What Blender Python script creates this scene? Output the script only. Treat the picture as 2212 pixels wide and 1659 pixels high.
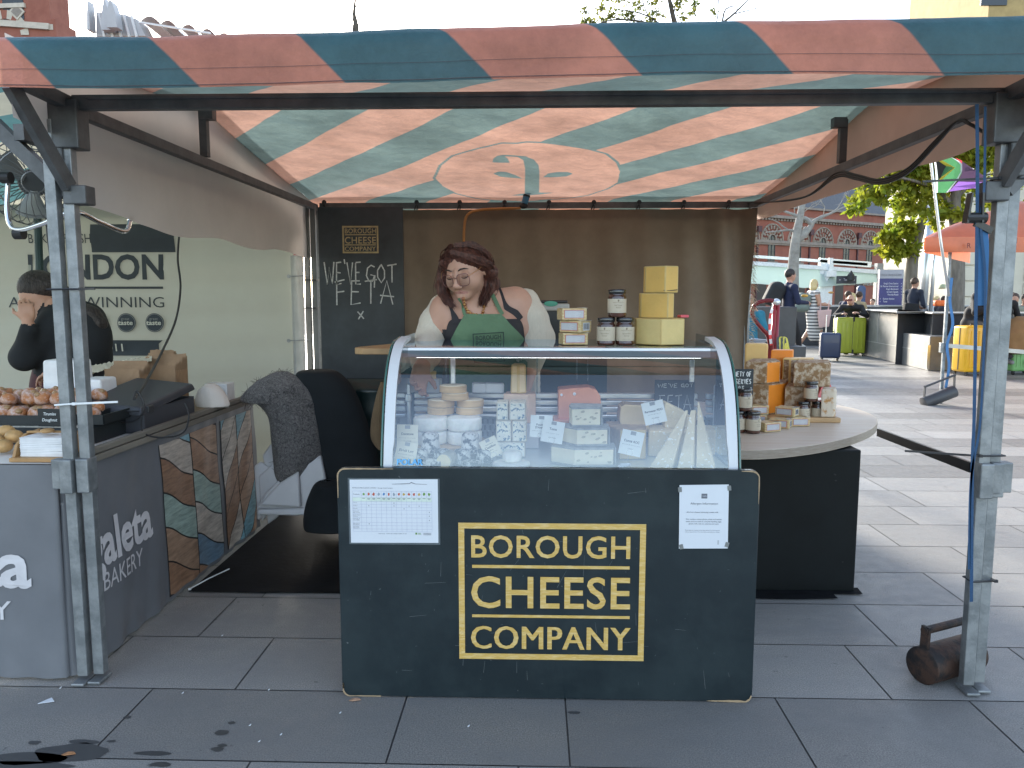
import bpy, bmesh, math, random
import numpy as np
from mathutils import Vector, Matrix, Euler, Quaternion
R = math.radians
S = bpy.context.scene
COL = S.collection
for _o in list(bpy.data.objects):
    bpy.data.objects.remove(_o)
rng = random.Random(7)
nrg = np.random.default_rng(5)

# ---------------------------------------------------------------- camera
CAMH = 1.33
PITCH, YAW = R(6.5), R(1.69)
cd = bpy.data.cameras.new('camera')
cam = bpy.data.objects.new('camera', cd)
COL.objects.link(cam)
cd.sensor_width = 36.0
cd.lens = 1662.0 / 2212.0 * 36.0
cd.clip_start, cd.clip_end = 0.05, 2000.0
cam.location = (0, 0, CAMH)
cam.rotation_euler = (R(90) - PITCH, 0, YAW)
S.camera = cam

# ---------------------------------------------------------------- light
SUN = Vector((-0.323, 1.036, 0.341)).normalized()
w = bpy.data.worlds.new('World')
S.world = w
w.use_nodes = True
wn, wl = w.node_tree.nodes, w.node_tree.links
sky = wn.new('ShaderNodeTexSky')
sky.sky_type = 'NISHITA'
sky.sun_disc = False
sky.sun_elevation = math.asin(SUN.z)
sky.sun_rotation = math.atan2(SUN.x, SUN.y)
sky.air_density, sky.dust_density, sky.ozone_density = 1.0, 0.8, 1.2
bg = wn['Background']
bg.inputs['Strength'].default_value = 0.15
hs = wn.new('ShaderNodeHueSaturation'); hs.inputs['Saturation'].default_value = 0.72
wl.new(sky.outputs[0], hs.inputs['Color'])
wl.new(hs.outputs[0], bg.inputs['Color'])
sl = bpy.data.lights.new('sun', 'SUN')
so = bpy.data.objects.new('sun', sl)
COL.objects.link(so)
sl.energy = 3.3
sl.angle = R(13)
sl.color = (1.0, 0.93, 0.82)
so.rotation_euler = SUN.to_track_quat('Z', 'Y').to_euler()
so.location = SUN * 60
S.view_settings.view_transform = 'Standard'
S.view_settings.look = 'None'
S.view_settings.gamma = 1.0
S.view_settings.exposure = 1.95
S.render.engine = 'CYCLES'
S.cycles.max_bounces = 8
S.cycles.transparent_max_bounces = 16
S.cycles.use_denoising = True
S.cycles.caustics_reflective = False
S.cycles.caustics_refractive = False

# ---------------------------------------------------------------- pixel to place (photo at 2212 x 1659), used to measure the place
def ray(x, y):
    u, v = (x - 1106.0) / 1662.0, -(y - 829.5) / 1662.0
    yy = math.cos(PITCH) + v * math.sin(PITCH)
    zz = -math.sin(PITCH) + v * math.cos(PITCH)
    return (u * math.cos(YAW) - yy * math.sin(YAW), u * math.sin(YAW) + yy * math.cos(YAW), zz)
def PY(x, y, Y):
    a = ray(x, y); t = Y / a[1]
    return Vector((a[0] * t, Y, CAMH + a[2] * t))
def PZ(x, y, z=0.0):
    a = ray(x, y); t = (z - CAMH) / a[2]
    return Vector((a[0] * t, a[1] * t, z))
def PX(x, y, X):
    a = ray(x, y); t = X / a[0]
    return Vector((X, a[1] * t, CAMH + a[2] * t))

# ---------------------------------------------------------------- materials
MATS = {}
def _mk(name):
    m = bpy.data.materials.new(name); m.use_nodes = True
    t = m.node_tree
    return m, t, t.nodes, t.links, t.nodes['Principled BSDF'], t.nodes['Material Output']
def c4(c):
    return (c[0], c[1], c[2], 1.0)
def mixc(nt, fac, a, b):
    n = nt.nodes.new('ShaderNodeMix'); n.data_type = 'RGBA'
    for s, val in ((0, fac), (6, a), (7, b)):
        if hasattr(val, 'links') or hasattr(val, 'is_linked'):
            nt.links.new(val, n.inputs[s])
        else:
            n.inputs[s].default_value = val if s == 0 else c4(val)
    return n.outputs[2]
def noise(nt, scale, detail=4, rough=0.6, coord='Object', stretch=None, dist=0.0):
    tc = nt.nodes.new('ShaderNodeTexCoord')
    o = tc.outputs[coord]
    if stretch:
        mp = nt.nodes.new('ShaderNodeMapping'); mp.inputs['Scale'].default_value = stretch
        nt.links.new(o, mp.inputs[0]); o = mp.outputs[0]
    n = nt.nodes.new('ShaderNodeTexNoise')
    n.inputs['Scale'].default_value = scale; n.inputs['Detail'].default_value = detail
    n.inputs['Roughness'].default_value = rough; n.inputs['Distortion'].default_value = dist
    nt.links.new(o, n.inputs['Vector'])
    return n.outputs[0]
def ramp(nt, fac, a, b, lo=0.0, hi=1.0):
    n = nt.nodes.new('ShaderNodeMapRange'); n.inputs[1].default_value = a; n.inputs[2].default_value = b
    n.inputs[3].default_value = lo; n.inputs[4].default_value = hi
    nt.links.new(fac, n.inputs[0])
    return n.outputs[0]
def M(name, col, rough=0.55, var=0.12, vs=9.0, bump=0.0, bs=60.0, metal=0.0, spec=0.5, col2=None, lo=0.42, hi=0.62,
      stretch=None, trans=0.0, tcol=None, sheen=0.0, sss=0.0, coat=0.0, emit=None, estr=0.0, speck=None, ss=260.0, sth=0.66):
    if name in MATS:
        return MATS[name]
    m, nt, N, L, P, O = _mk(name)
    c = tuple(col)
    nz = noise(nt, vs, 5, 0.62, stretch=stretch)
    if col2 is not None:
        out = mixc(nt, ramp(nt, nz, lo, hi), c, col2)
    else:
        d = tuple(max(0, x * (1 - var)) for x in c); e = tuple(min(1, x * (1 + var)) for x in c)
        out = mixc(nt, ramp(nt, nz, 0.3, 0.7), d, e)
    if speck is not None:
        out = mixc(nt, ramp(nt, noise(nt, ss, 2, 0.5), sth, sth + 0.05), out, speck)
    L.new(out, P.inputs['Base Color'])
    P.inputs['Roughness'].default_value = rough
    P.inputs['Metallic'].default_value = metal
    P.inputs['Specular IOR Level'].default_value = spec
    P.inputs['Sheen Weight'].default_value = sheen
    P.inputs['Coat Weight'].default_value = coat
    if sss:
        P.inputs['Subsurface Weight'].default_value = sss
        P.inputs['Subsurface Radius'].default_value = (0.02, 0.008, 0.004)
    if emit:
        P.inputs['Emission Color'].default_value = c4(emit); P.inputs['Emission Strength'].default_value = estr
    if bump:
        b = N.new('ShaderNodeBump'); b.inputs['Strength'].default_value = bump; b.inputs['Distance'].default_value = 0.01
        L.new(noise(nt, bs, 4, 0.6, stretch=stretch), b.inputs['Height']); L.new(b.outputs[0], P.inputs['Normal'])
    if trans:
        tr = N.new('ShaderNodeBsdfTranslucent')
        if tcol: tr.inputs[0].default_value = c4(tcol)
        else: L.new(out, tr.inputs[0])
        mx = N.new('ShaderNodeMixShader'); mx.inputs[0].default_value = trans
        L.new(P.outputs[0], mx.inputs[1]); L.new(tr.outputs[0], mx.inputs[2]); L.new(mx.outputs[0], O.inputs[0])
    MATS[name] = m
    return m
def PRINT(name, a, b, rough=0.6, trans=0.0, ta=None, tb=None, dirt=0.18, attr='ink', soft=0.004, bump=0.15, bs=9.0, band=None):
    """cloth or sheet printed in two inks: the mesh carries a signed distance in the attribute `attr` (negative = ink b)"""
    if name in MATS:
        return MATS[name]
    m, nt, N, L, P, O = _mk(name)
    at = N.new('ShaderNodeAttribute'); at.attribute_name = attr
    f = ramp(nt, at.outputs['Fac'], -soft, soft, 1.0, 0.0)
    nz = ramp(nt, noise(nt, 4.0, 6, 0.7), 0.35, 0.75, 1.0, 1.0 - dirt)
    def dirty(c):
        n = N.new('ShaderNodeMix'); n.data_type = 'RGBA'; n.blend_type = 'MULTIPLY'; n.inputs[0].default_value = 1.0
        L.new(c, n.inputs[6]); L.new(nz, n.inputs[7]); return n.outputs[2]
    L.new(dirty(mixc(nt, f, a, b)), P.inputs['Base Color'])
    P.inputs['Roughness'].default_value = rough
    bm_ = N.new('ShaderNodeBump'); bm_.inputs['Strength'].default_value = bump; bm_.inputs['Distance'].default_value = 0.03
    L.new(noise(nt, bs, 5, 0.6), bm_.inputs['Height']); L.new(bm_.outputs[0], P.inputs['Normal'])
    if trans:
        tr = N.new('ShaderNodeBsdfTranslucent'); L.new(dirty(mixc(nt, f, ta or a, tb or b)), tr.inputs[0])
        L.new(bm_.outputs[0], tr.inputs['Normal'])
        mx = N.new('ShaderNodeMixShader'); mx.inputs[0].default_value = trans
        if band:
            ab = N.new('ShaderNodeAttribute'); ab.attribute_name = band
            L.new(ramp(nt, ab.outputs['Fac'], 0, 1, trans, trans * 0.45), mx.inputs[0])
        L.new(P.outputs[0], mx.inputs[1]); L.new(tr.outputs[0], mx.inputs[2]); L.new(mx.outputs[0], O.inputs[0])
    MATS[name] = m
    return m
def GLASS(name, tint=(0.95, 0.98, 0.97), refl=1.0, rough=0.0):
    if name in MATS:
        return MATS[name]
    m, nt, N, L, P, O = _mk(name)
    t = N.new('ShaderNodeBsdfTransparent'); t.inputs[0].default_value = c4(tint)
    g = N.new('ShaderNodeBsdfGlossy'); g.inputs[0].default_value = (.80, .90, 1.0, 1); g.inputs['Roughness'].default_value = rough
    fr = N.new('ShaderNodeFresnel'); fr.inputs[0].default_value = 1.5
    mu = N.new('ShaderNodeMath'); mu.operation = 'MULTIPLY'; mu.inputs[1].default_value = refl; mu.use_clamp = True
    L.new(fr.outputs[0], mu.inputs[0])
    mx = N.new('ShaderNodeMixShader')
    L.new(mu.outputs[0], mx.inputs[0]); L.new(t.outputs[0], mx.inputs[1]); L.new(g.outputs[0], mx.inputs[2]); L.new(mx.outputs[0], O.inputs[0])
    MATS[name] = m
    return m

# ---------------------------------------------------------------- mesh builder
WL = {}
TXT = {}
def text2d(s, bold=0.0, shear=0.0, spacing=1.0):
    k = (s, bold, shear, spacing)
    if k not in TXT:
        c = bpy.data.curves.new('tmp', 'FONT'); c.body = s; c.size = 1.0; c.offset = bold; c.shear = shear; c.space_character = spacing
        c.resolution_u = 3
        o = bpy.data.objects.new('tmp', c); COL.objects.link(o)
        bpy.context.view_layer.update()
        me = bpy.data.meshes.new_from_object(o.evaluated_get(bpy.context.evaluated_depsgraph_get()))
        vs = [(v.co.x, v.co.y) for v in me.vertices]; fs = [tuple(p.vertices) for p in me.polygons]
        bpy.data.objects.remove(o); bpy.data.curves.remove(c); bpy.data.meshes.remove(me)
        TXT[k] = (vs, fs)
    return TXT[k]
def frame_from(d, up=None):
    d = Vector(d).normalized()
    up = Vector(up) if up is not None else (Vector((0, 0, 1)) if abs(d.z) < 0.95 else Vector((0, 1, 0)))
    x = up.cross(d).normalized(); y = d.cross(x)
    return x, y, d
class MB:
    def __init__(s):
        s.v, s.f, s.m, s.at = [], [], [], {}
    def add(s, vs, fs, mat=0, T=None):
        b = len(s.v)
        s.v += [tuple(T @ Vector(p)) if T is not None else tuple(p) for p in vs]
        s.f += [tuple(i + b for i in f) for f in fs]
        s.m += [mat] * len(fs)
        return s
    def box(s, c, d, rot=(0, 0, 0), mat=0, taper=1.0):
        T = Matrix.Translation(c) @ Euler(rot).to_matrix().to_4x4()
        x, y, z = d[0] / 2, d[1] / 2, d[2] / 2
        vs = [(-x, -y, -z), (x, -y, -z), (x, y, -z), (-x, y, -z)] + [(a * taper, b * taper, z) for a, b in ((-x, -y), (x, -y), (x, y), (-x, y))]
        return s.add(vs, [(0, 3, 2, 1), (4, 5, 6, 7), (0, 1, 5, 4), (1, 2, 6, 5), (2, 3, 7, 6), (3, 0, 4, 7)], mat, T)
    def bar(s, a, b, wd, hg, mat=0, up=None):
        a, b = Vector(a), Vector(b); x, y, d = frame_from(b - a, up)
        vs = [p + x * i * wd / 2 + y * j * hg / 2 for p in (a, b) for i, j in ((-1, -1), (1, -1), (1, 1), (-1, 1))]
        return s.add(vs, [(3, 2, 1, 0), (4, 5, 6, 7), (0, 1, 5, 4), (1, 2, 6, 5), (2, 3, 7, 6), (3, 0, 4, 7)], mat)
    def tube(s, pts, r, n=8, mat=0, closed=False):
        pts = [Vector(p) for p in pts]; k = len(pts)
        rs = r if isinstance(r, (list, tuple)) else [r] * k
        vs, fs, px = [], [], None
        for i, p in enumerate(pts):
            if closed: d = pts[(i + 1) % k] - pts[i - 1]
            else: d = pts[min(i + 1, k - 1)] - pts[max(i - 1, 0)]
            d = d.normalized() if d.length > 1e-9 else Vector((0, 0, 1))
            if px is None: x, y, _ = frame_from(d)
            else:
                x = (px - d * px.dot(d)).normalized(); y = d.cross(x)
            px = x
            vs += [p + (x * math.cos(2 * math.pi * j / n) + y * math.sin(2 * math.pi * j / n)) * rs[i] for j in range(n)]
        for i in range(k if closed else k - 1):
            a, b = i * n, ((i + 1) % k) * n
            fs += [(a + j, a + (j + 1) % n, b + (j + 1) % n, b + j) for j in range(n)]
        if not closed:
            fs += [tuple(range(n - 1, -1, -1)), tuple(range((k - 1) * n, k * n))]
        return s.add(vs, fs, mat)
    def cyl(s, a, b, r, n=16, mat=0, r2=None):
        return s.tube([a, b], [r, r if r2 is None else r2], n, mat)
    def lathe(s, prof, o=(0, 0, 0), n=20, mat=0, T=None, wob=None):
        vs, fs = [], []
        for r, z in prof:
            for j in range(n):
                a = 2 * math.pi * j / n; k = wob(a, z) if wob else 1.0
                vs.append((o[0] + r * k * math.cos(a), o[1] + r * k * math.sin(a), o[2] + z))
        for i in range(len(prof) - 1):
            fs += [(i * n + j, i * n + (j + 1) % n, (i + 1) * n + (j + 1) % n, (i + 1) * n + j) for j in range(n)]
        fs += [tuple(range(n - 1, -1, -1)), tuple(range((len(prof) - 1) * n, len(prof) * n))]
        return s.add(vs, fs, mat, T)
    def prism(s, poly, h, T=None, mat=0, mside=None):
        """polygon in xy extruded from z=0 to z=h"""
        n = len(poly)
        a = sum(poly[i][0] * poly[(i + 1) % n][1] - poly[(i + 1) % n][0] * poly[i][1] for i in range(n))
        if a < 0: poly = poly[::-1]
        vs = [(p[0], p[1], 0) for p in poly] + [(p[0], p[1], h) for p in poly]
        s.add(vs, [tuple(range(n - 1, -1, -1)), tuple(range(n, 2 * n))], mat, T)
        b = len(s.v) - 2 * n
        sd = [(i, (i + 1) % n, n + (i + 1) % n, n + i) for i in range(n)]
        s.f += [tuple(i + b for i in f) for f in sd]; s.m += [mat if mside is None else mside] * n
        return s
    def grid(s, fn, nu, nv, mat=0, attrs=None):
        vs = [fn(i / nu, j / nv) for j in range(nv + 1) for i in range(nu + 1)]
        fs = [(j * (nu + 1) + i, j * (nu + 1) + i + 1, (j + 1) * (nu + 1) + i + 1, (j + 1) * (nu + 1) + i) for j in range(nv) for i in range(nu)]
        return s.add(vs, fs, mat)
    def ell(s, c, r, n=12, k=8, mat=0, T=None):
        prof = [(math.sin(math.pi * i / k), -math.cos(math.pi * i / k)) for i in range(k + 1)]
        prof[0] = (0.02, -1); prof[-1] = (0.02, 1)
        A = Matrix.Translation(c) @ (T.to_4x4() if T is not None else Matrix()) @ Matrix.Diagonal((r[0], r[1], r[2], 1))
        return s.lathe(prof, n=n, mat=mat, T=A)
    def text(s, t, o, xd, yd, w=None, h=None, mat=0, bold=0.0, align='c', lift=0.0015, shear=0.0, spacing=1.0, warp=None):
        """text fitted to width w and cap height h; o = the middle (align c) or left (l) of its baseline"""
        vs, fs = text2d(t, bold, shear, spacing)
        if not vs: return s
        x0, x1 = min(p[0] for p in vs), max(p[0] for p in vs)
        cap = 0.73
        hs = (h / cap) if h else None
        ws = (w / (x1 - x0)) if w else hs
        hs = hs or ws
        o, xd, yd = Vector(o), Vector(xd).normalized(), Vector(yd).normalized(); nd = xd.cross(yd)
        off = {'c': (x0 + x1) / 2, 'l': x0, 'r': x1}[align]
        out = []
        for px, py in vs:
            X, Y = (px - off) * ws, py * hs
            p = o + xd * X + yd * Y + nd * lift
            out.append(warp(p) if warp else p)
        return s.add(out, fs, mat)
    def ribbon(s, pts, wd, nrm, mat=0, lift=0.001):
        """flat stroke along pts lying on a surface with normal nrm"""
        pts = [Vector(p) for p in pts]; nrm = Vector(nrm).normalized(); vs = []; k = len(pts)
        for i, p in enumerate(pts):
            d = pts[min(i + 1, k - 1)] - pts[max(i - 1, 0)]
            if d.length < 1e-9: d = Vector((1, 0, 0))
            q = nrm.cross(d.normalized()) * ((wd if not isinstance(wd, (list, tuple)) else float(np.interp(i / max(k - 1, 1), np.linspace(0, 1, len(wd)), wd))) / 2)
            vs += [p + q + nrm * lift, p - q + nrm * lift]
        return s.add(vs, [(2 * i, 2 * i + 1, 2 * i + 3, 2 * i + 2) for i in range(k - 1)], mat)
    def bevel(s, w_, seg=2, ang=35):
        """bevel what has been added so far"""
        bm = bmesh.new()
        vv = [bm.verts.new(p) for p in s.v]
        for f, m_ in zip(s.f, s.m):
            try:
                ff = bm.faces.new([vv[i] for i in f]); ff.material_index = m_
            except ValueError: pass
        bm.normal_update()
        es = [e for e in bm.edges if len(e.link_faces) == 2 and e.calc_face_angle(0) > R(ang)]
        bmesh.ops.bevel(bm, geom=es, offset=w_, segments=seg, profile=0.5, affect='EDGES', clamp_overlap=True)
        bm.verts.index_update()
        s.v = [tuple(v.co) for v in bm.verts]; s.f = [tuple(v.index for v in f.verts) for f in bm.faces]; s.m = [f.material_index for f in bm.faces]
        bm.free()
        return s
    def build(s, name, mats, parent=None, smooth=False, attrs=None, ang=None):
        me = bpy.data.meshes.new(name)
        base = WL.get(parent.name, Vector()) if parent else Vector(getattr(s, 'origin', (0, 0, 0)))
        vs = [(p[0] - base[0], p[1] - base[1], p[2] - base[2]) for p in s.v]
        me.from_pydata(vs, [], s.f)
        for m_ in (mats if isinstance(mats, (list, tuple)) else [mats]): me.materials.append(m_)
        me.polygons.foreach_set('material_index', s.m)
        if smooth: me.polygons.foreach_set('use_smooth', [True] * len(s.f))
        for k, vals in (attrs or {}).items():
            a = me.attributes.new(k, 'FLOAT', 'POINT'); a.data.foreach_set('value', list(map(float, vals)))
        me.update()
        if smooth and ang:
            me.set_sharp_from_angle(angle=R(ang))
        o = bpy.data.objects.new(name, me); COL.objects.link(o)
        WL[o.name] = base.copy() if hasattr(base, 'copy') else Vector(base)
        if parent: o.parent = parent
        else: o.location = base
        return o
def tag(o, label=None, cat=None, group=None, kind=None):
    if label: o['label'] = label
    if cat: o['category'] = cat
    if group: o['group'] = group
    if kind: o['kind'] = kind
    return o
def thing(name, label, cat, loc, group=None):
    o = bpy.data.objects.new(name, None); o.empty_display_size = 0.05; COL.objects.link(o)
    o.location = loc; WL[o.name] = Vector(loc)
    return tag(o, label, cat, group)
def solo(mb, name, mats, label, cat, loc=(0, 0, 0), group=None, kind=None, **k):
    mb.origin = Vector(loc)
    return tag(mb.build(name, mats, None, **k), label, cat, group, kind)
def dup(root, loc=None, rz=0.0, label=None, scale=None):
    r = root.copy(); COL.objects.link(r)
    if loc is not None: r.location = loc
    r.rotation_euler = (0, 0, rz)
    if scale: r.scale = (scale,) * 3
    if label: r['label'] = label
    for ch in list(root.children):
        c = ch.copy(); COL.objects.link(c); c.parent = r
        for g in list(ch.children):
            d = g.copy(); COL.objects.link(d); d.parent = c
    return r
def strokes(mb, txt, o, xd, yd, h, wd, mat=0, adv=0.78, jit=0.03, seed=1, W=None):
    """hand-lettered capitals drawn as chalk strokes"""
    G = {'W': [[(0, 1), (.22, 0), (.45, .8), (.7, 0), (.95, 1.05)]], 'E': [[(.05, 1), (0, 0), (.5, .03)], [(.02, .52), (.42, .55)], [(.03, .98), (.5, 1.02)]],
         "'": [[(.05, 1.15), (.12, .95)]], 'V': [[(0, 1), (.3, 0), (.55, 1)]], 'G': [[(.6, .85), (.4, 1), (.1, .8), (.02, .4), (.2, .08), (.45, .1), (.6, .4), (.3, .42)], [(.6, .42), (.58, -.25)]],
         'O': [[(.3, 1), (.05, .7), (.05, .3), (.3, 0), (.55, .3), (.55, .7), (.3, 1)]], 'T': [[(-.05, .97), (.6, 1.02)], [(.28, 1), (.27, 0)]],
         'F': [[(.08, 1), (.05, -.05)], [(-.05, .96), (.5, 1.02)], [(.06, .52), (.42, .55)]], 'A': [[(0, 0), (.32, 1.02), (.66, 0)], [(-.05, .38), (.7, .33)]],
         'X': [[(.05, .9), (.5, .1)], [(.5, .95), (.05, 0)]], 'R': [[(.02, 0), (.04, 1), (.4, .9), (.42, .65), (.06, .5), (.5, 0)]], 'I': [[(.1, 1), (.1, 0)]],
         'Y': [[(0, 1), (.25, .5), (.5, 1)], [(.25, .5), (.22, 0)]], 'P': [[(.02, 0), (.04, 1), (.42, .92), (.42, .6), (.05, .48)]],
         'S': [[(.48, .9), (.25, 1), (.05, .8), (.25, .52), (.46, .3), (.3, .02), (.02, .1)]], '5': [[(.45, 1), (.1, 1), (.06, .55), (.35, .6), (.45, .3), (.25, 0), (.02, .08)]],
         '9': [[(.42, .75), (.25, 1), (.05, .75), (.2, .5), (.42, .75), (.38, 0)]], '.': [[(.1, .02), (.14, .06)]], 'e': [[(.05, .25), (.35, .3), (.2, .5), (.05, .25), (.15, 0), (.35, .08)]],
         'a': [[(.35, .45), (.1, .45), (.05, .1), (.3, .05), (.36, .45), (.4, 0)]], 'c': [[(.35, .45), (.1, .4), (.05, .1), (.35, .05)]], 'h': [[(.05, .9), (.05, 0)], [(.05, .3), (.3, .45), (.35, 0)]],
         'L': [[(0.03, 1), (0, 0), (.5, .02)]], 'N': [[(0, 0), (.02, 1), (.5, 0), (.52, 1)]], 'D': [[(0, 0), (.02, 1), (.4, .8), (.45, .3), (0, 0)]]}
    AD = {"'": .3, '.': .3, 'I': .35, ' ': .45, 'W': 1.1, 'e': .45, 'a': .5, 'c': .45, 'h': .5}
    nat = sum(AD.get(ch, adv) for ch in txt) - .15; hx = h if W is None else W / nat
    rr = random.Random(seed); o, xd, yd = Vector(o), Vector(xd), Vector(yd); x = 0.0; n = xd.cross(yd)
    for ch in txt:
        if ch != ' ':
            for st in G.get(ch, []):
                pts = [o + xd * (x + (p[0] + rr.uniform(-jit, jit)) * hx) + yd * ((p[1] + rr.uniform(-jit, jit)) * h) for p in st]
                mb.ribbon(pts, wd, n, mat)
        x += hx * AD.get(ch, adv)
    return mb

# ---------------------------------------------------------------- soft shapes: a distance field turned into ONE mesh
def rotm(rx=0, ry=0, rz=0):
    return np.array(Euler((R(rx), R(ry), R(rz))).to_matrix())
class SDF:
    def __init__(s): s.p = []
    def cap(s, a, b, ra, rb=None, lab=0, k=0.02):
        s.p.append(('c', np.array(a, float), np.array(b, float), ra, ra if rb is None else rb, lab, k)); return s
    def ell(s, c, r, rot=None, lab=0, k=0.02, sub=False):
        s.p.append(('s' if sub else 'e', np.array(c, float), np.array(r, float), np.eye(3) if rot is None else rot, None, lab, k)); return s
    def box(s, c, h, rot=None, rad=0.01, lab=0, k=0.01, sub=False):
        s.p.append(('q' if sub else 'b', np.array(c, float), np.array(h, float), np.eye(3) if rot is None else rot, rad, lab, k)); return s
    def chain(s, pts, rs, lab=0, k=0.02):
        for i in range(len(pts) - 1): s.cap(pts[i], pts[i + 1], rs[i], rs[i + 1], lab, k)
        return s
    @staticmethod
    def d(p, X, Y, Z):
        if p[0] == 'c':
            a, b = p[1], p[2]; ba = b - a; L2 = max(ba @ ba, 1e-12)
            t = np.clip(((X - a[0]) * ba[0] + (Y - a[1]) * ba[1] + (Z - a[2]) * ba[2]) / L2, 0, 1)
            return np.sqrt((X - a[0] - t * ba[0]) ** 2 + (Y - a[1] - t * ba[1]) ** 2 + (Z - a[2] - t * ba[2]) ** 2) - (p[3] + t * (p[4] - p[3]))
        c, r, m = p[1], p[2], p[3]; dx, dy, dz = X - c[0], Y - c[1], Z - c[2]
        lx = dx * m[0, 0] + dy * m[1, 0] + dz * m[2, 0]; ly = dx * m[0, 1] + dy * m[1, 1] + dz * m[2, 1]; lz = dx * m[0, 2] + dy * m[1, 2] + dz * m[2, 2]
        if p[0] in 'es':
            k0 = np.sqrt((lx / r[0]) ** 2 + (ly / r[1]) ** 2 + (lz / r[2]) ** 2); k1 = np.sqrt((lx / r[0] ** 2) ** 2 + (ly / r[1] ** 2) ** 2 + (lz / r[2] ** 2) ** 2)
            return k0 * (k0 - 1) / np.maximum(k1, 1e-9)
        q = [np.abs(lx) - r[0] + p[4], np.abs(ly) - r[1] + p[4], np.abs(lz) - r[2] + p[4]]
        return np.sqrt(sum(np.maximum(v, 0) ** 2 for v in q)) + np.minimum(np.maximum(np.maximum(q[0], q[1]), q[2]), 0) - p[4]
    def bounds(s, p):
        if p[0] == 'c':
            r = max(p[3], p[4]); return np.minimum(p[1], p[2]) - r, np.maximum(p[1], p[2]) + r
        e = np.sqrt(((p[3] * p[2]) ** 2).sum(1)) if p[0] in 'es' else np.abs(p[3]) @ p[2]
        return p[1] - e, p[1] + e
    def mesh(s, res=0.012, axes=None, warp=None, disp=None):
        if axes is None:
            lo = np.min([s.bounds(p)[0] for p in s.p if p[0] in 'ceb'], 0) - 3 * res; hi = np.max([s.bounds(p)[1] for p in s.p if p[0] in 'ceb'], 0) + 3 * res
            axes = [np.arange(lo[i], hi[i] + res, res) for i in range(3)]
        xs, ys, zs = axes
        F = np.full((len(xs), len(ys), len(zs)), 0.5, np.float32)
        for p in s.p:
            lo, hi = s.bounds(p); mg = p[6] + 0.03
            i0, i1 = np.searchsorted(xs, lo[0] - mg), np.searchsorted(xs, hi[0] + mg)
            j0, j1 = np.searchsorted(ys, lo[1] - mg), np.searchsorted(ys, hi[1] + mg)
            k0, k1 = np.searchsorted(zs, lo[2] - mg), np.searchsorted(zs, hi[2] + mg)
            if i1 <= i0 or j1 <= j0 or k1 <= k0: continue
            X, Y, Z = xs[i0:i1, None, None], ys[None, j0:j1, None], zs[None, None, k0:k1]
            D = s.d(p, X, Y, Z).astype(np.float32); A = F[i0:i1, j0:j1, k0:k1]; k = max(p[6], 1e-5)
            if p[0] in 'sq':
                h = np.clip(0.5 - 0.5 * (A + D) / k, 0, 1); F[i0:i1, j0:j1, k0:k1] = A * (1 - h) - D * h + k * h * (1 - h)
            else:
                h = np.clip(0.5 + 0.5 * (A - D) / k, 0, 1); F[i0:i1, j0:j1, k0:k1] = A * (1 - h) + D * h - k * h * (1 - h)
        if disp is not None:
            X, Y, Z = np.meshgrid(xs, ys, zs, indexing='ij', sparse=True); F = F + disp(X, Y, Z).astype(np.float32)
        return surfnets(F, xs, ys, zs)
    def labels(s, C, bias=None):
        best = np.full(len(C), 1e9); lab = np.zeros(len(C), int)
        for p in s.p:
            if p[0] in 'sq': continue
            D = s.d(p, C[:, 0], C[:, 1], C[:, 2]) - (bias or {}).get(p[5], 0.0)
            mk = D < best; best[mk] = D[mk]; lab[mk] = p[5]
        return lab
    def build(s, name, mats, parent=None, res=0.012, axes=None, matfn=None, origin=None, disp=None, bias=None, relax=1):
        V, Fc = s.mesh(res, axes, disp=disp)
        V = relaxv(V, Fc, relax)
        mb = MB(); mb.v = V; mb.f = Fc.tolist()
        C = V[Fc].mean(1)
        mb.m = [int(i) for i in (matfn(C) if matfn else s.labels(C, bias))]
        mb.v = V.tolist()
        if origin is not None: mb.origin = Vector(origin)
        return mb.build(name, mats, parent, smooth=True)
def relaxv(V, Fc, n):
    for _ in range(n):
        acc = np.zeros_like(V); cnt = np.zeros(len(V))
        for a in range(4):
            for b in ((a + 1) % 4, (a + 3) % 4):
                np.add.at(acc, Fc[:, a], V[Fc[:, b]]); np.add.at(cnt, Fc[:, a], 1)
        V = V * 0.5 + 0.5 * acc / np.maximum(cnt, 1)[:, None]
    return V
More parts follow.
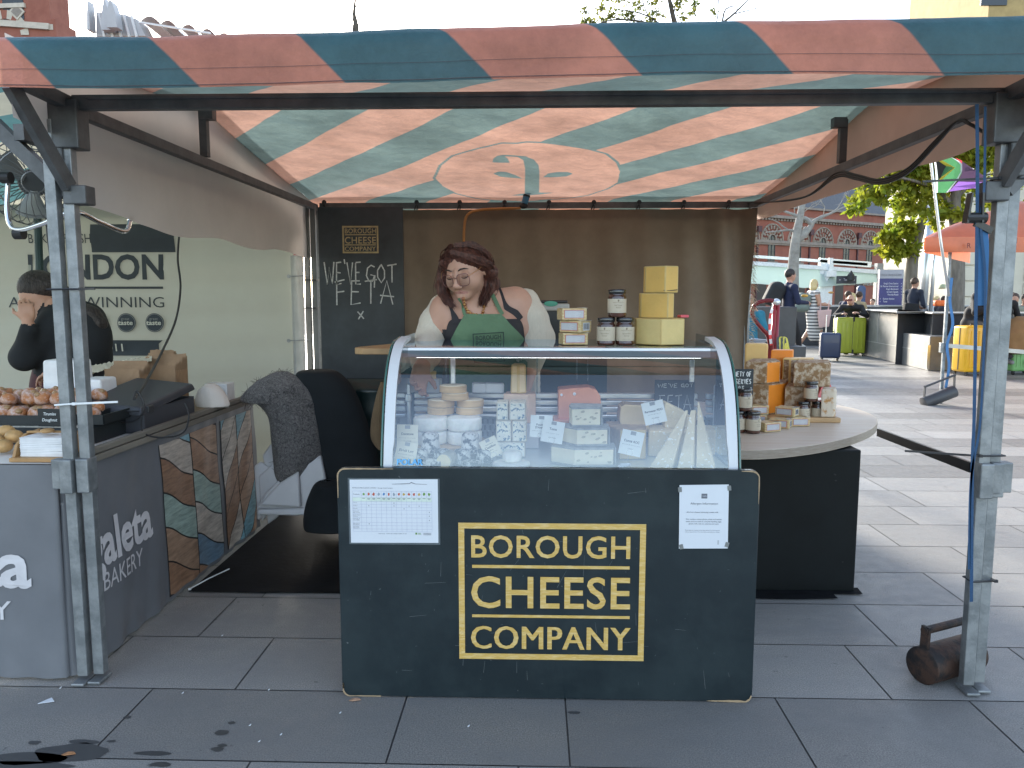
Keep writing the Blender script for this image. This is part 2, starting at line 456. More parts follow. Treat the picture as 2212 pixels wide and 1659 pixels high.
def surfnets(F, xs, ys, zs):
    neg = F < 0; nx, ny, nz = F.shape
    acc = np.zeros((nx - 1, ny - 1, nz - 1, 3), np.float32); cnt = np.zeros((nx - 1, ny - 1, nz - 1), np.float32)
    ax = (xs, ys, zs)
    for a in range(3):
        sl0 = [slice(None)] * 3; sl1 = [slice(None)] * 3; sl0[a] = slice(0, -1); sl1[a] = slice(1, None)
        A, B = F[tuple(sl0)], F[tuple(sl1)]
        cr = neg[tuple(sl0)] != neg[tuple(sl1)]
        t = np.where(cr, A / np.where(cr, A - B, 1), 0)
        sh = [1, 1, 1]; sh[a] = -1
        pa = ax[a][:-1].reshape(sh) + t * np.diff(ax[a]).reshape(sh)
        o = [i for i in range(3) if i != a]
        for u in (0, 1):
            for v in (0, 1):
                sl = [slice(None)] * 3
                for q, val in zip(o, (u, v)): sl[q] = slice(0, -1) if val == 0 else slice(1, None)
                c = cr[tuple(sl)]
                cnt += c
                acc[..., a] += np.where(c, pa[tuple(sl)], 0)
                for q, val in zip(o, (u, v)):
                    s2 = [1, 1, 1]; s2[q] = -1
                    co = (ax[q][:-1] if val == 0 else ax[q][1:]).reshape(s2)
                    acc[..., q] += np.where(c, co, 0)
    on = cnt > 0
    idx = np.full(on.shape, -1, np.int64); idx[on] = np.arange(on.sum())
    V = (acc[on] / cnt[on][:, None]).astype(float)
    faces = []
    for a in range(3):
        o = [i for i in range(3) if i != a]
        sl0 = [slice(1, -1)] * 3; sl1 = [slice(1, -1)] * 3; sl0[a] = slice(0, -1); sl1[a] = slice(1, None)
        n0, n1 = neg[tuple(sl0)], neg[tuple(sl1)]
        I = np.argwhere(n0 != n1); I[:, o[0]] += 1; I[:, o[1]] += 1
        if not len(I): continue
        fl = n1[n0 != n1]
        def cell(du, dv):
            J = I.copy(); J[:, o[0]] -= du; J[:, o[1]] -= dv
            return idx[J[:, 0], J[:, 1], J[:, 2]]
        q = np.stack([cell(1, 1), cell(0, 1), cell(0, 0), cell(1, 0)], 1)
        if a == 1: fl = ~fl
        q[fl] = q[fl][:, ::-1]
        faces.append(q)
    Fc = np.concatenate(faces) if faces else np.zeros((0, 4), int)
    Fc = Fc[(Fc >= 0).all(1)]
    return V, Fc
def polysd(poly, X, Y):
    """signed distance to a polygon (negative inside)"""
    P = np.array(poly, float); d = np.full(X.shape, 1e9); ins = np.zeros(X.shape, bool); n = len(P)
    for i in range(n):
        a, b = P[i], P[(i + 1) % n]; e = b - a
        t = np.clip(((X - a[0]) * e[0] + (Y - a[1]) * e[1]) / max(e @ e, 1e-12), 0, 1)
        d = np.minimum(d, (X - a[0] - t * e[0]) ** 2 + (Y - a[1] - t * e[1]) ** 2)
        c = ((a[1] > Y) != (b[1] > Y)) & (X < (b[0] - a[0]) * (Y - a[1]) / ((b[1] - a[1]) if abs(b[1] - a[1]) > 1e-12 else 1e-12) + a[0])
        ins ^= c
    return np.where(ins, -np.sqrt(d), np.sqrt(d))
def smooth_noise(seed, n=6, sc=1.0):
    g = np.random.default_rng(seed); K = g.normal(size=(n, 3)) * sc; ph = g.uniform(0, 6.28, n); am = g.uniform(.4, 1, n)
    def f(x, y, z=0.0):
        return sum(am[i] * np.sin(K[i, 0] * x + K[i, 1] * y + K[i, 2] * z + ph[i]) for i in range(n)) / n
    return f
# ================================================================ setting: paving
def ground_mat():
    m, nt, N, L, P, O = _mk('granite paving')
    at = N.new('ShaderNodeAttribute'); at.attribute_name = 'tone'
    a = mixc(nt, ramp(nt, noise(nt, 230, 2, 0.6), 0.35, 0.68), (0.150, 0.146, 0.140), (0.38, 0.365, 0.34))
    b = mixc(nt, ramp(nt, noise(nt, 1.7, 6, 0.65, stretch=(1, 2.2, 1)), 0.3, 0.75), a, (0.21, 0.21, 0.21))
    n = N.new('ShaderNodeMix'); n.data_type = 'RGBA'; n.blend_type = 'MULTIPLY'; n.inputs[0].default_value = 1
    L.new(b, n.inputs[6]); L.new(at.outputs['Color'], n.inputs[7])
    sp = mixc(nt, ramp(nt, noise(nt, 26, 3, 0.5), 0.70, 0.73, 0, 0.5), n.outputs[2], (0.05, 0.05, 0.052))
    L.new(sp, P.inputs['Base Color'])
    L.new(ramp(nt, noise(nt, 14, 4, 0.6), 0.3, 0.7, 0.42, 0.68), P.inputs['Roughness'])
    bu = N.new('ShaderNodeBump'); bu.inputs['Strength'].default_value = 0.25; bu.inputs['Distance'].default_value = 0.004
    L.new(noise(nt, 150, 3, 0.6), bu.inputs['Height']); L.new(bu.outputs[0], P.inputs['Normal'])
    MATS['granite paving'] = m
    return m
GM = ground_mat()
g = MB(); tone = []
known = {2.055: [317, 880, 1220, 1670, 2080], 2.455: [1815], 2.855: [1836], 3.255: [1983]}
for k in range(-5, 62):
    y0 = round(2.055 + 0.4 * k, 3); y1 = y0 + 0.4
    xs = []
    if y0 == 2.055: xs = [PZ(x, 1502).x for x in (317, 880, 1220, 1670, 2080)]
    if y0 == 2.455: xs = [PZ(x, 1381).x for x in (280, 590, 900, 1300, 1812, 2153)]
    if y0 == 2.855: xs = [PZ(x, 1292).x for x in (250, 510, 900, 1400, 1830, 2180)]
    if y0 == 3.255: xs = [PZ(x, 1230).x for x in (620, 1180, 1560, 1983)]
    if not xs: xs = [rng.uniform(-1, 0)]
    while xs[-1] < min(14, 4 + y0 * 1.0): xs.append(xs[-1] + rng.uniform(0.62, 0.98))
    while xs[0] > max(-9, -3 - y0 * 0.8): xs.insert(0, xs[0] - rng.uniform(0.62, 0.98))
    rowt = rng.choice([0.72, 1.0, 1.12]) if y0 > 5 else 1.0
    if y0 == 2.055: rowt = 0.85
    for a, b in zip(xs, xs[1:]):
        j = 0.0028; t = rowt * rng.uniform(0.86, 1.1)
        g.add([(a + j, y0 + j, 0), (b - j, y0 + j, 0), (b - j, y1 - j, 0), (a + j, y1 - j, 0)], [(0, 1, 2, 3)])
        tone += [t] * 4
tag(g.build('plaza_paving', GM, attrs={'tone': tone}), kind='structure')
gb = MB(); gb.add([(-400, -60, -0.006), (500, -60, -0.006), (500, 700, -0.006), (-400, 700, -0.006)], [(0, 1, 2, 3)])
gm2 = M('paving base', (0.10, 0.10, 0.10), 0.8, vs=0.4, col2=(0.16, 0.158, 0.15))
tag(gb.build('ground', gm2), kind='structure')

# ================================================================ the stall frame and canopy
GALV = M('galvanised steel', (0.20, 0.215, 0.225), 0.5, 0.3, 14, 0.15, 60, metal=0.6, col2=(0.30, 0.315, 0.325), lo=0.4, hi=0.6)
DARKSTEEL = M('dark weathered steel', (0.10, 0.105, 0.11), 0.5, 0.3, 12, 0.1, 60, metal=0.4)
ZIPB = M('black nylon', (0.02, 0.02, 0.024), 0.45)
ZIPW = M('white nylon', (0.75, 0.77, 0.78), 0.4)
XL, XR, YF, YB, ZR = -1.50, 1.455, 2.51, 5.35, 1.945
stall = thing('market_stall', 'cheese stall with orange and teal striped canopy on a steel frame', 'market stall', (0, 3.9, 0))
fb = MB(); fb.box((0, YF, ZR), (XR - XL, 0.035, 0.045)); fb.box((0, YF - 0.004, ZR + 0.012), (XR - XL - .1, 0.035, 0.012)); fb.bevel(0.003); fb.build('front_beam', DARKSTEEL, stall)
rb_ = MB(); rb_.box((0, YB, ZR), (XR - XL, 0.035, 0.04)); rb_.build('rear_beam', DARKSTEEL, stall)
for X in (XL, XR):
    m = MB(); m.box((X, (YF + YB) / 2, ZR - 0.012), (0.034, YB - YF - 0.06, 0.04)); m.bevel(0.003); m.build('side_rail', DARKSTEEL, stall)
    st = MB(); yb = 3.55 if X < 0 else 3.80
    st.box((X, yb, ZR + 0.115), (0.034, 0.034, 0.20)); st.box((X + (.02 if X < 0 else -.02), yb, ZR + 0.20), (0.06, 0.045, 0.045)); st.build('ridge_strut', DARKSTEEL, stall)
def corner(X, Y, feet, side):
    for (fx, fy) in feet:
        p = MB(); p.box((fx, fy, 0.96), (0.036, 0.034, 1.86)); p.bevel(0.003)
        po = p.build('post', GALV, stall)
        b = MB(); b.box((fx + (.006 if fx > X else -.006), fy, 0.009), (0.044, 0.080, 0.010)); b.bevel(0.003); b.build('base_plate', GALV, po)
        c = MB(); c.box((fx, fy - 0.010, 0.735), (0.042, 0.060, 0.115)); c.bevel(0.004); c.build('clamp', GALV, po)
        c = MB(); c.box((fx + (0.040 if fx > X else -0.040), fy - 0.004, 0.740), (0.030, 0.040, 0.100)); c.bevel(.003); c.build('clamp_socket', GALV, po)
    j = MB(); j.box((X, Y, 1.875), (0.095, 0.07, 0.15)); j.box((X + side * .035, Y, 1.80), (0.05, 0.06, 0.2)); j.box((X - side * .02, Y, 1.655), (0.075, 0.06, 0.06)); j.bevel(0.004)
    j.build('corner_joint', DARKSTEEL, stall)
corner(XL, YF, [(-1.553, 2.49), (-1.505, 2.505)], -1)
corner(XR, YF, [(1.462, 2.515), (1.508, 2.535)], 1)
for X in (XL, XR):
    sd = 1 if X > 0 else -1
    a = MB(); a.bar((X, YF, ZR), (X + sd * .02, 2.27, ZR + .02), 0.034, 0.04); a.build('overhang_arm', DARKSTEEL, stall)
    a = MB(); a.bar((X, YF - .02, 1.68), (X + sd * .035, 2.29, ZR + .0), 0.026, 0.045); a.cyl((X + sd * .012, YF - .075, 1.73), (X + sd * .012, YF - .045, 1.73), 0.006, 8); a.build('brace', DARKSTEEL, stall)
    a = MB(); a.bar((X + sd * .02, YF, 1.66), (X + sd * .28, YF + .05, ZR - .05), 0.026, 0.045); a.build('brace', DARKSTEEL, stall)
    p = MB(); p.box((X, YB, 0.96), (0.036, 0.036, 1.92)); p.bevel(0.003); p.build('post', GALV, stall)
# canopy cloth
prof = [(2.245, 1.934), (2.243, 2.042), (2.252, 2.070), (2.275, 2.089), (2.33, 2.098), (3.65, 2.197), (5.36, 1.985), (5.41, 1.965), (5.42, 1.93), (5.42, 1.89)]
cum = [0]
for p, q in zip(prof, prof[1:]): cum.append(cum[-1] + math.hypot(q[0] - p[0], q[1] - p[1]))
VT = cum[-1]
def cprof(v):
    y = np.interp(v, cum, [p[0] for p in prof]); z = np.interp(v, cum, [p[1] for p in prof]); return y, z
UX0, UX1 = -1.60, 1.60
def PR(x, y):
    a = ray(x, y); (y0, z0), (y1, z1) = prof[5], prof[6]; k = (z1 - z0) / (y1 - y0)
    t = (z0 - k * y0 - CAMH) / (a[2] - k * a[1])
    Y = a[1] * t
    return a[0] * t, cum[5] + (Y - y0) * math.sqrt(1 + k * k)
nu, nv = 250, 300
U = np.linspace(UX0, UX1, nu + 1); V = np.linspace(0, VT, nv + 1)
UU, VV = np.meshgrid(U, V)
n1, n2 = smooth_noise(3, 8, 2.2), smooth_noise(4, 10, 9.0)
yy, zz = cprof(VV)
edge = np.clip(np.minimum(VV / 0.25, (VT - VV) / 0.2), 0, 1)
sag = -0.012 * np.sin(np.clip((VV - cum[4]) / (cum[5] - cum[4]), 0, 1) * np.pi) - 0.014 * np.sin(np.clip((VV - cum[5]) / (cum[6] - cum[5]), 0, 1) * np.pi)
zz = zz + n1(UU * 1.5, VV * 1.5) * 0.016 * edge + n2(UU, VV) * 0.007 + n2(UU * 3, VV * 2.2) * .0025 + sag
zz = zz + (0.004 + .006 * np.clip(VV / .18, 0, 1)) * UU * np.clip(1 - (VV - .2) / 1.2, 0, 1)
zz = zz + 0.008 * np.sin(UU * 2.1 + .6) * np.clip(1 - VV / .4, 0, 1)
yy = yy + n2(UU + 3, VV) * 0.006 * np.clip(1 - VV / .3, 0, 1)
X0 = PY(120, 185, 2.245).x
wv = n2(UU * .55, VV * .55 + 9) * 0.012 + n2(UU * 2, VV * 2) * 0.004
s_ = (UU + 0.95 * VV - X0 + wv) / 0.835
t_ = s_ - np.floor(s_)
ink = np.where(t_ < 0.5, -np.minimum(t_, 0.5 - t_), np.minimum(t_ - 0.5, 1 - t_)) * 0.835 / 1.38
def zq(pts): return [PR(737 + .3333 * a, .3333 * b) for a, b in pts]
oval = zq([(602, 1140), (640, 1060), (720, 1000), (860, 960), (980, 930), (1040, 914), (1140, 918), (1200, 913), (1300, 918), (1450, 935), (1600, 955), (1720, 985), (1790, 1040), (1818, 1100), (1800, 1170), (1720, 1220), (1600, 1262), (1400, 1290), (1200, 1300), (1000, 1296), (880, 1282), (740, 1250), (650, 1200)])
gl = [zq([(1140, 1003), (1200, 1004), (1250, 1022), (1280, 1060), (1285, 1100), (1283, 1240), (1385, 1243), (1300, 1253), (1200, 1263), (1095, 1257), (1190, 1247), (1192, 1080), (1180, 1025)]),
      zq([(1210, 1008), (1110, 1002), (1060, 1001), (1080, 1015), (1093, 1040), (980, 1040), (985, 1015), (1010, 998), (1050, 990), (1120, 993), (1200, 1000)]),
      zq([(985, 1115), (1020, 1103), (1070, 1105), (1130, 1128), (1178, 1152), (1100, 1144), (1030, 1134)]),
      zq([(1305, 1142), (1340, 1114), (1400, 1103), (1470, 1101), (1502, 1111), (1460, 1132), (1400, 1138)])]
mk = VV > cum[5] + .05
so_ = np.full(UU.shape, 9.0); so_[mk] = polysd(oval, UU[mk], VV[mk])
sg = np.full(UU.shape, 9.0)
for pg in gl: sg[mk] = np.minimum(sg[mk], polysd(pg, UU[mk], VV[mk]))
ink = np.where(so_ < 0, np.minimum(sg, np.abs(so_) - 0.009), np.minimum(ink, np.abs(so_) - 0.009))
band = np.clip(1 - np.minimum(UU - UX0, UX1 - UU) / 0.13, 0, 1) > 0
band = np.maximum(band.astype(float), ((VT - VV) < 0.22).astype(float))
CAN = PRINT('striped canopy cloth', (0.62, 0.22, 0.15), (0.035, 0.125, 0.155), 0.55, 0.32, (0.82, 0.49, 0.36), (0.27, 0.36, 0.325), dirt=0.42, bump=0.4, bs=9.0, band='band', soft=0.003)
m = MB()
m.v = np.stack([UU, yy, zz], -1).reshape(-1, 3).tolist()
ii = np.arange(nu)[None, :] + (nu + 1) * np.arange(nv)[:, None]
m.f = np.stack([ii, ii + 1, ii + nu + 2, ii + nu + 1], -1).reshape(-1, 4).tolist(); m.m = [0] * len(m.f)
can = m.build('canopy', CAN, stall, smooth=True, attrs={'ink': ink.ravel(), 'band': band.ravel()})
# seam lines sewn along the valance
sm_ = MB()
for vv, r_ in ((0.006, .0009), (0.052, .0005)):
    pts = []
    for i in range(0, nu + 1, 2):
        y_, z_ = cprof(vv); pts.append((U[i], float(y_) - .004 + n2(U[i] + 3, vv) * 0.006, float(z_) + (.004 + .006 * min(1, vv / .18)) * U[i] + 0.008 * math.sin(U[i] * 2.1 + .6) + n2(U[i], vv) * .007))
    sm_.tube(pts, r_, 4)
sm_.build('valance_seam', M('seam thread', (0.10, 0.08, 0.08), 0.8), can)
# gable walls and side skirts
SKL = M('grey cotton canvas', (0.50, 0.455, 0.43), 0.85, 0.1, 3, 0.25, 9, trans=0.28, tcol=(0.55, 0.48, 0.44))
SKR = M('tan cotton canvas', (0.46, 0.30, 0.235), 0.85, 0.12, 3, 0.25, 9, trans=0.22, tcol=(0.62, 0.36, 0.25))
def gable(X, zb, mat, yb0):
    nn = smooth_noise(11 if X < 0 else 12, 8, 5.0)
    def fn(u, v):
        y = 2.30 + u * (5.40 - 2.30)
        vv = np.interp(y, [p[0] for p in prof[4:7]], [p[1] for p in prof[4:7]]) - 0.004
        b = zb(y)
        z = b + (vv - b) * v
        f = (1 - v) * 0.030 + 0.010
        return (X + nn(y, z * 2) * f + .006 * math.sin(y * 9) * (1 - v), y, z)
    m = MB(); m.grid(fn, 90, 26); return m.build('side_skirt', mat, stall, smooth=True)
gable(XL - .045, lambda y: 1.60 + .012 * math.sin(y * 7) + (0.26 if y < 2.55 else (0.06 * max(0, (3.0 - y) / .45))), SKL, 2.5)
gable(XR + .06, lambda y: 1.845 + .006 * math.sin(y * 6), SKR, 2.5)
# bungee ball ties along the rear rail
BAL = M('black rubber', (0.015, 0.015, 0.016), 0.5)
bt = None
for i, px in enumerate((700, 900, 993, 1090, 1186, 1283, 1381, 1478, 1575)):
    p = PY(px, 437, 5.30)
    if bt is None:
        bt = thing('bungee_tie', 'black ball bungee tie holding the canopy hem to the rear rail', 'bungee tie', p, 'black ball bungee ties along the rear rail')
        b = MB(); b.ell(p, (.016, .016, .016)); b.build('ball', BAL, bt, smooth=True)
        c = MB(); c.tube([p + Vector((0, 0, -.01)), p + Vector((-.012, .01, -.035)), p + Vector((-.02, .02, -.06))], .005, 6); c.tube([p + Vector((0, 0, -.01)), p + Vector((.004, .01, -.035)), p + Vector((-.006, .02, -.06))], .004, 6); c.build('loop', BAL, bt)
    else: dup(bt, p)
# cables, straps and ties
CAB = M('black cable sheath', (0.018, 0.018, 0.02), 0.5)
def path(pts, k=8):
    P_ = [Vector(p) for p in pts]; out = []
    for i in range(len(P_) - 1):
        a, b, c, d = P_[max(i - 1, 0)], P_[i], P_[i + 1], P_[min(i + 2, len(P_) - 1)]
        for j in range(k):
            t = j / k; out.append(0.5 * ((2 * b) + (c - a) * t + (2 * a - 5 * b + 4 * c - d) * t * t + (3 * b - a - 3 * c + d) * t ** 3))
    return out + [P_[-1]]
def px_path(pts, k=8): return path([PX(q[0], q[1], XR - .02) for q in pts], k)
m = MB()
for o in (0, 5, 9):
    m.tube(px_path([(1560, 440), (1650, 437), (1740, 425), (1806, 374 + o), (1850, 378 + o), (1900, 388 + o), (1960, 365 + o), (2020, 305 + o), (2068, 262), (2095, 268), (2125, 286)]), 0.0055, 6)
solo(m, 'power_cable', CAB, 'bundle of black power cables looped below the right side rail', 'cable')
def ziptie(label, a, b, tail, mat, loc=None, hw=0.004, ring=None):
    m = MB(); a, b, tail = Vector(a), Vector(b), Vector(tail)
    y = Vector((0, -.024, 0)); yb_ = Vector((0, .026, 0))
    m.tube([a + y, b + y, b + yb_, a + yb_], 0.0032, 6, closed=True)
    m.box(b + y, (0.011, 0.009, 0.009)); m.bar(b + y, tail, 0.0032, hw * 1.6)
    return solo(m, 'cable_tie', mat, label, 'cable tie', a)
ziptie('long black cable tie sticking out left from the upper right post', (1.53, 2.53, PY(2120, 385, 2.5).z), (1.44, 2.51, PY(2120, 386, 2.5).z), PY(1993, 392, 2.47), ZIPB)
ziptie('long black cable tie sticking out left from the lower right post', (1.53, 2.53, PY(2105, 985, 2.5).z), (1.44, 2.51, PY(2105, 983, 2.5).z), PY(1955, 974, 2.47), ZIPB)
ziptie('small black cable tie round both tubes near the right post foot', (1.44, 2.51, PY(2105, 1254, 2.5).z), (1.53, 2.53, PY(2105, 1256, 2.5).z), PY(2141, 1250, 2.47), ZIPB)
ziptie('white cable tie with a long tail round the left posts', (-1.58, 2.49, PY(150, 876, 2.46).z), (-1.515, 2.49, PY(200, 873, 2.46).z), PY(254, 868, 2.44), ZIPW)
ziptie('black cable tie round the left posts beside the banner', (-1.58, 2.49, PY(150, 625, 2.46).z), (-1.478, 2.505, PY(200, 624, 2.46).z), PY(205, 624, 2.44), ZIPB)
STR = M('blue webbing', (0.018, 0.065, 0.15), 0.7, bump=0.3, bs=200)
m = MB()
for (pts, wd) in (([(2110, 225), (2111, 400), (2108, 640), (2104, 900), (2100, 1010), (2098, 1300)], .011), ([(2128, 230), (2126, 400), (2118, 480), (2128, 620), (2118, 900), (2097, 1040), (2093, 1230)], .008)):
    m.ribbon(path([PY(a, b, 2.455) for a, b in pts]), wd, (0, -1, 0.0))
st = thing('ratchet_strap', 'blue ratchet strap hanging beside the right front post', 'strap', PY(2110, 700, 2.455))
m.build('webbing', STR, st)
m = MB(); b0 = PY(2108, 460, 2.46)
m.bar(b0 + Vector((-.02, 0, .06)), b0 + Vector((-.03, 0, -.03)), .006, .03); m.bar(b0 + Vector((.012, 0, .06)), b0 + Vector((.016, 0, -.03)), .006, .03); m.cyl(b0 + Vector((-.03, 0, -.015)), b0 + Vector((.03, 0, -.015)), .017, 12); m.bar(b0 + Vector((.0, 0, -.03)), b0 + Vector((.05, 0, -.055)), .014, .02)
m.build('ratchet', M('ratchet metal', (0.05, 0.05, 0.05), 0.4, metal=0.6), st)
m = MB(); m.ribbon(path([PY(a, b, 2.462) for a, b in ((2122, 492), (2124, 540), (2122, 600), (2119, 660))]), .034, (0, -1, 0)); m.build('webbing_tail', M('bright blue webbing', (0.03, 0.13, 0.30), 0.7), st)
# rusty weight at the right foot
RUST = M('rusty steel', (0.065, 0.035, 0.025), 0.62, 0.4, 18, 0.3, 60, metal=0.35, col2=(0.018, 0.016, 0.017), lo=0.45, hi=0.6)
def weight(name, label, c, ax, r, L_, mat, hh):
    t = thing(name, label, 'weight', c); c = Vector(c); ax = Vector(ax).normalized()
    a, b = c - ax * L_ / 2, c + ax * L_ / 2
    m = MB(); m.cyl(a, b, r, 28); m.bevel(0.004, 2, 50); m.build('cylinder', mat, t, smooth=True, ang=40)
    m = MB(); u = Vector((0, 0, 1)); lean = ax.cross(u) * 0.0
    m.bar(a + u * (r * .3) + ax * .006, a + u * (r + hh) + ax * .012, .03, .012, up=ax); m.bar(b + u * (r * .3) - ax * .006, b + u * (r + hh) - ax * .012, .03, .012, up=ax)
    m.cyl(a + u * (r + hh - .014), b + u * (r + hh - .014), .0135, 12); m.build('handle', mat, t)
    return t
weight('stall_weight', 'rusty cylinder weight with a handle at the foot of the right post', (1.455, 2.625, 0.064), (0.86, 0.42, 0), 0.064, 0.26, RUST, 0.075)
# ================================================================ back of the stall
def burlap():
    m, nt, N, L, P, O = _mk('brown burlap')
    wv_ = N.new('ShaderNodeTexWave'); wv_.inputs['Scale'].default_value = 90; wv_.bands_direction = 'X'; wv_.inputs['Distortion'].default_value = 2
    wz = N.new('ShaderNodeTexWave'); wz.inputs['Scale'].default_value = 90; wz.bands_direction = 'Z'; wz.inputs['Distortion'].default_value = 2
    tc = N.new('ShaderNodeTexCoord'); L.new(tc.outputs['Object'], wv_.inputs[0]); L.new(tc.outputs['Object'], wz.inputs[0])
    a = mixc(nt, ramp(nt, noise(nt, 3, 6, .7), .3, .7), (0.125, 0.098, 0.073), (0.18, 0.146, 0.11))
    b = mixc(nt, ramp(nt, wv_.outputs[1], 0, 1, 0, .35), a, (0.07, 0.058, 0.045)); c = mixc(nt, ramp(nt, wz.outputs[1], 0, 1, 0, .35), b, (0.18, 0.15, 0.12))
    L.new(c, P.inputs['Base Color']); P.inputs['Roughness'].default_value = .95; P.inputs['Specular IOR Level'].default_value = .1
    tr = N.new('ShaderNodeBsdfTranslucent'); L.new(c, tr.inputs[0]); mx = N.new('ShaderNodeMixShader'); mx.inputs[0].default_value = .03
    L.new(P.outputs[0], mx.inputs[1]); L.new(tr.outputs[0], mx.inputs[2]); L.new(mx.outputs[0], O.inputs[0])
    return m
BUR = burlap()
xa, xb = PY(866, 600, 5.28).x, PY(1618, 600, 5.28).x + .02
cur = thing('burlap_curtain', 'brown burlap curtain closing the back of the cheese stall', 'curtain', (0, 5.28, 1.0))
nb = smooth_noise(21, 9, 3.5)
def fn(u, v):
    x = xa + (xb - xa) * u; z = 0.05 + 1.86 * v
    f = 0.01 + 0.05 * max(0, (u - .78) / .22)
    return (x + .01 * math.sin(z * 3 + 1) * u, 5.28 + nb(x, z * .5) * .03 + math.sin(x * 26 + z * 2.2 + nb(x, z)) * f, z + .0)
m = MB(); m.grid(fn, 130, 50); m.build('cloth', BUR, cur, smooth=True)
m = MB()
for i in range(420):
    z = rng.uniform(0.3, 1.86); p = Vector((xb + rng.uniform(-.012, .004), 5.28 + rng.uniform(-.05, .03), z)); d = Vector((rng.uniform(.01, .045), rng.uniform(-.02, .02), rng.uniform(-.03, .012)))
    m.tube([p, p + d * .5 + Vector((0, 0, .004)), p + d + Vector((0, 0, -.01))], [.0016, .0013, .0007], 3)
m.build('frayed_edge', M('jute thread', (0.42, 0.34, 0.24), 0.9, trans=0.3), cur)
# tall chalkboard
xa, xb = PY(690, 600, 5.15).x, PY(872, 600, 5.15).x; zt, zb = PY(700, 447, 5.15).z, PY(760, 822, 5.15).z
CHB = M('chalkboard paint', (0.032, 0.040, 0.047), 0.6, 0.35, 5, 0.05, 80)
CHALK = M('chalk', (0.50, 0.52, 0.52), 0.95, 0.3, 60)
GOLD = M('gold paint', (0.60, 0.385, 0.10), 0.42, 0.25, 22, 0.25, 50, stretch=(1, 1, 6), col2=(0.74, 0.56, 0.27), lo=0.46, hi=0.72)
cb = thing('chalkboard', 'tall dark chalkboard panel with a chalked feta message beside the burlap', 'chalkboard', ((xa + xb) / 2, 5.15, zb))
m = MB(); m.box(((xa + xb) / 2, 5.16, (zt + zb) / 2), (xb - xa, 0.018, zt - zb)); m.bevel(.003); m.build('panel', CHB, cb)
def logo(parent, Y, x0, x1, y0, y1, mat, fw, rows, rules, name='logo', tb=0.014):
    m = MB(); a, b = PY(x0, y0, Y), PY(x1, y1, Y)
    W, H_ = b.x - a.x, a.z - b.z; cx_, cz = (a.x + b.x) / 2, (a.z + b.z) / 2
    t = .0012
    m.box((cx_, Y, a.z - fw / 2), (W, t, fw)); m.box((cx_, Y, b.z + fw / 2), (W, t, fw))
    m.box((a.x + fw / 2, Y, cz), (fw, t, H_ - 2 * fw)); m.box((b.x - fw / 2, Y, cz), (fw, t, H_ - 2 * fw))
    for (rx0, rx1, ry0, ry1) in rules:
        p, q = PY(rx0, ry0, Y), PY(rx1, ry1, Y); m.box(((p.x + q.x) / 2, Y, (p.z + q.z) / 2), (q.x - p.x, t, p.z - q.z))
    for (txt, tx0, tx1, ty0, ty1) in rows:
        p, q = PY(tx0, ty1, Y), PY(tx1, ty0, Y)
        for dx, lf_ in (((0, .0008),) if txt != 'COMPANY' else ((-.0022, .0008), (0, .0011), (.0022, .0014))): m.text(txt, ((p.x + q.x) / 2 + dx * (q.x - p.x) * 2, Y, p.z), (1, 0, 0), (0, 0, 1), q.x - p.x - (0 if txt != 'COMPANY' else .003), q.z - p.z, bold=tb if txt != 'COMPANY' else 0, lift=lf_, spacing=1.06)
    return m.build(name, mat, parent)
DGOLD = M('faded gold paint', (0.40, 0.32, 0.17), 0.6, 0.2, 30)
logo(cb, 5.149, 739, 818, 488, 547, DGOLD, 0.011, [('BOROUGH', 745, 812, 493, 504), ('CHEESE', 745, 812, 511, 526), ('COMPANY', 745, 812, 532, 542)], [(745, 812, 506, 508), (745, 812, 528, 530)])
m = MB(); px = 180 / 1662 * 0 + 5.15 / 1662
for (txt, x, y, h, wd_, sd) in (("WE'VE", 702, 614, 46, 80, 1), ('GOT', 791, 611, 38, 66, 2), ('FETA', 726, 657, 50, 122, 3), ('X', 772, 690, 19, 18, 4)):
    strokes(m, txt, PY(x, y, 5.149), (1, 0, 0), (0, 0, 1), h * 5.2 / 1662, .0085, seed=sd, W=wd_ * 5.2 / 1662)
m.build('chalk_writing', CHALK, cb)
# ================================================================ front sign board
YB0 = 2.42
bd = thing('sign_board', 'dark green company sign board with gold lettering standing before the cabinet', 'sign board', (0.05, YB0, 0))
PAINT = M('bottle green gloss paint', (0.008, 0.016, 0.020), 0.28, 0.4, 4, 0.06, 35, coat=0.3, col2=(0.017, 0.028, 0.032), speck=(0.16, 0.17, 0.17), ss=55, sth=0.735)
BARE = M('bare plywood edge', (0.36, 0.26, 0.16), 0.8, 0.3, 30, stretch=(1, 1, 12))
a, b = PY(740, 1507, YB0), PY(1643, 1016, YB0)
def rrect(x0, x1, z0, z1, r, n=6):
    out = []
    for cx_, cz, st in ((x1 - r, z1 - r, 0), (x0 + r, z1 - r, 90), (x0 + r, z0 + r, 180), (x1 - r, z0 + r, 270)):
        out += [(cx_ + r * math.cos(R(st + 90 * i / n)), cz + r * math.sin(R(st + 90 * i / n))) for i in range(n + 1)]
    return out
TXZ = Matrix(((1, 0, 0, 0), (0, 0, -1, 0), (0, 1, 0, 0), (0, 0, 0, 1)))      # polygon (x,y) -> world (x, z), extruded towards the viewer
m = MB(); pl = rrect(a.x, b.x, 0.004, b.z, 0.028)
m.prism(pl, 0.020, Matrix.Translation((0, YB0 + 0.020, 0)) @ TXZ, 0, 0); m.bevel(.0015, 1, 60)
def chip(pts, wd): m.ribbon([(x, YB0 - .0012, z) for x, z in pts], wd, (0, -1, 0), 1, .0006)
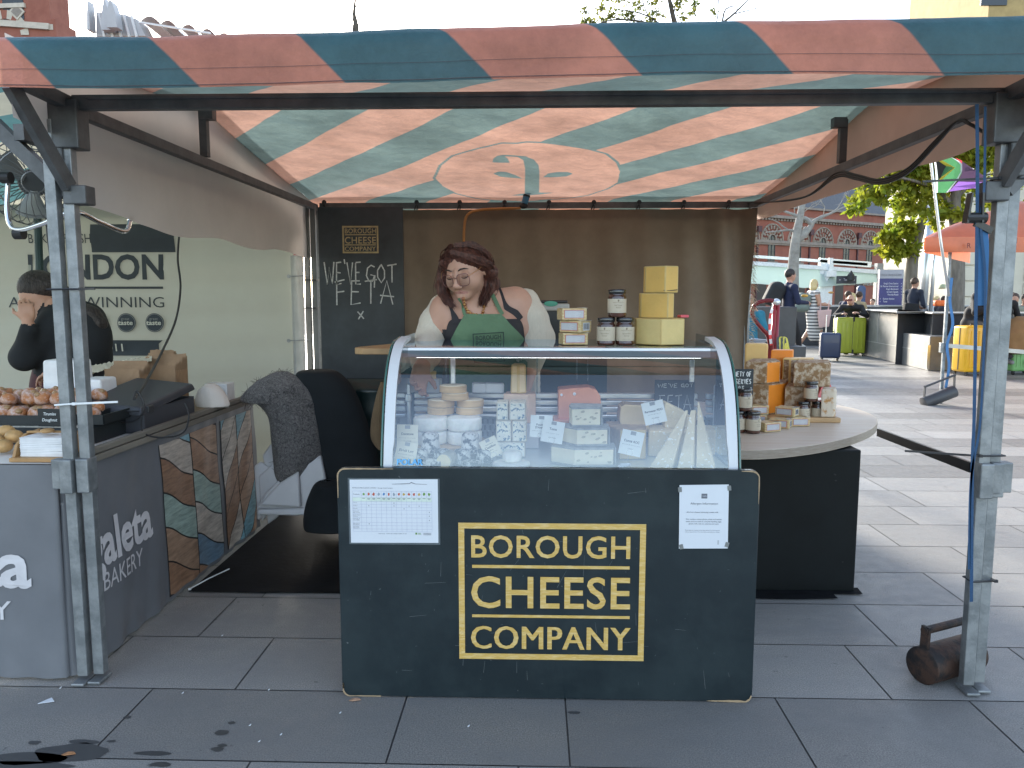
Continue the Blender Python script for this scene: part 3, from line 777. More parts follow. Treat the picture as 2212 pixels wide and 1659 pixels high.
chip([(a.x + .004, .03 + i * .01) for i in range(3)] + [(a.x + .028 - .024 * math.cos(R(t)), .028 - .024 * math.sin(R(t))) for t in range(10, 90, 15)] + [(a.x + .05 + .01 * i, .005) for i in range(9)], [.004, .006, .003, .005, .007, .004, .006, .005, .003] + [.004] * 8)
chip([(b.x - .028 + .024 * math.sin(R(t)), .028 - .024 * math.cos(R(t))) for t in range(85, 5, -15)] + [(b.x - .04 - .012 * i, .006) for i in range(10)], [.003, .006, .004, .007, .006, .005] + [.008, .008, .007, .008, .006, .005, .004, .004, .003, .002])
chip([(a.x + .003, b.z - .10 + i * .015) for i in range(5)] + [(a.x + .028 - .025 * math.cos(R(t)), b.z - .028 + .025 * math.sin(R(t))) for t in range(5, 90, 15)] + [(a.x + .04 + .016 * i, b.z - .003) for i in range(10)], [.002, .003, .004, .003, .004, .005, .006, .004, .006, .005, .006] + [.005, .004, .006, .004, .005, .004, .003, .003, .002, .002])
chip([(b.x - .06 + .012 * i, b.z - .003) for i in range(3)] + [(b.x - .028 + .025 * math.sin(R(t)), b.z - .028 + .025 * math.cos(R(t))) for t in range(0, 90, 15)] + [(b.x - .003, b.z - .05 - i * .02) for i in range(4)], [.002, .003, .004, .006, .005, .006, .005, .004, .003, .004, .003, .002, .001])
for i in range(80):
    x, z = rng.uniform(a.x + .02, b.x - .02), rng.uniform(.03, b.z - .02); an = rng.choice([0, 0, 90, 90, 60, 100]) + rng.uniform(-8, 8); l_ = rng.uniform(.008, .07) if rng.random() < .5 else .006
    m.ribbon([(x, YB0 - .0012, z), (x + l_ * math.cos(R(an)), YB0 - .0012, z + l_ * math.sin(R(an)))], [.0012, .0006], (0, -1, 0), 2, .0004)
m.build('panel', [PAINT, BARE, M('scratch', (0.12, 0.135, 0.14), 0.7)], bd)
logo(bd, YB0 - .0015, 990, 1390, 1129, 1428, GOLD, 0.019, [('BOROUGH', 1018, 1362, 1157, 1203), ('CHEESE', 1018, 1362, 1245, 1311), ('COMPANY', 1018, 1362, 1353, 1400)], [(1020, 1360, 1220, 1230), (1020, 1360, 1327, 1337)], tb=0.014)
# notices taped to the board
PAPER = M('white paper', (0.66, 0.69, 0.74), 0.4, 0.03, 6, coat=0.2)
INKG = M('grey print', (0.16, 0.17, 0.20), 0.7)
def fin(m, mats):
    m.m = [i + 1 for i in m.m]; n0 = len(m0.v); m0.v += m.v; m0.f += [tuple(i + n0 for i in f) for f in m.f]; m0.m += m.m; m0.build('page', [PAPER] + mats, t)
def sheet(name, label, cat, x0, x1, y0, y1, Y, lean=0.0):
    a, b = PY(x0, y0, Y), PY(x1, y1, Y)
    t = thing(name, label, cat, ((a.x + b.x) / 2, Y, b.z))
    m = MB(); m.add([(a.x, Y, b.z), (b.x + lean, Y, b.z + .002), (b.x, Y, a.z + .003), (a.x - lean, Y, a.z)], [(0, 1, 2, 3)]); m.add([(a.x, Y + .0012, b.z), (b.x + lean, Y + .0012, b.z + .002), (b.x, Y + .0012, a.z + .003), (a.x - lean, Y + .0012, a.z)], [(3, 2, 1, 0)])
    return t, a, b, m
YN = YB0 - .003
t, a, b, m0 = sheet('notice', 'landscape laminated allergen table taped to the board top left', 'notice', 755, 947, 1036, 1174, YN)
lam = MB(); lam.box(((a.x + b.x) / 2, YN + .0012, (a.z + b.z) / 2), (b.x - a.x + .012, .0006, a.z - b.z + .01)); lam.build('laminate_border', M('plastic laminate', (0.11, 0.13, 0.14), 0.15, coat=.5), t)
W, H_ = b.x - a.x, a.z - b.z
ic = [M('icon %d' % i, c, 0.8) for i, c in enumerate([(.16, .3, .08), (.5, .12, .08), (.3, .35, .4), (.1, .25, .5), (.5, .35, .1), (.62, .70, .62), (.36, .38, .52)])]
m = MB(); Yp = YN - .0006
def PP(u, v): return Vector((a.x + W * u, Yp, a.z - H_ * v))
def rct(u0, v0, u1, v1, mt):
    m.add([PP(u0, v1), PP(u1, v1), PP(u1, v0), PP(u0, v0)], [(0, 1, 2, 3)], mt)
cols = [.03, .128] + [.128 + (.93 - .128) * i / 14 for i in range(1, 15)]; rws = [.175, .275, .34, .385, .43, .475, .535, .595, .67, .72, .775, .815]
rct(.03, .275, .93, .34, 6)
Yp -= .0003
for u in cols: rct(u, .175, u + .0016, .815, 7)
for v in rws: rct(.03, v, .9316, v + .0028, 7)
for i in range(14):
    u = (cols[i + 1] + cols[i + 2]) / 2; k = [0, 1, 1, 2, 3, 1, 2, 1, 4, 1, 1, 4, 0, 0][i]
    n_ = 9; m.add([PP(u + .016 * math.cos(j * .7) * rng.uniform(.5, 1.1), .225 + .03 * math.sin(j * .7) * rng.uniform(.5, 1.1)) for j in range(n_)][::-1], [tuple(range(n_))], k)
    rct(u - .017, .287, u + .017, .295, 5)
    if i % 3: rct(u - .013, .303, u + .013, .31, 5)
for r_, c_ in ((2, 6), (3, 1), (3, 6), (3, 9), (3, 11), (4, 8), (5, 13), (6, 13), (7, 13), (8, 1)):
    u = (cols[c_ + 1] + cols[c_ + 2]) / 2; v = (rws[r_] + rws[r_ + 1]) / 2; rct(u - .004, v - .006, u + .004, v + .008, 5)
m.text('PRODUCTS AND ALLERGEN CONTENT - Borough Cheese Company', PP(.03, .135), (1, 0, 0), (0, 0, 1), W * .46, .0036, mat=5, align='l', lift=.0002)
m.text('Products', PP(.04, .235), (1, 0, 0), (0, 0, 1), W * .07, .004, mat=5, align='l', lift=.0002)
for v, s1, wd in ((.365, 'Cheese', .045), (.41, 'Crackers', .055), (.457, 'Piccalilli', .05), (.50, 'Preserves &', .065), (.522, 'Jelly Chutney', .08), (.56, 'Onion Relish', .085), (.58, 'Chutney', .05), (.62, 'Red Pepper &', .075), (.64, 'Horseradish', .07), (.695, 'Pear, Date &', .07), (.712, 'Ale Chutney', .07), (.745, 'Red Tomato', .065), (.765, 'Marmalade', .065)):
    m.text(s1, PP(.033, v), (1, 0, 0), (0, 0, 1), W * wd, .0026, mat=5, align='l', lift=.0002)
m.text('Reviewed by:   BOROUGH CHEESE COMPANY LTD', PP(.32, .855), (1, 0, 0), (0, 0, 1), W * .32, .003, mat=5, align='l', lift=.0002)
rct(.74, .83, .76, .86, 0); rct(.77, .835, .80, .842, 0); rct(.77, .85, .805, .857, 0)
for i in range(3): rct(.83, .835 + i * .013, .92, .840 + i * .013, 5)
m.ribbon([PP(.48, .065), PP(.6, .06), (PP(.68, .055)), PP(.70, .038), PP(.75, .06), PP(.88, .066)], [.001, .002, .002, .003, .0015, .001], (0, -1, 0), 5, .0002)
fin(m, ic[:5] + [INKG, ic[5], ic[6]])
t, a, b, m0 = sheet('notice', 'portrait allergen information sheet taped to the board top right', 'notice', 1470, 1570, 1048, 1186, YN, .003)
W, H_ = b.x - a.x, a.z - b.z; m = MB(); Yp = YN - .0006
m.text('Allergen Information', PP(.5, .30), (1, 0, 0), (0, 0, 1), W * .57, .007, mat=0, lift=.0002)
m.text('All of our cheeses (obviously) contain milk.', PP(.47, .43), (1, 0, 0), (0, 0, 1), W * .66, .0042, mat=0, lift=.0002, bold=.01)
for i, s1 in enumerate(('Our crackers contain gluten, wheat and sesame', 'seeds (and are made in a kitchen handling eggs,', 'gluten, milk, nuts inc. peanuts and soya)')):
    m.text(s1, PP(.5, .54 + i * .036), (1, 0, 0), (0, 0, 1), W * (.74, .74, .62)[i], .0042, mat=0, lift=.0002, bold=.01)
for i, s1 in enumerate(('Please speak to a member of our team about if you have a specific', 'allergy requirement or for more before choosing your cheese.')):
    m.text(s1, PP(.48, .712 + i * .027), (1, 0, 0), (0, 0, 1), W * .72, .003, mat=0, lift=.0002)
rct(.44, .13, .56, .205, 0)
m.text('CHEESE', PP(.5, .175), (1, 0, 0), (0, 0, 1), W * .09, .0035, mat=1, lift=.0006)
rct(.8, .86, .83, .93, 2)
fin(m, [INKG, PAPER, M('smudge', (.45, .47, .5), .8)])
for u, v in ((-.01, .07), (1.01, .04), (.05, .97), (1.0, .93)): m = MB(); m.box(PP(u, v), (.012, .0008, .016), (0, rng.uniform(-.4, .4), 0)); m.build('tape', M('clear tape', (0.30, 0.31, 0.30), 0.2, trans=.3), t)
# black floor mat in the stall
m = MB(); e = smooth_noise(31, 8, 9)
def fn(u, v):
    x = -1.56 + u * 2.9; y = 3.30 + v * 1.98 + e(x, 0) * .015 * (1 - v)
    return (x, y, .005 + .008 * max(0, e(x * 1.3, y)) * (1 - v) ** 2)
m.grid(fn, 80, 20)
solo(m, 'floor_mat', M('black rubber matting', (0.010, 0.011, 0.013), 0.95, 0.3, 6, 0.2, 30, spec=.1), 'black rubber floor mat covering the paving inside the stall', 'mat', (0, 3.3, 0), smooth=True)
# ================================================================ display cabinet
def Wd(px, Y): return px * (Y * 0.9936 + 0.06) / 1662.0
CX0, CX1, DK = -0.497, 0.662, 0.757
WHITE = M('white powder coat', (0.62, 0.64, 0.67), 0.35, 0.03, 5)
ALU = M('brushed aluminium', (0.62, 0.64, 0.66), 0.3, 0.06, 20, metal=0.85, stretch=(1, 1, 30))
CGL = GLASS('cabinet glass', (.985, .99, .99), 3.0)
cab = thing('display_cabinet', 'chilled display cabinet with curved glass front full of cheeses', 'display cabinet', (0.08, 2.8, 0))
cpf = [(2.468, .70), (2.476, .76), (2.503, .88), (2.545, 1.0), (2.60, 1.085), (2.665, 1.137), (2.74, 1.166), (2.86, 1.178)]
cp = path([(0, y, z) for y, z in cpf], 5)
m = MB(); m.box((.082, 2.79, .39), (CX1 - CX0 - .01, .62, .68)); m.bevel(.008); m.build('base', WHITE, cab)
m = MB(); m.add([(x, p.y, p.z) for p in cp for x in (CX0 + .03, CX1 - .03)], [(2 * i, 2 * i + 1, 2 * i + 3, 2 * i + 2) for i in range(len(cp) - 8)]); m.build('front_glass', CGL, cab, smooth=True)
m = MB(); m.box((.082, 2.99, 1.147), (CX1 - CX0 - .03, .50, .006)); m.build('top_glass', GLASS('shelf glass', (.80, .84, .83), 2.2), cab)
GEDGE = M('green glass edge', (0.03, 0.12, 0.10), 0.1, coat=.5)
for X, sd in ((CX0, 1), (CX1, -1)):
    m = MB(); n_ = len(cp)
    vs = []
    for i, p in enumerate(cp):
        d = (cp[min(i + 1, n_ - 1)] - cp[max(i - 1, 0)]).normalized(); nn = Vector((0, -d.z, d.y))
        tw = .034 if i > 8 else .030
        for x, o in ((X, .004), (X + sd * tw, .004), (X + sd * tw, -.010), (X, -.010)): vs.append(Vector((x, p.y, p.z)) + nn * o)
    m.add(vs, [(4 * i + j, 4 * i + (j + 1) % 4, 4 * i + 4 + (j + 1) % 4, 4 * i + 4 + j) for i in range(n_ - 1) for j in range(4)] + [(0, 1, 2, 3), (4 * n_ - 1, 4 * n_ - 2, 4 * n_ - 3, 4 * n_ - 4)])
    m.build('side_frame', WHITE, cab)
    m = MB(); m.prism([(p.y, p.z) for p in cp] + [(3.2, 1.178), (3.2, .70)], .004, Matrix(((0, 0, 1, X - sd * .0045 - .002), (1, 0, 0, 0), (0, 1, 0, 0), (0, 0, 0, 1))))
    m.build('side_glass', [CGL], cab)
    m = MB(); m.tube([(X - sd * .007, p.y - .004, p.z + .002) for p in cp], .0035, 6); m.build('glass_edge', GEDGE, cab)
m = MB(); m.box((.082, 2.70, 1.134), (CX1 - CX0 - .10, .05, .034)); m.bevel(.006); m.build('light_housing', M('white diffuser', (0.80, 0.84, 0.88), 0.25, 0.02), cab)
m = MB(); m.box((.082, 2.712, 1.1155), (CX1 - CX0 - .16, .018, .002)); m.build('added_fill_strip', M('added fill glow', (.9, .92, .95), .4, emit=(.92, .97, 1.0), estr=1.6), cab)  # glowing strip added under the housing to brighten the cheeses, no real tube
for x in (CX0 + .042, CX1 - .042): m = MB(); m.box((x, 2.70, 1.134), (.024, .048, .032)); m.build('housing_cap', M('grey plastic', (.45, .47, .49), .5), cab)
m = MB(); m.box((.082, 2.80, DK - .008), (CX1 - CX0 - .02, .62, .014)); m.build('deck', M('steel tray', (0.50, 0.54, 0.58), 0.28, 0.05, 6, metal=.7), cab)
m = MB()
for i, (z, h) in enumerate(((.935, .022), (.908, .02), (.882, .022), (.856, .012))): m.box((.082, 3.06 - i * .004, z), (CX1 - CX0 - .03, .03, h)); 
m.bevel(.004); m.build('rear_rail', ALU, cab)
m = MB(); m.box((.082, 3.085, .80), (CX1 - CX0 - .03, .012, .10), mat=0)
for i in range(52):
    for r_ in range(3): m.box((CX0 + .05 + i * .0215 + (.010 if r_ % 2 else 0), 3.077, .775 + r_ * .026), (.008, .006, .019), mat=1)
m.build('air_grille', [M('grey vent panel', (.30, .33, .36), .5), BAL], cab)
for x0 in (884, 1494):
    p = PY(x0, 880, 3.02); m = MB(); m.box((p.x, 3.02, .87), (.014, .014, .23)); m.box((p.x, 3.012, .93), (.024, .012, .03)); m.bevel(.003); m.build('upright', ALU, cab)
for x0, ya, yb_ in ((978, 771, 829), (1494, 777, 826)):
    a, b = PY(x0 - 5, ya, 2.80), PY(x0 + 6, yb_, 2.80)
    m = MB(); m.box(((a.x + b.x) / 2, 2.80, (a.z + b.z) / 2), (.018, .005, a.z - b.z)); m.bevel(.004)
    for z in (a.z - .012, b.z + .012): m.cyl(((a.x + b.x) / 2, 2.796, z), ((a.x + b.x) / 2, 2.791, z), .0055, 10)
    m.build('hinge_bracket', ALU, cab)
for x in (870, 965, 1160, 1245, 1268): p = PY(x, 850, 3.06); m = MB(); m.box((p.x, 3.045, 1.04), (.006, .004, .19)); m.build('door_edge', GLASS('door edge glass', (.75, .80, .80), 1.6), cab)
a, b = PY(858, 1004, 2.474), PY(914, 992, 2.474)
m = MB(); m.text('POLAR', ((a.x + b.x) / 2, 2.4755, a.z), (1, 0, 0), (0, .22, .98), b.x - a.x, b.z - a.z, bold=.03, lift=.006)
m.build('brand_lettering', M('light blue vinyl', (0.10, 0.42, 0.78), 0.4), cab)

# ================================================================ cheeses
BLOOM = M('white bloomy rind', (0.78, 0.77, 0.72), 0.85, 0.12, 14, 0.7, 32, sss=.1)
PALE = M('pale paste', (0.74, 0.62, 0.38), 0.55, 0.06, 12, 0.1, 50, sss=.15)
POPLAR = M('thin poplar wood', (0.56, 0.38, 0.20), 0.7, 0.2, 8, stretch=(1, 1, 10))
ASH = M('ash coated rind', (0.66, 0.65, 0.62), 0.9, 0.1, 42, 0.4, 60, col2=(0.05, 0.055, 0.06), lo=0.50, hi=0.60)
ASHD = M('dark ash rind', (0.60, 0.60, 0.56), 0.9, 0.1, 42, 0.4, 60, col2=(0.07, 0.075, 0.08), lo=0.44, hi=0.56)
BLUE = M('blue veined paste', (0.76, 0.75, 0.64), 0.6, 0.1, 85, 0.25, 60, col2=(0.10, 0.19, 0.26), lo=0.53, hi=0.60, sss=.1)
WAX = M('coral wax paste', (0.60, 0.25, 0.15), 0.4, 0.08, 8, speck=(0.80, 0.62, 0.50), ss=55, sth=.70)
WAXR = M('coral wax rind', (0.60, 0.20, 0.13), 0.4, 0.08)
TOMME = M('cream tomme paste', (0.74, 0.68, 0.50), 0.6, 0.06, 14, speck=(0.42, 0.38, 0.26), ss=34, sth=.735, sss=.1)
TRIND = M('grey tomme rind', (0.30, 0.31, 0.30), 0.85, 0.3, 30, 0.3, 50)
COMTE = M('comte paste', (0.62, 0.45, 0.20), 0.5, 0.06, 9, sss=.15)
CRIND = M('brown rind', (0.30, 0.20, 0.11), 0.8, 0.3, 25, 0.2, 60)
PARM = M('grainy hard paste', (0.74, 0.63, 0.42), 0.7, 0.06, 20, 0.35, 90, speck=(0.88, 0.84, 0.72), ss=70, sth=.62)
BOARD = M('light oak board', (0.44, 0.28, 0.14), 0.55, 0.2, 7, stretch=(1, 12, 1))
def rdisc(r, h, e=.006): return [(r - e, 0), (r - e * .3, e * .3), (r, e), (r, h - e), (r - e * .3, h - e * .3), (r - e, h), (r * .5, h + .0006), (.001, h)]
def wheel(name, label, cat, c, r, h, mat, group=None, e=.006, seed=0, top=1.0):
    wb = smooth_noise(seed + 50, 5, 1.5)
    m = MB(); m.lathe([(a * (1 + (top - 1) * z / h), z) for a, z in rdisc(r, h, e)], n=40, o=c, wob=lambda a, z: 1 + .02 * wb(math.cos(a) * 2, math.sin(a) * 2, z * 60))
    return solo(m, name, mat, label, cat, c, group, smooth=True, ang=50)
def wedge(name, label, poly, z0, h, mats, group=None, cat='cheese', sides=None, rind=None, bev=.003, taper=None):
    """poly in world xy; mats[0] top/bottom, mats[1] cut sides; sides = material per edge"""
    n = len(poly); a = sum(poly[i][0] * poly[(i + 1) % n][1] - poly[(i + 1) % n][0] * poly[i][1] for i in range(n))
    if a < 0:
        poly = poly[::-1]
        if sides: sides = sides[-2::-1] + sides[-1:]
    cx_, cy_ = sum(p[0] for p in poly) / n, sum(p[1] for p in poly) / n
    m = MB(); t = taper or 1.0
    top = [(cx_ + (p[0] - cx_) * t, cy_ + (p[1] - cy_) * t, z0 + h) for p in poly]
    m.add([(p[0], p[1], z0) for p in poly] + top, [tuple(range(n - 1, -1, -1)), tuple(range(n, 2 * n))], 0)
    for i in range(n):
        m.f.append((i, (i + 1) % n, n + (i + 1) % n, n + i)); m.m.append(1 if sides is None else sides[i])
    if rind:
        # a thin rind line at the foot and the head of the cut sides
        pass
    m.bevel(bev, 2, 25)
    return solo(m, name, mats, label, cat, (cx_, cy_, z0), group)
def rect(cx_, cy_, w_, d_, rz=0):
    c, s = math.cos(R(rz)), math.sin(R(rz))
    return [(cx_ + x * c - y * s, cy_ + x * s + y * c) for x, y in ((-w_ / 2, -d_ / 2), (w_ / 2, -d_ / 2), (w_ / 2, d_ / 2), (-w_ / 2, d_ / 2))]
# round board with the brie stacks and the boxed cheeses
cx_ = PY(966, 960, 2.82).x
m = MB(); m.lathe(rdisc(.152, .038, .005), n=48, o=(cx_, 2.82, DK)); solo(m, 'round_board', BOARD, 'round oak board carrying the stacked white bries', 'board', (cx_, 2.82, DK), smooth=True, ang=40)
g1 = 'white brie wheels stacked on the round board'
for s_, px_ in (('left', 930), ('right', 1004)):
    x = PY(px_, 930, 2.775).x
    for i in range(2):
        wheel('brie_wheel', ('upper' if i else 'lower') + ' white brie wheel in the %s stack on the round board' % s_, 'cheese', (x + rng.uniform(-.003, .003), 2.775, DK + .038 + i * .05), .0635, .0485, BLOOM, g1, .008, seed=px_ + i)
zb = DK + .038 + .10
g2 = 'small cheeses in thin wooden boxes above the bries'
proto = None
for (px_, Y, z, lab) in ((952, 2.845, zb, 'lower boxed cheese above the left bries'), (953, 2.842, zb + .0275, 'upper boxed cheese above the left bries'), (1014, 2.845, zb, 'lower boxed cheese above the right bries'), (1016, 2.85, zb + .0275, 'upper boxed cheese above the right bries'), (983, 2.83, zb + .055, 'lower boxed cheese of the pair crowning the pile'), (979, 2.835, zb + .0825, 'topmost boxed cheese crowning the whole pile')):
    p = PY(px_, 860, Y); p.z = z
    if proto is None:
        proto = thing('boxed_cheese', lab + ' in thin pale wood', 'cheese', p, g2)
        m = MB(); m.lathe([(.0495, 0), (.0505, .001), (.0505, .0245), (.0485, .0245), (.0485, .022)], n=40, o=p); m.bar(p + Vector((-.0, -.0508, .004)), p + Vector((.03, -.0405, .004)), .001, .006); m.build('box', POPLAR, proto, smooth=True, ang=40)
        m = MB(); m.lathe([(.0484, .018), (.047, .0255), (.03, .0265), (.001, .0262)], n=32, o=p); m.build('rind', M('cream rind', (0.70, 0.62, 0.46), .8, .15, 40, .3, 60), proto, smooth=True)
    else: dup(proto, p, rng.uniform(0, 6), lab + ' in thin pale wood')
# ash cheeses
g3 = 'ash rolled goat cheeses at the left of the cabinet'
for px_, Y, z, r, h, lab, mt in ((930, 2.645, .785, .0345, .072, 'tall ash speckled goat cheese standing before the left bries', ASH), (1016, 2.645, .785, .0345, .072, 'tall ash speckled goat cheese standing before the right bries', ASH),
        (907, 2.60, DK, .031, .05, 'short dark ash goat cheese behind the brand lettering', ASHD), (954, 2.60, DK, .032, .05, 'short dark ash goat cheese behind the cut white log', ASHD), (998, 2.60, DK, .033, .05, 'short dark ash goat cheese left of the tilted cream card', ASHD), (1046, 2.61, DK, .031, .048, 'short dark ash goat cheese under the tilted cream card', ASHD)):
    p = PY(px_, 960, Y); wheel('goat_cheese', lab, 'cheese', (p.x, Y, z), r, h, mt, g3, .008, seed=px_, top=.82)
for px_ in (930, 1016):
    p = PY(px_, 980, 2.645); m = MB(); m.cyl((p.x, 2.645, DK), (p.x, 2.645, .7848), .027, 24); solo(m, 'riser_block', M('dark brown wood', (.035, .022, .018), .5), 'small dark brown block under the tall goat cheese ' + ('before the left bries' if px_ < 1000 else 'before the right bries'), 'block', (p.x, 2.645, DK))
def log(px_, Y, z, r, ln, rz, mats, label):
    p = PY(px_, 1000, Y); d = Vector((math.sin(R(rz)), -math.cos(R(rz)), 0)); c = Vector((p.x, Y, z + r)); m = MB()
    q = [c - d * ln / 2, c - d * (ln / 2 - .004), c + d * (ln / 2 - .003), c + d * ln / 2]
    m.tube(q, [r * .9, r, r, r * .93], 28, 0); m.m[-1] = 1
    return solo(m, 'cheese_log', mats, label, 'cheese', (p.x, Y, z), g3, smooth=True, ang=40)
log(966, 2.545, DK, .026, .075, -12, [M('grey log rind', (.42, .40, .33), .9, .3, 30), PALE], 'pale cut cheese log pointing at the viewer')
log(931, 2.53, DK, .016, .08, 78, [ASHD, PALE], 'small grey ash log lying beside the brand lettering')
wheel('goat_cheese', 'low mottled round cheese lying under the tilted cream card', 'cheese', (PY(1018, 1000, 2.54).x, 2.54, DK), .034, .022, ASHD, g3)
# blue cheese
g4 = 'blocks of blue veined cheese in one stack'
for x0, x1, z0, h, lab in ((1071, 1135, DK, .056, 'lowest block of the blue cheese stack'), (1070, 1104, .8135, .077, 'left middle block of the blue cheese stack'), (1105, 1138, .8135, .077, 'right middle block of the blue cheese stack'), (1072, 1098, .891, .064, 'left top block of the blue cheese stack'), (1100, 1136, .891, .064, 'right top block of the blue cheese stack')):
    a, b = PY(x0, 940, 2.70).x, PY(x1, 940, 2.70).x
    wedge('blue_cheese', lab, rect((a + b) / 2, 2.75, b - a - .001, .09, rng.uniform(-3, 3)), z0, h, [M('blue rind', (.55, .52, .43), .8, .2, 30), BLUE], g4, bev=.004)
p = PY(1105, 1000, 2.555); wheel('white_cheese', 'wide flat white cheese under the small white one', 'cheese', (p.x, 2.555, DK), .064, .017, BLOOM, None, .007, 3)
wheel('white_cheese', 'small white cheese sitting on the wide flat one', 'cheese', (p.x + .002, 2.56, DK + .0178), .033, .034, BLOOM, None, .009, 4)
# pale wedge pair behind the blue stack
x = PY(1122, 870, 2.92).x
m = MB(); m.box((x, 2.93, DK + .0475), (.15, .12, .095)); m.bevel(.003); solo(m, 'display_riser', WHITE, 'white riser behind the blue cheese stack', 'riser', (x, 2.93, DK))
wedge('hard_cheese', 'pale pink cheese block lying behind the blue stack', [(x - .06, 2.89), (x + .035, 2.875), (x + .063, 2.90), (x + .06, 2.97), (x - .05, 2.975)], .853, .11, [M('pale pink rind', (.66, .46, .36), .6), M('pale pink paste', (.70, .52, .40), .5)])
wedge('hard_cheese', 'tall narrow cheese wedge upright on the pale pink block', [(x - .035, 2.90), (x - .004, 2.885), (x + .028, 2.90), (x + .022, 2.945), (x - .028, 2.945)], .9635, .112, [COMTE, M('buttery paste', (.74, .58, .34), .5, sss=.1)], bev=.006, taper=.86)
for px_, lab in ((1040, 'white paper packet at the back left of the bries'), (1068, 'white paper packet behind the blue cheese')):
    p = PY(px_, 850, 3.05); m = MB(); m.box((p.x, 3.05, .967), (.075, .05, .04), (0, .04, .1)); m.bevel(.006); solo(m, 'paper_packet', PAPER, lab, 'packet', (p.x, 3.05, .947))
p = PY(920, 843, 3.05); m = MB(); m.box((p.x, 3.06, .975), (.12, .05, .055), (0, 0, -.1)); m.bevel(.004); solo(m, 'paper_packet', PAPER, 'white paper packet under the hand of the seller', 'packet', (p.x, 3.05, .947))
p = PY(945, 838, 3.05); m = MB(); m.box((p.x - .03, 3.052, 1.018), (.05, .03, .03), (0, 0, .1)); solo(m, 'cheese_sample', COMTE, 'small yellow cheese piece on the paper packet', 'cheese', (p.x, 3.06, 1.003))
# coral gouda
def slab_xz(name, label, pts, Y, th, mats, group=None, rz=0):
    """piece of a wheel seen on its cut face: outline in px, thickness away from the viewer"""
    P_ = [PY(a, b, Y) for a, b in pts]; cx_ = sum(p.x for p in P_) / len(P_); zb_ = min(p.z for p in P_)
    m = MB(); m.prism([(p.x, p.z) for p in P_], th, Matrix.Translation((0, Y + th, 0)) @ TXZ, 0, 1); m.bevel(.004, 2, 40)
    return solo(m, name, mats, label, 'cheese', (cx_, Y, zb_), group)
g5 = 'coral waxed cheese halves'
slab_xz('waxed_cheese', 'upper coral waxed cheese half with a small hole in its face', [(1206, 905), (1206, 842), (1235, 839), (1272, 837), (1288, 842), (1297, 855), (1299, 875), (1296, 893), (1288, 904)], 2.84, .11, [WAX, WAXR], g5)
slab_xz('waxed_cheese', 'lower coral waxed cheese half beneath the holed one', [(1196, 992), (1196, 908), (1285, 905), (1299, 915), (1306, 935), (1306, 970), (1298, 992)], 2.80, .13, [WAX, WAXR], g5)
for a, b, r in ((1241, 851, .006), (1213, 853, .005)):
    p = PY(a, b, 2.838); m = MB(); m.lathe([(.001, 0), (r * .5, .0006), (r, .0)], n=14, T=Matrix.Translation(p) @ Matrix.Rotation(R(90), 4, 'X')); solo(m, 'price_pin', PAPER, 'white pin in the coral cheese face ' + ('near its middle' if a > 1230 else 'near its left edge'), 'pin', p)
# tomme stack
g6 = 'tomme wedges stacked three high'
for (xl, xc, xr, Yf, z0, h, lab) in ((1190, 1242, 1327, 2.56, DK, .0625, 'largest tomme wedge at the bottom of the three'), (1214, 1246, 1313, 2.60, .8205, .060, 'middle tomme wedge of the three'), (1229, 1235, 1297, 2.635, .8815, .066, 'smallest tomme wedge on top of the three')):
    a, c, b = PY(xl, 950, Yf + .05).x, PY(xc, 950, Yf).x, PY(xr, 950, Yf + .015).x
    t = thing('tomme_wedge', lab, 'cheese', (c, Yf + .06, z0), g6)
    poly = [(a, Yf + .06), (c, Yf), (b, Yf + .012), (b + .004, Yf + .11), (a + .01, Yf + .12)]
    def ins(k): 
        mx = sum(p[0] for p in poly) / 5; my = sum(p[1] for p in poly) / 5
        return [(mx + (p[0] - mx) * k, my + (p[1] - my) * k) for p in poly]
    m = MB(); m.prism(ins(.985), h - .009, Matrix.Translation((0, 0, z0 + .0045))); m.bevel(.003); m.build('paste', TOMME, t)
    m = MB(); m.prism(ins(1.0), .005, Matrix.Translation((0, 0, z0))); m.prism(ins(1.0), .005, Matrix.Translation((0, 0, z0 + h - .005))); m.prism([(b + .002, Yf + .013), (b + .0065, Yf + .013), (b + .009, Yf + .11), (b + .004, Yf + .11)], h, Matrix.Translation((0, 0, z0))); m.build('rind', TRIND, t)
    m = MB()
    for i in range(9):
        u = rng.uniform(.08, .92); q = Vector((c, Yf, 0)).lerp(Vector((b, Yf + .012, 0)), u); q.z = z0 + h * rng.uniform(.2, .8); rr = rng.uniform(.0025, .006)
        n_ = 10; m.add([q + Vector((rr * 1.3 * math.cos(k * .628), -.0012 - .0, rr * .75 * math.sin(k * .628) + .2 * rr * math.cos(k * .628))) for k in range(n_)][::1], [tuple(range(n_))])
    m.build('eyes', M('hole shade', (.42, .38, .27), .8), t)
# comte and parmesan
slab_xz('comte_piece', 'dull tan comte piece resting on the lower comte block', [(1342, 931), (1338, 905), (1341, 880), (1350, 874), (1400, 877), (1404, 934)], 2.79, .10, [M('tan paste', (.50, .37, .20), .5), CRIND])
wedge('comte_block', 'large comte block behind the white comte card', [(PY(1309, 950, 2.77).x, 2.79), (PY(1338, 950, 2.68).x, 2.68), (PY(1396, 950, 2.69).x, 2.69), (PY(1400, 950, 2.8).x, 2.86), (PY(1312, 950, 2.8).x, 2.86)], DK, .108, [CRIND, COMTE, CRIND], sides=[2, 1, 1, 1, 2])
wedge('parmesan_block', 'wide parmesan block behind the three tall shards', [(PY(1402, 950, 2.72).x, 2.74), (PY(1470, 950, 2.70).x, 2.71), (PY(1549, 950, 2.74).x, 2.76), (PY(1540, 950, 2.85).x, 2.87), (PY(1405, 950, 2.85).x, 2.87)], DK, .094, [PARM, PARM], bev=.005)
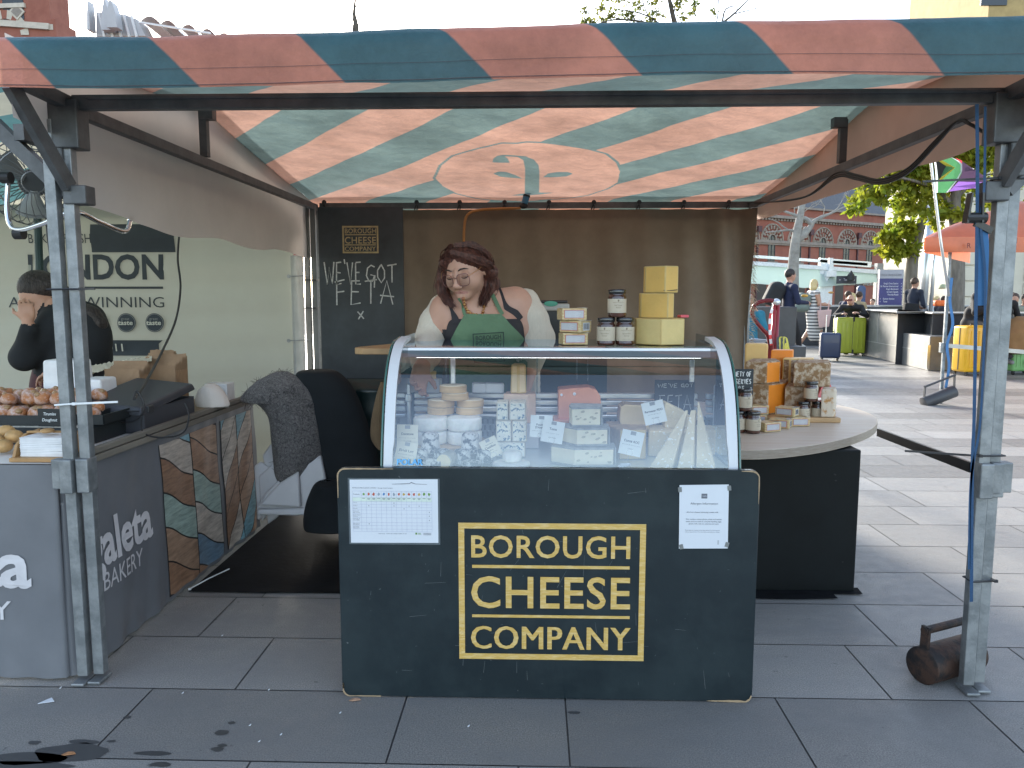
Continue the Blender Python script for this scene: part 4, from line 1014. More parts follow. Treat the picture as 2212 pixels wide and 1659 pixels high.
slab_xz('parmesan_wedge', 'pointed parmesan wedge on the wide parmesan block', [(1436, 925), (1436, 872), (1440, 870), (1478, 888), (1500, 905), (1502, 925)], 2.79, .07, [PARM, PARM])
g7 = 'tall parmesan shards leaning upright'
def shard(label, base, apex, Yb, Ya):
    b = [PY(x, y, Y) for (x, y), Y in zip(base, Yb)]; zb_ = min(p.z for p in b); zb_ = DK
    b = [Vector((p.x, p.y, DK)) for p in b]; a = [PY(x, y, Ya + d) for x, y, d in apex]
    m = MB(); n_ = len(b); m.add(b + a, [tuple(range(n_ - 1, -1, -1)), tuple(range(n_, 2 * n_))] + [(i, (i + 1) % n_, n_ + (i + 1) % n_, n_ + i) for i in range(n_)])
    m.bevel(.003, 2, 20); solo(m, 'parmesan_shard', PARM, label, 'cheese', sum(b, Vector()) / n_, g7)
shard('broad left parmesan shard leaning to the right', [(1402, 1005), (1450, 1014), (1462, 1000), (1415, 990)], [(1480, 886, 0), (1486, 885, 0), (1487, 890, .02), (1481, 892, .02)], (2.55, 2.52, 2.60, 2.63), 2.66)
shard('middle parmesan shard with a flat tip', [(1462, 1014), (1494, 1016), (1504, 1000), (1474, 992)], [(1492, 886, 0), (1503, 885, 0), (1505, 890, .02), (1494, 890, .02)], (2.53, 2.52, 2.60, 2.62), 2.66)
shard('slender right parmesan shard with a needle tip', [(1504, 1003), (1541, 1015), (1546, 1004), (1512, 990)], [(1507, 868, 0), (1510, 868, 0), (1511, 872, .015), (1508, 872, .015)], (2.56, 2.53, 2.58, 2.63), 2.66)
m = MB(); p = PY(1348, 1010, 2.55)
for i in range(7): m.tube([p + Vector((rng.uniform(-.02, .03), rng.uniform(-.01, .02), .003 + i * .001)) for _ in range(3)], .003, 4)
solo(m, 'paper_shavings', PAPER, 'crumpled white wax paper below the comte card', 'paper', (p.x, p.y, DK))
# small chalkboard in the cabinet
a, b = PY(1415, 821, 2.985), PY(1499, 905, 2.985)
t = thing('small_chalkboard', 'small chalkboard with a feta message inside the cabinet', 'chalkboard', ((a.x + b.x) / 2, 2.985, DK))
m = MB(); m.box(((a.x + b.x) / 2, 2.991, (a.z + DK) / 2), (b.x - a.x, .008, a.z - DK)); m.bevel(.002); m.build('panel', CHB, t)
m = MB()
for s1, x_, y_, h_, w_ in (("WE'VE", 1421, 837, 8, 42), ('GOT', 1471, 836, 7, 26), ('FETA', 1424, 884, 30, 66)): strokes(m, s1, PY(x_, y_, 2.984), (1, 0, 0), (0, 0, 1), Wd(h_, 2.98), .0035, W=Wd(w_, 2.98), seed=x_)
m.build('chalk_writing', CHALK, t)
# price cards
CARD = M('cream card', (0.70, 0.66, 0.52), 0.6, 0.03)
CARDW = M('white card', (0.74, 0.77, 0.74), 0.6, 0.03)
INKB = M('black print', (0.03, 0.03, 0.035), 0.7)
WIRE = M('clip wire', (.45, .45, .45), .3, metal=.8)
def card(label, cx_, cy_, Y, wpx, hpx, tilt, mat, lines, group='price cards in the cabinet'):
    c = PY(cx_, cy_, Y); W_, H_ = Wd(wpx, Y), Wd(hpx, Y); xd = Vector((math.cos(R(tilt)), 0, math.sin(R(tilt)))); yd = Vector((-math.sin(R(tilt)), .12, math.cos(R(tilt)))).normalized()
    t = thing('price_card', label, 'price card', c - yd * H_ * .5, group); nn = xd.cross(yd)
    m = MB(); q = [c + xd * sx * W_ / 2 + yd * sy * H_ / 2 for sx, sy in ((-1, -1), (1, -1), (1, 1), (-1, 1))]
    m.add([p + nn * .0005 for p in q] + [p - nn * .0005 for p in q], [(0, 1, 2, 3), (7, 6, 5, 4), (0, 4, 5, 1), (1, 5, 6, 2), (2, 6, 7, 3), (3, 7, 4, 0)]); m.build('card', mat, t)
    m = MB(); hw, hh = W_ * .12, H_ * .075; e = c + yd * H_ * .40
    m.add([e + xd * sx * hw + yd * sy * hh + nn * .0009 for sx, sy in ((-1, -1), (1, -1), (1, 1), (-1, 1))], [(0, 1, 2, 3)], 1)
    for txt, v, wf, hm, bo in lines: m.text(txt, c + yd * H_ * (.5 - v), xd, yd, W_ * wf, hm, 0, bo, lift=.0010)
    m.build('print', [INKB, M('grey logo print', (.28, .29, .29), .7)], t)
    m = MB(); r_ = W_ * .14; o = c - yd * H_ * .40
    m.tube([o + xd * r_ * math.cos(k) + yd * r_ * math.sin(k) + nn * .0015 for k in np.linspace(-1.2, 4.34, 14)], .0006, 5); m.tube([o - yd * r_, o - yd * (r_ + .02) - nn * .006], .0006, 5); m.build('clip', WIRE, t)
d_ = [('Thermised goats milk, Herefordshire', .55, .80, .0022, 0), ('Whole £11.90', .68, .36, .0026, .01), ('Half £6.10', .79, .27, .0026, .01)]
card('cream price card reading Dorstone at the far left of the glass', 880, 944, 2.60, 46, 54, -1, CARD, [('Dorstone', .42, .58, .0085, .02)] + d_)
card('cream price card reading Elrick Log overlapping the Dorstone card', 877, 980, 2.565, 46, 52, -9, CARD, [('Elrick Log', .42, .68, .0085, .02)] + d_)
card('cream price card reading Castillon tilted beside the blue cheese', 1060, 967, 2.60, 38, 42, 26, CARD, [('Guest Cheese', .32, .46, .003, .01), ('Castillon', .5, .66, .0075, .02), ('Brie', .64, .2, .003, .01), ('Raw cows milk, France', .76, .6, .002, 0)])
card("white price card reading Fourme D'Ambert left of the tommes", 1169, 921, 2.635, 47, 47, -3, CARDW, [('Fourme', .47, .44, .0075, .02), ("D'Ambert", .60, .52, .0075, .02), ('Pasteurised cows milk, Auvergne', .72, .8, .002, 0), ('£30/kg', .86, .24, .003, .01)])
card('white price card reading Tome in front of the Fourme card', 1194, 933, 2.615, 47, 47, -9, CARDW, [('Tome', .42, .34, .0085, .02), ('Cows milk from Savoie', .58, .6, .002, 0), ('£36.00/kg', .78, .34, .003, .01)])
card('white price card reading Comte AOC leaning right', 1364, 957, 2.60, 48, 53, -12, CARDW, [('Comté AOC', .48, .70, .0085, .02), ('Raw cows milk, Franche-Comté', .60, .82, .0022, 0), ('£35/kg', .76, .22, .003, .01)])
card('white price card reading Parmesan PDO tilted left', 1413, 891, 2.68, 47, 48, 13, CARDW, [('Parmesan PDO', .46, .82, .0075, .02), ('Emilia Romagna, Piemonte', .58, .6, .002, 0), ('£35.00/kg', .76, .34, .003, .01)])

# ================================================================ goods on the cabinet top
TZ = 1.1515
KRAFT = M('printed cracker wrap', (0.50, 0.36, 0.17), 0.45, 0.2, 60, stretch=(1, 1, 3), col2=(0.60, 0.50, 0.30), coat=.4)
LBL = M('ingredient label', (.42, .43, .46), .5)
REDP = M('red print', (.45, .07, .05), .6)
CELLO = M('cellophane', (.62, .60, .56), .12, .2, 30, .5, 60, coat=1.0)
crk = None
def cracker(label, c, rz=0, group=None, end=False):
    """a cracker box, label side towards -y"""
    global crk
    if crk is None:
        t = thing('cracker_box', label, 'cracker box', (0, 0, 0), group); w_, d_, h_ = .095, .075, .044
        m = MB(); m.box((0, 0, h_ / 2), (w_, d_, h_)); m.bevel(.004); m.build('box', KRAFT, t)
        m = MB(); f = -d_ / 2 - .0006
        def rc(x0, x1, z0, z1, mt, l): m.add([(x0, f - l, z0), (x1, f - l, z0), (x1, f - l, z1), (x0, f - l, z1)], [(0, 1, 2, 3)], mt)
        rc(-.040, .036, .007, .038, 0, 0); rc(-.038, .034, .009, .036, 1, .0004)
        for i in range(7): rc(-.037, .006 + .022 * ((i * 7) % 5) / 5, .0315 - i * .0032, .0325 - i * .0032, 2, .0008)
        m.build('label', [REDP, LBL, M('label text', (.62, .63, .66), .6)], t); m = MB()
        def sc(y0, y1, z0, z1, mt, l): m.add([(w_ / 2 + .0006 + l, y0, z0), (w_ / 2 + .0006 + l, y1, z0), (w_ / 2 + .0006 + l, y1, z1), (w_ / 2 + .0006 + l, y0, z1)], [(0, 1, 2, 3)], mt)
        sc(-.02, .022, .008, .036, 0, 0)
        for i in range(11): sc(-.017 + i * .0034, -.017 + i * .0034 + rng.choice([.001, .0017, .0022]), .011, .034, 1, .0004)
        m.build('barcode', [PAPER, INKB], t)
        m = MB(); m.box((w_ / 2 - .006, .0, h_ + .0012), (.022, .06, .001), (0, .1, 0)); m.build('wrapper_fold', CELLO, t)
        t.location = c; t.rotation_euler = (0, 0, R(rz)); crk = t; return t
    r = dup(crk, c, R(rz), label)
    if group: r['group'] = group
    return r
gc = 'cracker boxes stacked on the cabinet top'
x = PY(1240, 720, 2.86).x
cracker('bottom cracker box of the three stacked on the cabinet', (x - .002, 2.88, TZ), 12, gc)
cracker('middle cracker box of the three, its barcode end turned forward', (x + .006, 2.88, TZ + .0455), -38, gc)
cracker('top cracker box of the three stacked on the cabinet', (x - .008, 2.88, TZ + .091), 14, gc)
JARGL = M('dark preserve in glass', (.05, .022, .016), .08, .4, 18, coat=1.0, col2=(.10, .035, .02))
LID = M('black gloss lid', (.012, .013, .015), .18, coat=.6)
JLAB = M('kraft jar label', (.52, .46, .36), .75, .05)
INKJ = M('brown jar print', (.22, .17, .12), .8)
jr = {}
def jar(label, c, rz, text, group):
    key = text
    if key in jr:
        r = dup(jr[key], c, R(rz), label); r['group'] = group; return r
    t = thing('preserve_jar', label, 'jar', (0, 0, 0), group); r_ = .034
    m = MB(); m.lathe([(.030, 0), (r_ - .001, .003), (r_, .008), (r_, .072), (r_ - .003, .079), (.029, .083), (.029, .086)], n=32); m.build('glass', JARGL, t, smooth=True, ang=50)
    m = MB(); m.lathe([(.0315, .085), (.033, .087), (.033, .100), (.031, .102), (.02, .1015), (.001, .1015)], n=32); m.build('lid', LID, t, smooth=True, ang=50)
    m = MB(); m.lathe([(r_ + .0004, .016), (r_ + .0006, .017), (r_ + .0006, .066), (r_ + .0004, .067)], n=40); m.f = m.f[:-2]; m.m = m.m[:-2]; lb = m.build('label', JLAB, t, smooth=True)
    m = MB()
    def wrap(p): 
        a = p.x / (r_ + .0012); return Vector(((r_ + .0012) * math.sin(a), -(r_ + .0012) * math.cos(a), p.z))
    for s1, z, w_, h_ in (('England Preserves', .053, .042, .0035),) + tuple((s2, .041 - i * .008, len(s2) * .0028, .0052) for i, s2 in enumerate(text.split('|'))) + (('made in London', .022, .03, .002),):
        m.text(s1, (0, 0, z), (1, 0, 0), (0, 0, 1), w_, h_, 0, lift=0, warp=wrap)
    m.add([wrap(Vector((.003 * math.cos(k * .6), 0, .061 + .0042 * math.sin(k * .6)))) for k in range(10)], [tuple(range(10))])
    m.build('print', INKJ, t)
    t.location = c; t.rotation_euler = (0, 0, R(rz)); jr[key] = t; return t
gj = 'preserve jars on the cabinet top'
x1, x2, x3 = PY(1309, 720, 2.86).x, PY(1350, 720, 2.86).x, PY(1332, 720, 2.86).x
jar('left spiced plum jar of the lower pair on the cabinet', (x1, 2.86, TZ), -14, 'Spiced Plum|Chutney', gj)
jar('right spiced plum jar of the lower pair, against the yellow cheese', (x2, 2.86, TZ), 4, 'Spiced Plum|Chutney', gj)
jar('red tomato jar balanced on the two spiced plum jars', (x3, 2.862, TZ + .1025), 3, 'Red Tomato|Relish', gj)
YEL = M('yellow hard cheese', (0.60, 0.38, 0.10), 0.5, 0.14, 5, 0.2, 40, sss=.12, speck=(.42, .26, .08), ss=70, sth=.74)
YELP = M('pale yellow hard cheese', (0.60, 0.47, 0.20), 0.5, 0.14, 5, 0.2, 40, sss=.12, speck=(.46, .34, .13), ss=70, sth=.74)
YR = M('yellow rind', (0.50, 0.36, 0.14), 0.6, 0.15, 12)
gy = 'yellow cheese blocks stacked at the right of the cabinet top'
def yblock(label, xl, xc, xr, Yf, z0, h, mt, dl=.09, dr=.03, lean=0):
    a, c, b = PY(xl, 700, Yf + dl).x, PY(xc, 700, Yf).x, PY(xr, 700, Yf + dr).x
    return wedge('hard_cheese', label, [(a, Yf + dl), (a + .004, Yf + dl - .02), (c, Yf), (b, Yf + dr), (b, Yf + .15), (a + .02, Yf + .16)], z0, h, [YR, mt], gy, bev=.004)
yblock('large pale cheese block at the bottom of the yellow stack', 1370, 1428, 1479, 2.82, TZ, .098, YELP)
yblock('middle yellow cheese block of the stack', 1379, 1442, 1455, 2.83, TZ + .0985, .092, YEL)
yblock('top yellow cheese block of the stack, cut by a crack', 1388, 1435, 1463, 2.83, TZ + .191, .098, YEL)
a, b = PY(1433, 624, 2.828), PY(1464, 627, 2.84)
m = MB(); m.tube([PY(1432, 627, 2.829), PY(1445, 628, 2.838), PY(1463, 626, 2.851)], [.0006, .0012, .0016], 5); solo(m, 'cheese_wire', INKB, 'dark cutting wire left in the top yellow block', 'wire', a)
p = PY(1470, 686, 2.98); m = MB(); m.box((p.x, 2.93, TZ + .099 + .005), (.035, .03, .01), (0, 0, .3)); m.bevel(.003); solo(m, 'sticker_roll', M('pink plastic', (.65, .10, .13), .4), 'small pink tag lying on the large pale block', 'tag', (p.x, 2.93, TZ + .099))
# white machine behind, wooden counter
p = PY(1190, 690, 3.75); a, b = PY(1150, 648, 3.75), PY(1230, 735, 3.75)
t = thing('scale_printer', 'black and white weighing scale with a green badge behind the seller', 'scale', (p.x, 3.8, 1.087))
m = MB(); m.box(((a.x + b.x) / 2, 3.82, (1.087 + a.z) / 2 - .02), (b.x - a.x, .14, a.z - 1.087 - .04)); m.bevel(.008); m.build('body', M('black plastic', (.015, .017, .02), .4), t)
m = MB(); m.box(((a.x + b.x) / 2, 3.80, a.z - .035), (b.x - a.x - .004, .13, .035)); m.bevel(.006); m.build('white_band', M('offwhite plastic', (.42, .42, .40), .5), t)
m = MB(); m.box(((a.x + b.x) / 2, 3.82, a.z - .008), (b.x - a.x - .02, .15, .014)); m.bevel(.005); m.build('top_cover', M('black plastic', (.015, .017, .02), .4), t)
c = PY(1190, 656, 3.733); m = MB(); m.lathe([(.001, .002), (.02, .0015), (.022, 0)], n=24, T=Matrix.Translation(c) @ Matrix.Diagonal((1.5, 1, .6, 1)) @ Matrix.Rotation(R(90), 4, 'X')); m.build('badge', M('green badge', (.05, .32, .22), .4), t)
t = thing('work_counter', 'oak topped work counter behind the seller', 'counter', (-.2, 3.9, 0))
x0, x1 = PY(760, 750, 3.6).x, PY(1330, 780, 3.6).x
m = MB(); m.prism([(x0 + .05, 3.60), (x1, 3.60), (x1, 4.2), (x0 + .25, 4.2), (x0 + .01, 3.72), (x0, 3.66), (x0 + .01, 3.62)], .03, Matrix.Translation((0, 0, 1.057))); m.bevel(.004); m.build('counter_top', BOARD, t)
m = MB(); m.box(((x0 + x1) / 2 + .15, 3.95, .528), (x1 - x0 - .35, .4, 1.055)); m.build('base_cabinet', M('dark teal board', (.012, .03, .034), .6), t)

# ================================================================ right hand round table
TT = 0.70
ply = M('limed birch top', (0.54, 0.44, 0.34), 0.5, 0.12, 3.5, 0.05, 40, stretch=(1, 9, 1), col2=(0.60, 0.53, 0.45), lo=.35, hi=.7)
plyE = M('birch ply edge', (0.26, 0.21, 0.165), 0.7, 0.3, 20, stretch=(1, 1, 40), col2=(.36, .31, .26))
tb = thing('round_table', 'rounded limed wood table on a black base beside the cabinet', 'table', (1.0, 3.7, 0))
# plan outline of the top measured on its rim
rim = [PZ(x, y, TT) for x, y in ((1590, 972), (1640, 972), (1700, 968), (1770, 959), (1830, 946), (1870, 932), (1890, 920), (1896, 908), (1890, 899), (1872, 890), (1845, 882), (1812, 875))]
poly = [(0.30, rim[0].y + .02), (.55, rim[0].y + .005)] + [(p.x, p.y) for p in path(rim, 4)] + [(1.60, 4.45), (1.3, 4.7), (0.9, 4.8), (.5, 4.8), (.3, 4.6)]
m = MB(); m.prism(poly, .040, Matrix.Translation((0, 0, TT - .040)), 0, 1); m.bevel(.002, 2, 50); m.build('table_top', [ply, plyE], tb)
GR = M('black paint', (0.004, 0.006, 0.007), 0.5, .3, 5, .05, 30, spec=.2, speck=(.05, .05, .05), ss=25, sth=.74)
bx = PZ(1845, 1280); m = MB(); m.box(((.35 + bx.x) / 2, bx.y + .35, .329), (bx.x - .35, .70, .650)); m.bevel(.006); m.build('base', GR, tb)
a = PZ(1600, 1287); b = PZ(1865, 1288)
m = MB(); e = smooth_noise(41, 7, 12); m.grid(lambda u, v: (.5 + (b.x - .5) * u + v * .01, bx.y - .035 + .08 * v + .006 * e(u * 2, v), .006 + .010 * max(0, e(u * 1.7, 1)) * (1 - v)), 40, 4)
solo(m, 'mat_edge', M('black rubber matting', (0.012, 0.014, 0.016), 0.7), 'edge of a black rubber mat under the round table base', 'mat', (1, bx.y, 0), smooth=True)
m = MB(); m.bar(PY(1897, 934, 3.45), PY(2098, 1010, 2.56), .012, .034); solo(m, 'tie_bar', M('black painted steel', (.01, .01, .012), .4), 'black steel bar running from the round table to the right post', 'bar', PY(1897, 934, 3.45))
# cheeses on the round table
MOULD = M('mottled brown rind', (0.26, 0.15, 0.07), 0.85, 0.2, 36, 0.4, 50, col2=(0.52, 0.42, 0.31), lo=0.46, hi=0.60)
ORG = M('orange paste', (0.80, 0.25, 0.02), 0.5, 0.06, 10, 0.06, 60, sss=.1)
TAN = M('tan paste block', (0.70, 0.46, 0.17), 0.5, 0.06, 10, sss=.1)
gt = 'cheeses piled on the round table'
def tblock(label, name, base, z0, h, mats, sides=None, bev=.006):
    return wedge(name, label, base, z0, h, mats, gt, sides=sides, bev=bev)
def XY(x, Y): return (PY(x, 900, Y).x, Y)
def zof(y, Y): return PY(1700, y, Y).z
cb_ = MB(); cb_.box(((PY(1632, 900, 3.9).x + PY(1809, 900, 3.9).x) / 2, 4.03, TT + .013), (PY(1809, 900, 3.9).x - PY(1632, 900, 3.9).x, .36, .026)); cb_.bevel(.006); solo(cb_, 'cheese_board', BOARD, 'wooden cheese board under the pile on the round table', 'board', (1.4, 3.98, TT))
zb_ = TT + .027
Yc = 3.97
tblock('lower orange cheese with mottled rind on the round table', 'orange_cheese', [XY(1622, Yc), XY(1657, Yc - .04), XY(1692, Yc + .06), XY(1700, Yc + .22), XY(1632, Yc + .22)], zb_, zof(829, Yc) - zb_, [MOULD, ORG, MOULD], [2, 1, 1, 2, 2])
z1 = zof(829, Yc) + .001
tblock('upper orange cheese with mottled rind on the lower one', 'orange_cheese', [XY(1606, Yc + .01), XY(1652, Yc - .02), XY(1682, Yc + .05), XY(1672, Yc + .2), XY(1620, Yc + .2)], z1, zof(781, Yc) - z1, [MOULD, ORG, MOULD], [2, 1, 1, 2, 2])
tblock('thin orange cheese slab standing behind the mottled pair', 'orange_cheese', [XY(1660, 4.32), XY(1707, 4.30), XY(1709, 4.40), XY(1664, 4.40)], TT + .001, zof(757, 4.31) - TT, [ORG, ORG])
tblock('pale tan cheese block behind the upper orange cheese', 'tan_cheese', [XY(1604, 4.30), XY(1654, 4.29), XY(1650, 4.4), XY(1606, 4.4)], TT + .001, zof(743, 4.3) - TT, [TAN, TAN], bev=.01)
tblock('lower mottled brown cheese under the big one', 'mottled_cheese', [XY(1693, Yc + .02), XY(1750, Yc), XY(1754, Yc + .2), XY(1700, Yc + .22)], zb_, zof(836, Yc) - zb_, [MOULD, MOULD])
z2 = zof(836, Yc) + .001
tblock('big mottled brown cheese block on top of the pile', 'mottled_cheese', [XY(1710, Yc - .01), XY(1790, Yc - .01), XY(1786, Yc + .2), XY(1720, Yc + .22)], z2, zof(783, Yc) - z2, [MOULD, MOULD], bev=.008)
tblock('half wheel with a printed rind behind the big mottled block', 'printed_cheese', [XY(1686, Yc + .24), XY(1702, Yc + .225), XY(1752, Yc + .23), XY(1752, Yc + .33), XY(1690, Yc + .33)], zb_, zof(774, Yc + .24) - zb_, [TAN, MOULD])
tblock('whitish mottled cheese at the right end of the board', 'mottled_cheese', [XY(1772, 3.86), XY(1801, 3.85), XY(1805, 3.87), XY(1803, 3.96), XY(1775, 3.96)], zb_, zof(840, 3.86) - zb_, [M('white mottled rind', (.60, .52, .42), .85, .2, 22, .3, 50, col2=(.42, .22, .08), lo=.52, hi=.62)] * 2, bev=.008)
m = MB(); p = PY(1786, 835, 4.12); m.add([p + Vector(v) for v in ((-.05, 0, -.06), (.05, 0, -.06), (.05, .08, -.06), (-.05, .08, -.06), (-.01, .02, .03), (.028, .02, .012))], [(3, 2, 1, 0), (0, 1, 5, 4), (1, 2, 5), (2, 3, 4, 5), (3, 0, 4)]); m.bevel(.004); solo(m, 'waxed_wedge', M('red wax', (.62, .08, .07), .3, coat=.4), 'small red waxed wedge behind the whitish cheese', 'cheese', (p.x, p.y, TT + .0), gt)
gj2, gc2 = 'preserve jars on the round table', 'cracker boxes on the round table'
def onT(x, y, z=TT): return PZ(x, y, z)
zt_ = TT + .001
p = onT(1597, 936); jar('red relish jar half hidden by the cabinet edge', (p.x, p.y + .03, zt_), -20, 'Red Tomato|Relish', gj2)
p2 = onT(1630, 938); jar('front chutney jar between the relish and a cracker box', (p2.x, p2.y + .03, zt_), 30, 'Old Spot|Chutney', gj2)
jar('chutney jar stacked upon the two jars by the cabinet', ((p.x + p2.x) / 2 - .005, (p.y + p2.y) / 2 + .04, zt_ + .1025), 18, 'Old Spot|Chutney', gj2)
p3 = onT(1738, 912); p4 = onT(1760, 911)
jar('chutney jar half behind the stacked cracker boxes', (p3.x, p3.y + .03, zt_), 40, 'Spiced Plum|Chutney', gj2)
jar('chutney jar at the right end of the cracker boxes', (p4.x + .025, p4.y + .03, zt_), 30, 'Old Spot|Chutney', gj2)
jar('chutney jar on top of the pair beside the mottled cheese', ((p3.x + p4.x) / 2 + .008, p3.y + .03, zt_ + .1025), 25, 'Old Spot|Chutney', gj2)
q = onT(1664, 934); cracker('front cracker box turned with its label to the right', (q.x - .0, q.y + .04, zt_), 24, gc2)
q = onT(1694, 928); cracker('middle cracker box beside the front one', (q.x, q.y + .06, zt_), -28, gc2)
q = onT(1728, 922); cracker('right cracker box under the crosswise one', (q.x, q.y + .04, zt_), 8, gc2)
q = onT(1708, 922); cracker('crosswise cracker box resting on the lower boxes', (q.x, q.y + .06, zt_ + .0455), -38, gc2)
q = onT(1644, 922); cracker('cracker box behind the front chutney jar, under another', (q.x, q.y + .11, zt_), 12, gc2)
cracker('white topped cracker box raised behind the front jar', (q.x + .01, q.y + .12, zt_ + .0455), 12, gc2)
a, b = PY(1540, 797, 3.62), PY(1626, 880, 3.62)
t = thing('small_chalkboard', 'small chalkboard pricing preserves between cabinet and orange cheese', 'chalkboard', ((a.x + b.x) / 2, 3.62, TT))
m = MB(); m.box(((a.x + b.x) / 2, 3.625, (a.z + TT) / 2), (b.x - a.x, .008, a.z - TT)); m.bevel(.004); m.build('panel', CHB, t)
m = MB()
for s1, x_, y_, h_, w_ in (('VARIETY OF', 1572, 813, 10, 50), ('PRESERVES', 1572, 829, 10, 50), ('5.95', 1584, 843, 9, 24), ('each', 1609, 843, 7, 15)): strokes(m, s1, PY(x_, y_, 3.619), (1, 0, 0), (0, 0, 1), Wd(h_, 3.62), .0042, W=Wd(w_, 3.62), seed=x_ + y_)
m.build('chalk_writing', M('bright chalk', (.7, .72, .72), .9), t)
# ================================================================ neighbouring bakery stall
def pillow(name, mats, label, cat, rows, Y, th, seed=1, nu=26, k=5, group=None, parent=None, bump=.2, freq=9, lean=0.0, mat=None):
    """soft body: silhouette rows (y, x left, x right) in px at depth Y, rounded towards the viewer and the back"""
    nn = smooth_noise(seed, 9, freq); rr_ = path([(r[1], r[0], r[2]) for r in rows], k); n = len(rr_)
    m = MB()
    def surf(sgn):
        def fn(u, v):
            i = min(int(v * (n - 1)), n - 2); f = v * (n - 1) - i; q = rr_[i].lerp(rr_[i + 1], f)
            p = PY(q.x + (q.z - q.x) * u, q.y, Y); e = math.sqrt(max(0, 1 - (2 * u - 1) ** 2)) * min(1, 6 * min(v, 1 - v) + .15)
            d = th * e * sgn + (th * bump * nn(p.x * 2, p.z * 2, sgn) * e)
            return (p.x, Y - d - lean * (1.33 - p.z), p.z)
        return fn
    m.grid(surf(1), nu, n * 2); b = len(m.v); m.grid(lambda u, v: surf(-.8)(1 - u, v), nu, n * 2)
    if parent is not None: return m.build(name, mats, parent, smooth=True)
    c = PY((rows[-1][1] + rows[-1][2]) / 2, rows[-1][0], Y)
    return solo(m, name, mats, label, cat, c, group, smooth=True)
bk = thing('bakery_table', 'bakery table wrapped in a printed grey cloth on the left', 'table', (-2.3, 3.3, 0))
BX, BY, BT = -1.60, 2.515, .762
GCL = M('grey vinyl cloth', (0.155, 0.16, 0.175), 0.42, 0.12, 3, 0.12, 7)
plan = path([(-3.9, BY, 0), (-3.0, BY, 0), (-1.75, BY, 0), (BX - .03, BY + .012, 0), (BX, BY + .07, 0), (BX, 2.9, 0), (BX, 3.6, 0), (BX, 4.28, 0)], 8)
L_ = [0]
for p, q in zip(plan, plan[1:]): L_.append(L_[-1] + (q - p).length)
nc = smooth_noise(61, 9, 4)
def clothpt(s_, z, lift=0.0):
    i = max(0, min(np.searchsorted(L_, s_) - 1, len(plan) - 2)); f = (s_ - L_[i]) / max(L_[i + 1] - L_[i], 1e-6)
    p = plan[i].lerp(plan[i + 1], f); d = (plan[i + 1] - plan[i]).normalized(); n = Vector((d.y, -d.x, 0))
    lo = 1 - z / BT
    w_ = .030 * lo * nc(s_ * 1.6, z * 1.2) + .006 * math.sin(s_ * 40 + nc(s_, 0) * 3) * max(0, lo - .86) * 7 + .010 * nc(s_ * 4, z * 3)
    return p + n * (w_ + .02 * lo + lift) + Vector((0, 0, z + .012 * nc(s_ * 2, 0) * max(0, lo - .6)))
m = MB(); m.grid(lambda u, v: clothpt(u * L_[-1], .012 + (BT - .012) * v), 240, 34); cl = m.build('table_cloth', GCL, bk, smooth=True)
def s_at(Y): return L_[-1] - (4.28 - Y)
m = MB()
def wrapc(o): return lambda p: clothpt(s_at(p.y), p.z, .0035)
m.text('galeta', (BX, 2.60, .35), (0, 1, 0), (0, 0, 1), .46, .165, 0, .028, 'l', 0, warp=wrapc(0))
m.text('BAKERY', (BX, 2.67, .255), (0, 1, 0), (0, 0, 1), .30, .07, 0, .0, 'l', 0, shear=.12, warp=wrapc(0))
m.build('printed_lettering', M('white vinyl print', (.62, .60, .62), .5), bk); m = MB()
xr = PY(70, 1200, BY).x; zb_ = PY(70, 1264, BY).z
def wrapf(p): return clothpt(p.x + 3.9, p.z, .004)
m.text('galeta', (xr, BY, zb_), (1, 0, 0), (0, 0, 1), .60, .17, 0, .028, 'r', 0, warp=wrapf)
m.text('BAKERY', (xr - .08, BY, zb_ - .12), (1, 0, 0), (0, 0, 1), .40, .07, 0, .0, 'r', 0, warp=wrapf)
m.build('printed_lettering', M('white vinyl print', (.62, .60, .62), .5), bk)
pm = [M('plank print ' + n_, c, .45, .35, 5, stretch=(1, 2, 14)) for n_, c in (('blue', (.15, .24, .33)), ('brown', (.34, .22, .15)), ('teal', (.30, .40, .36)), ('grey', (.46, .41, .36)), ('rust', (.28, .16, .10)), ('sky', (.18, .36, .44)))]
INKL = M('plank outline print', (.02, .02, .022), .5)
m = MB(); Yc_ = 3.78; rr2 = random.Random(3)
for ya_, yb2 in ((3.17, Yc_ - .015), (Yc_ + .025, 4.225)): m.grid(lambda u, v: clothpt(s_at(ya_ + (yb2 - ya_) * u), .03 + .67 * v, .0018), 30, 16, 6)
for side in (0, 1):
    y0, y1 = ((3.17, Yc_ - .02) if side == 0 else (Yc_ + .03, 4.22))
    for cI in range(2):
        ya, yb_ = y0 + (y1 - y0) * cI / 2, y0 + (y1 - y0) * (cI + 1) / 2; off = rr2.uniform(0, .1)
        for r_ in range(-4, 9):
            zt_ = .02 + r_ * .152 + off; sl = (-.42 if side == 0 else .62); hh = .144
            n_ = 8; cols_ = []
            for q in range(n_ + 1):
                y = ya + .004 + (yb_ - ya - .008) * q / n_; b_ = zt_ + sl * (y - ya) * (1.2 if side == 0 else 1.6) + .007 * math.sin(q * .9)
                lo_, hi_ = max(.03, min(.70, b_)), max(.03, min(.70, b_ + hh)); cols_.append((y, lo_, hi_))
            if max(c[2] - c[1] for c in cols_) < .01: continue
            mt = rr2.randrange(6)
            b = len(m.v)
            m.add([clothpt(s_at(y), z, .003) for y, lo_, hi_ in cols_ for z in (lo_, lo_ + (hi_ - lo_) * .33, lo_ + (hi_ - lo_) * .67, hi_)], [(4 * i + j, 4 * i + 4 + j, 4 * i + 5 + j, 4 * i + 1 + j) for i in range(n_) for j in range(3)], mt)
m.build('plank_print', pm + [INKL], bk)
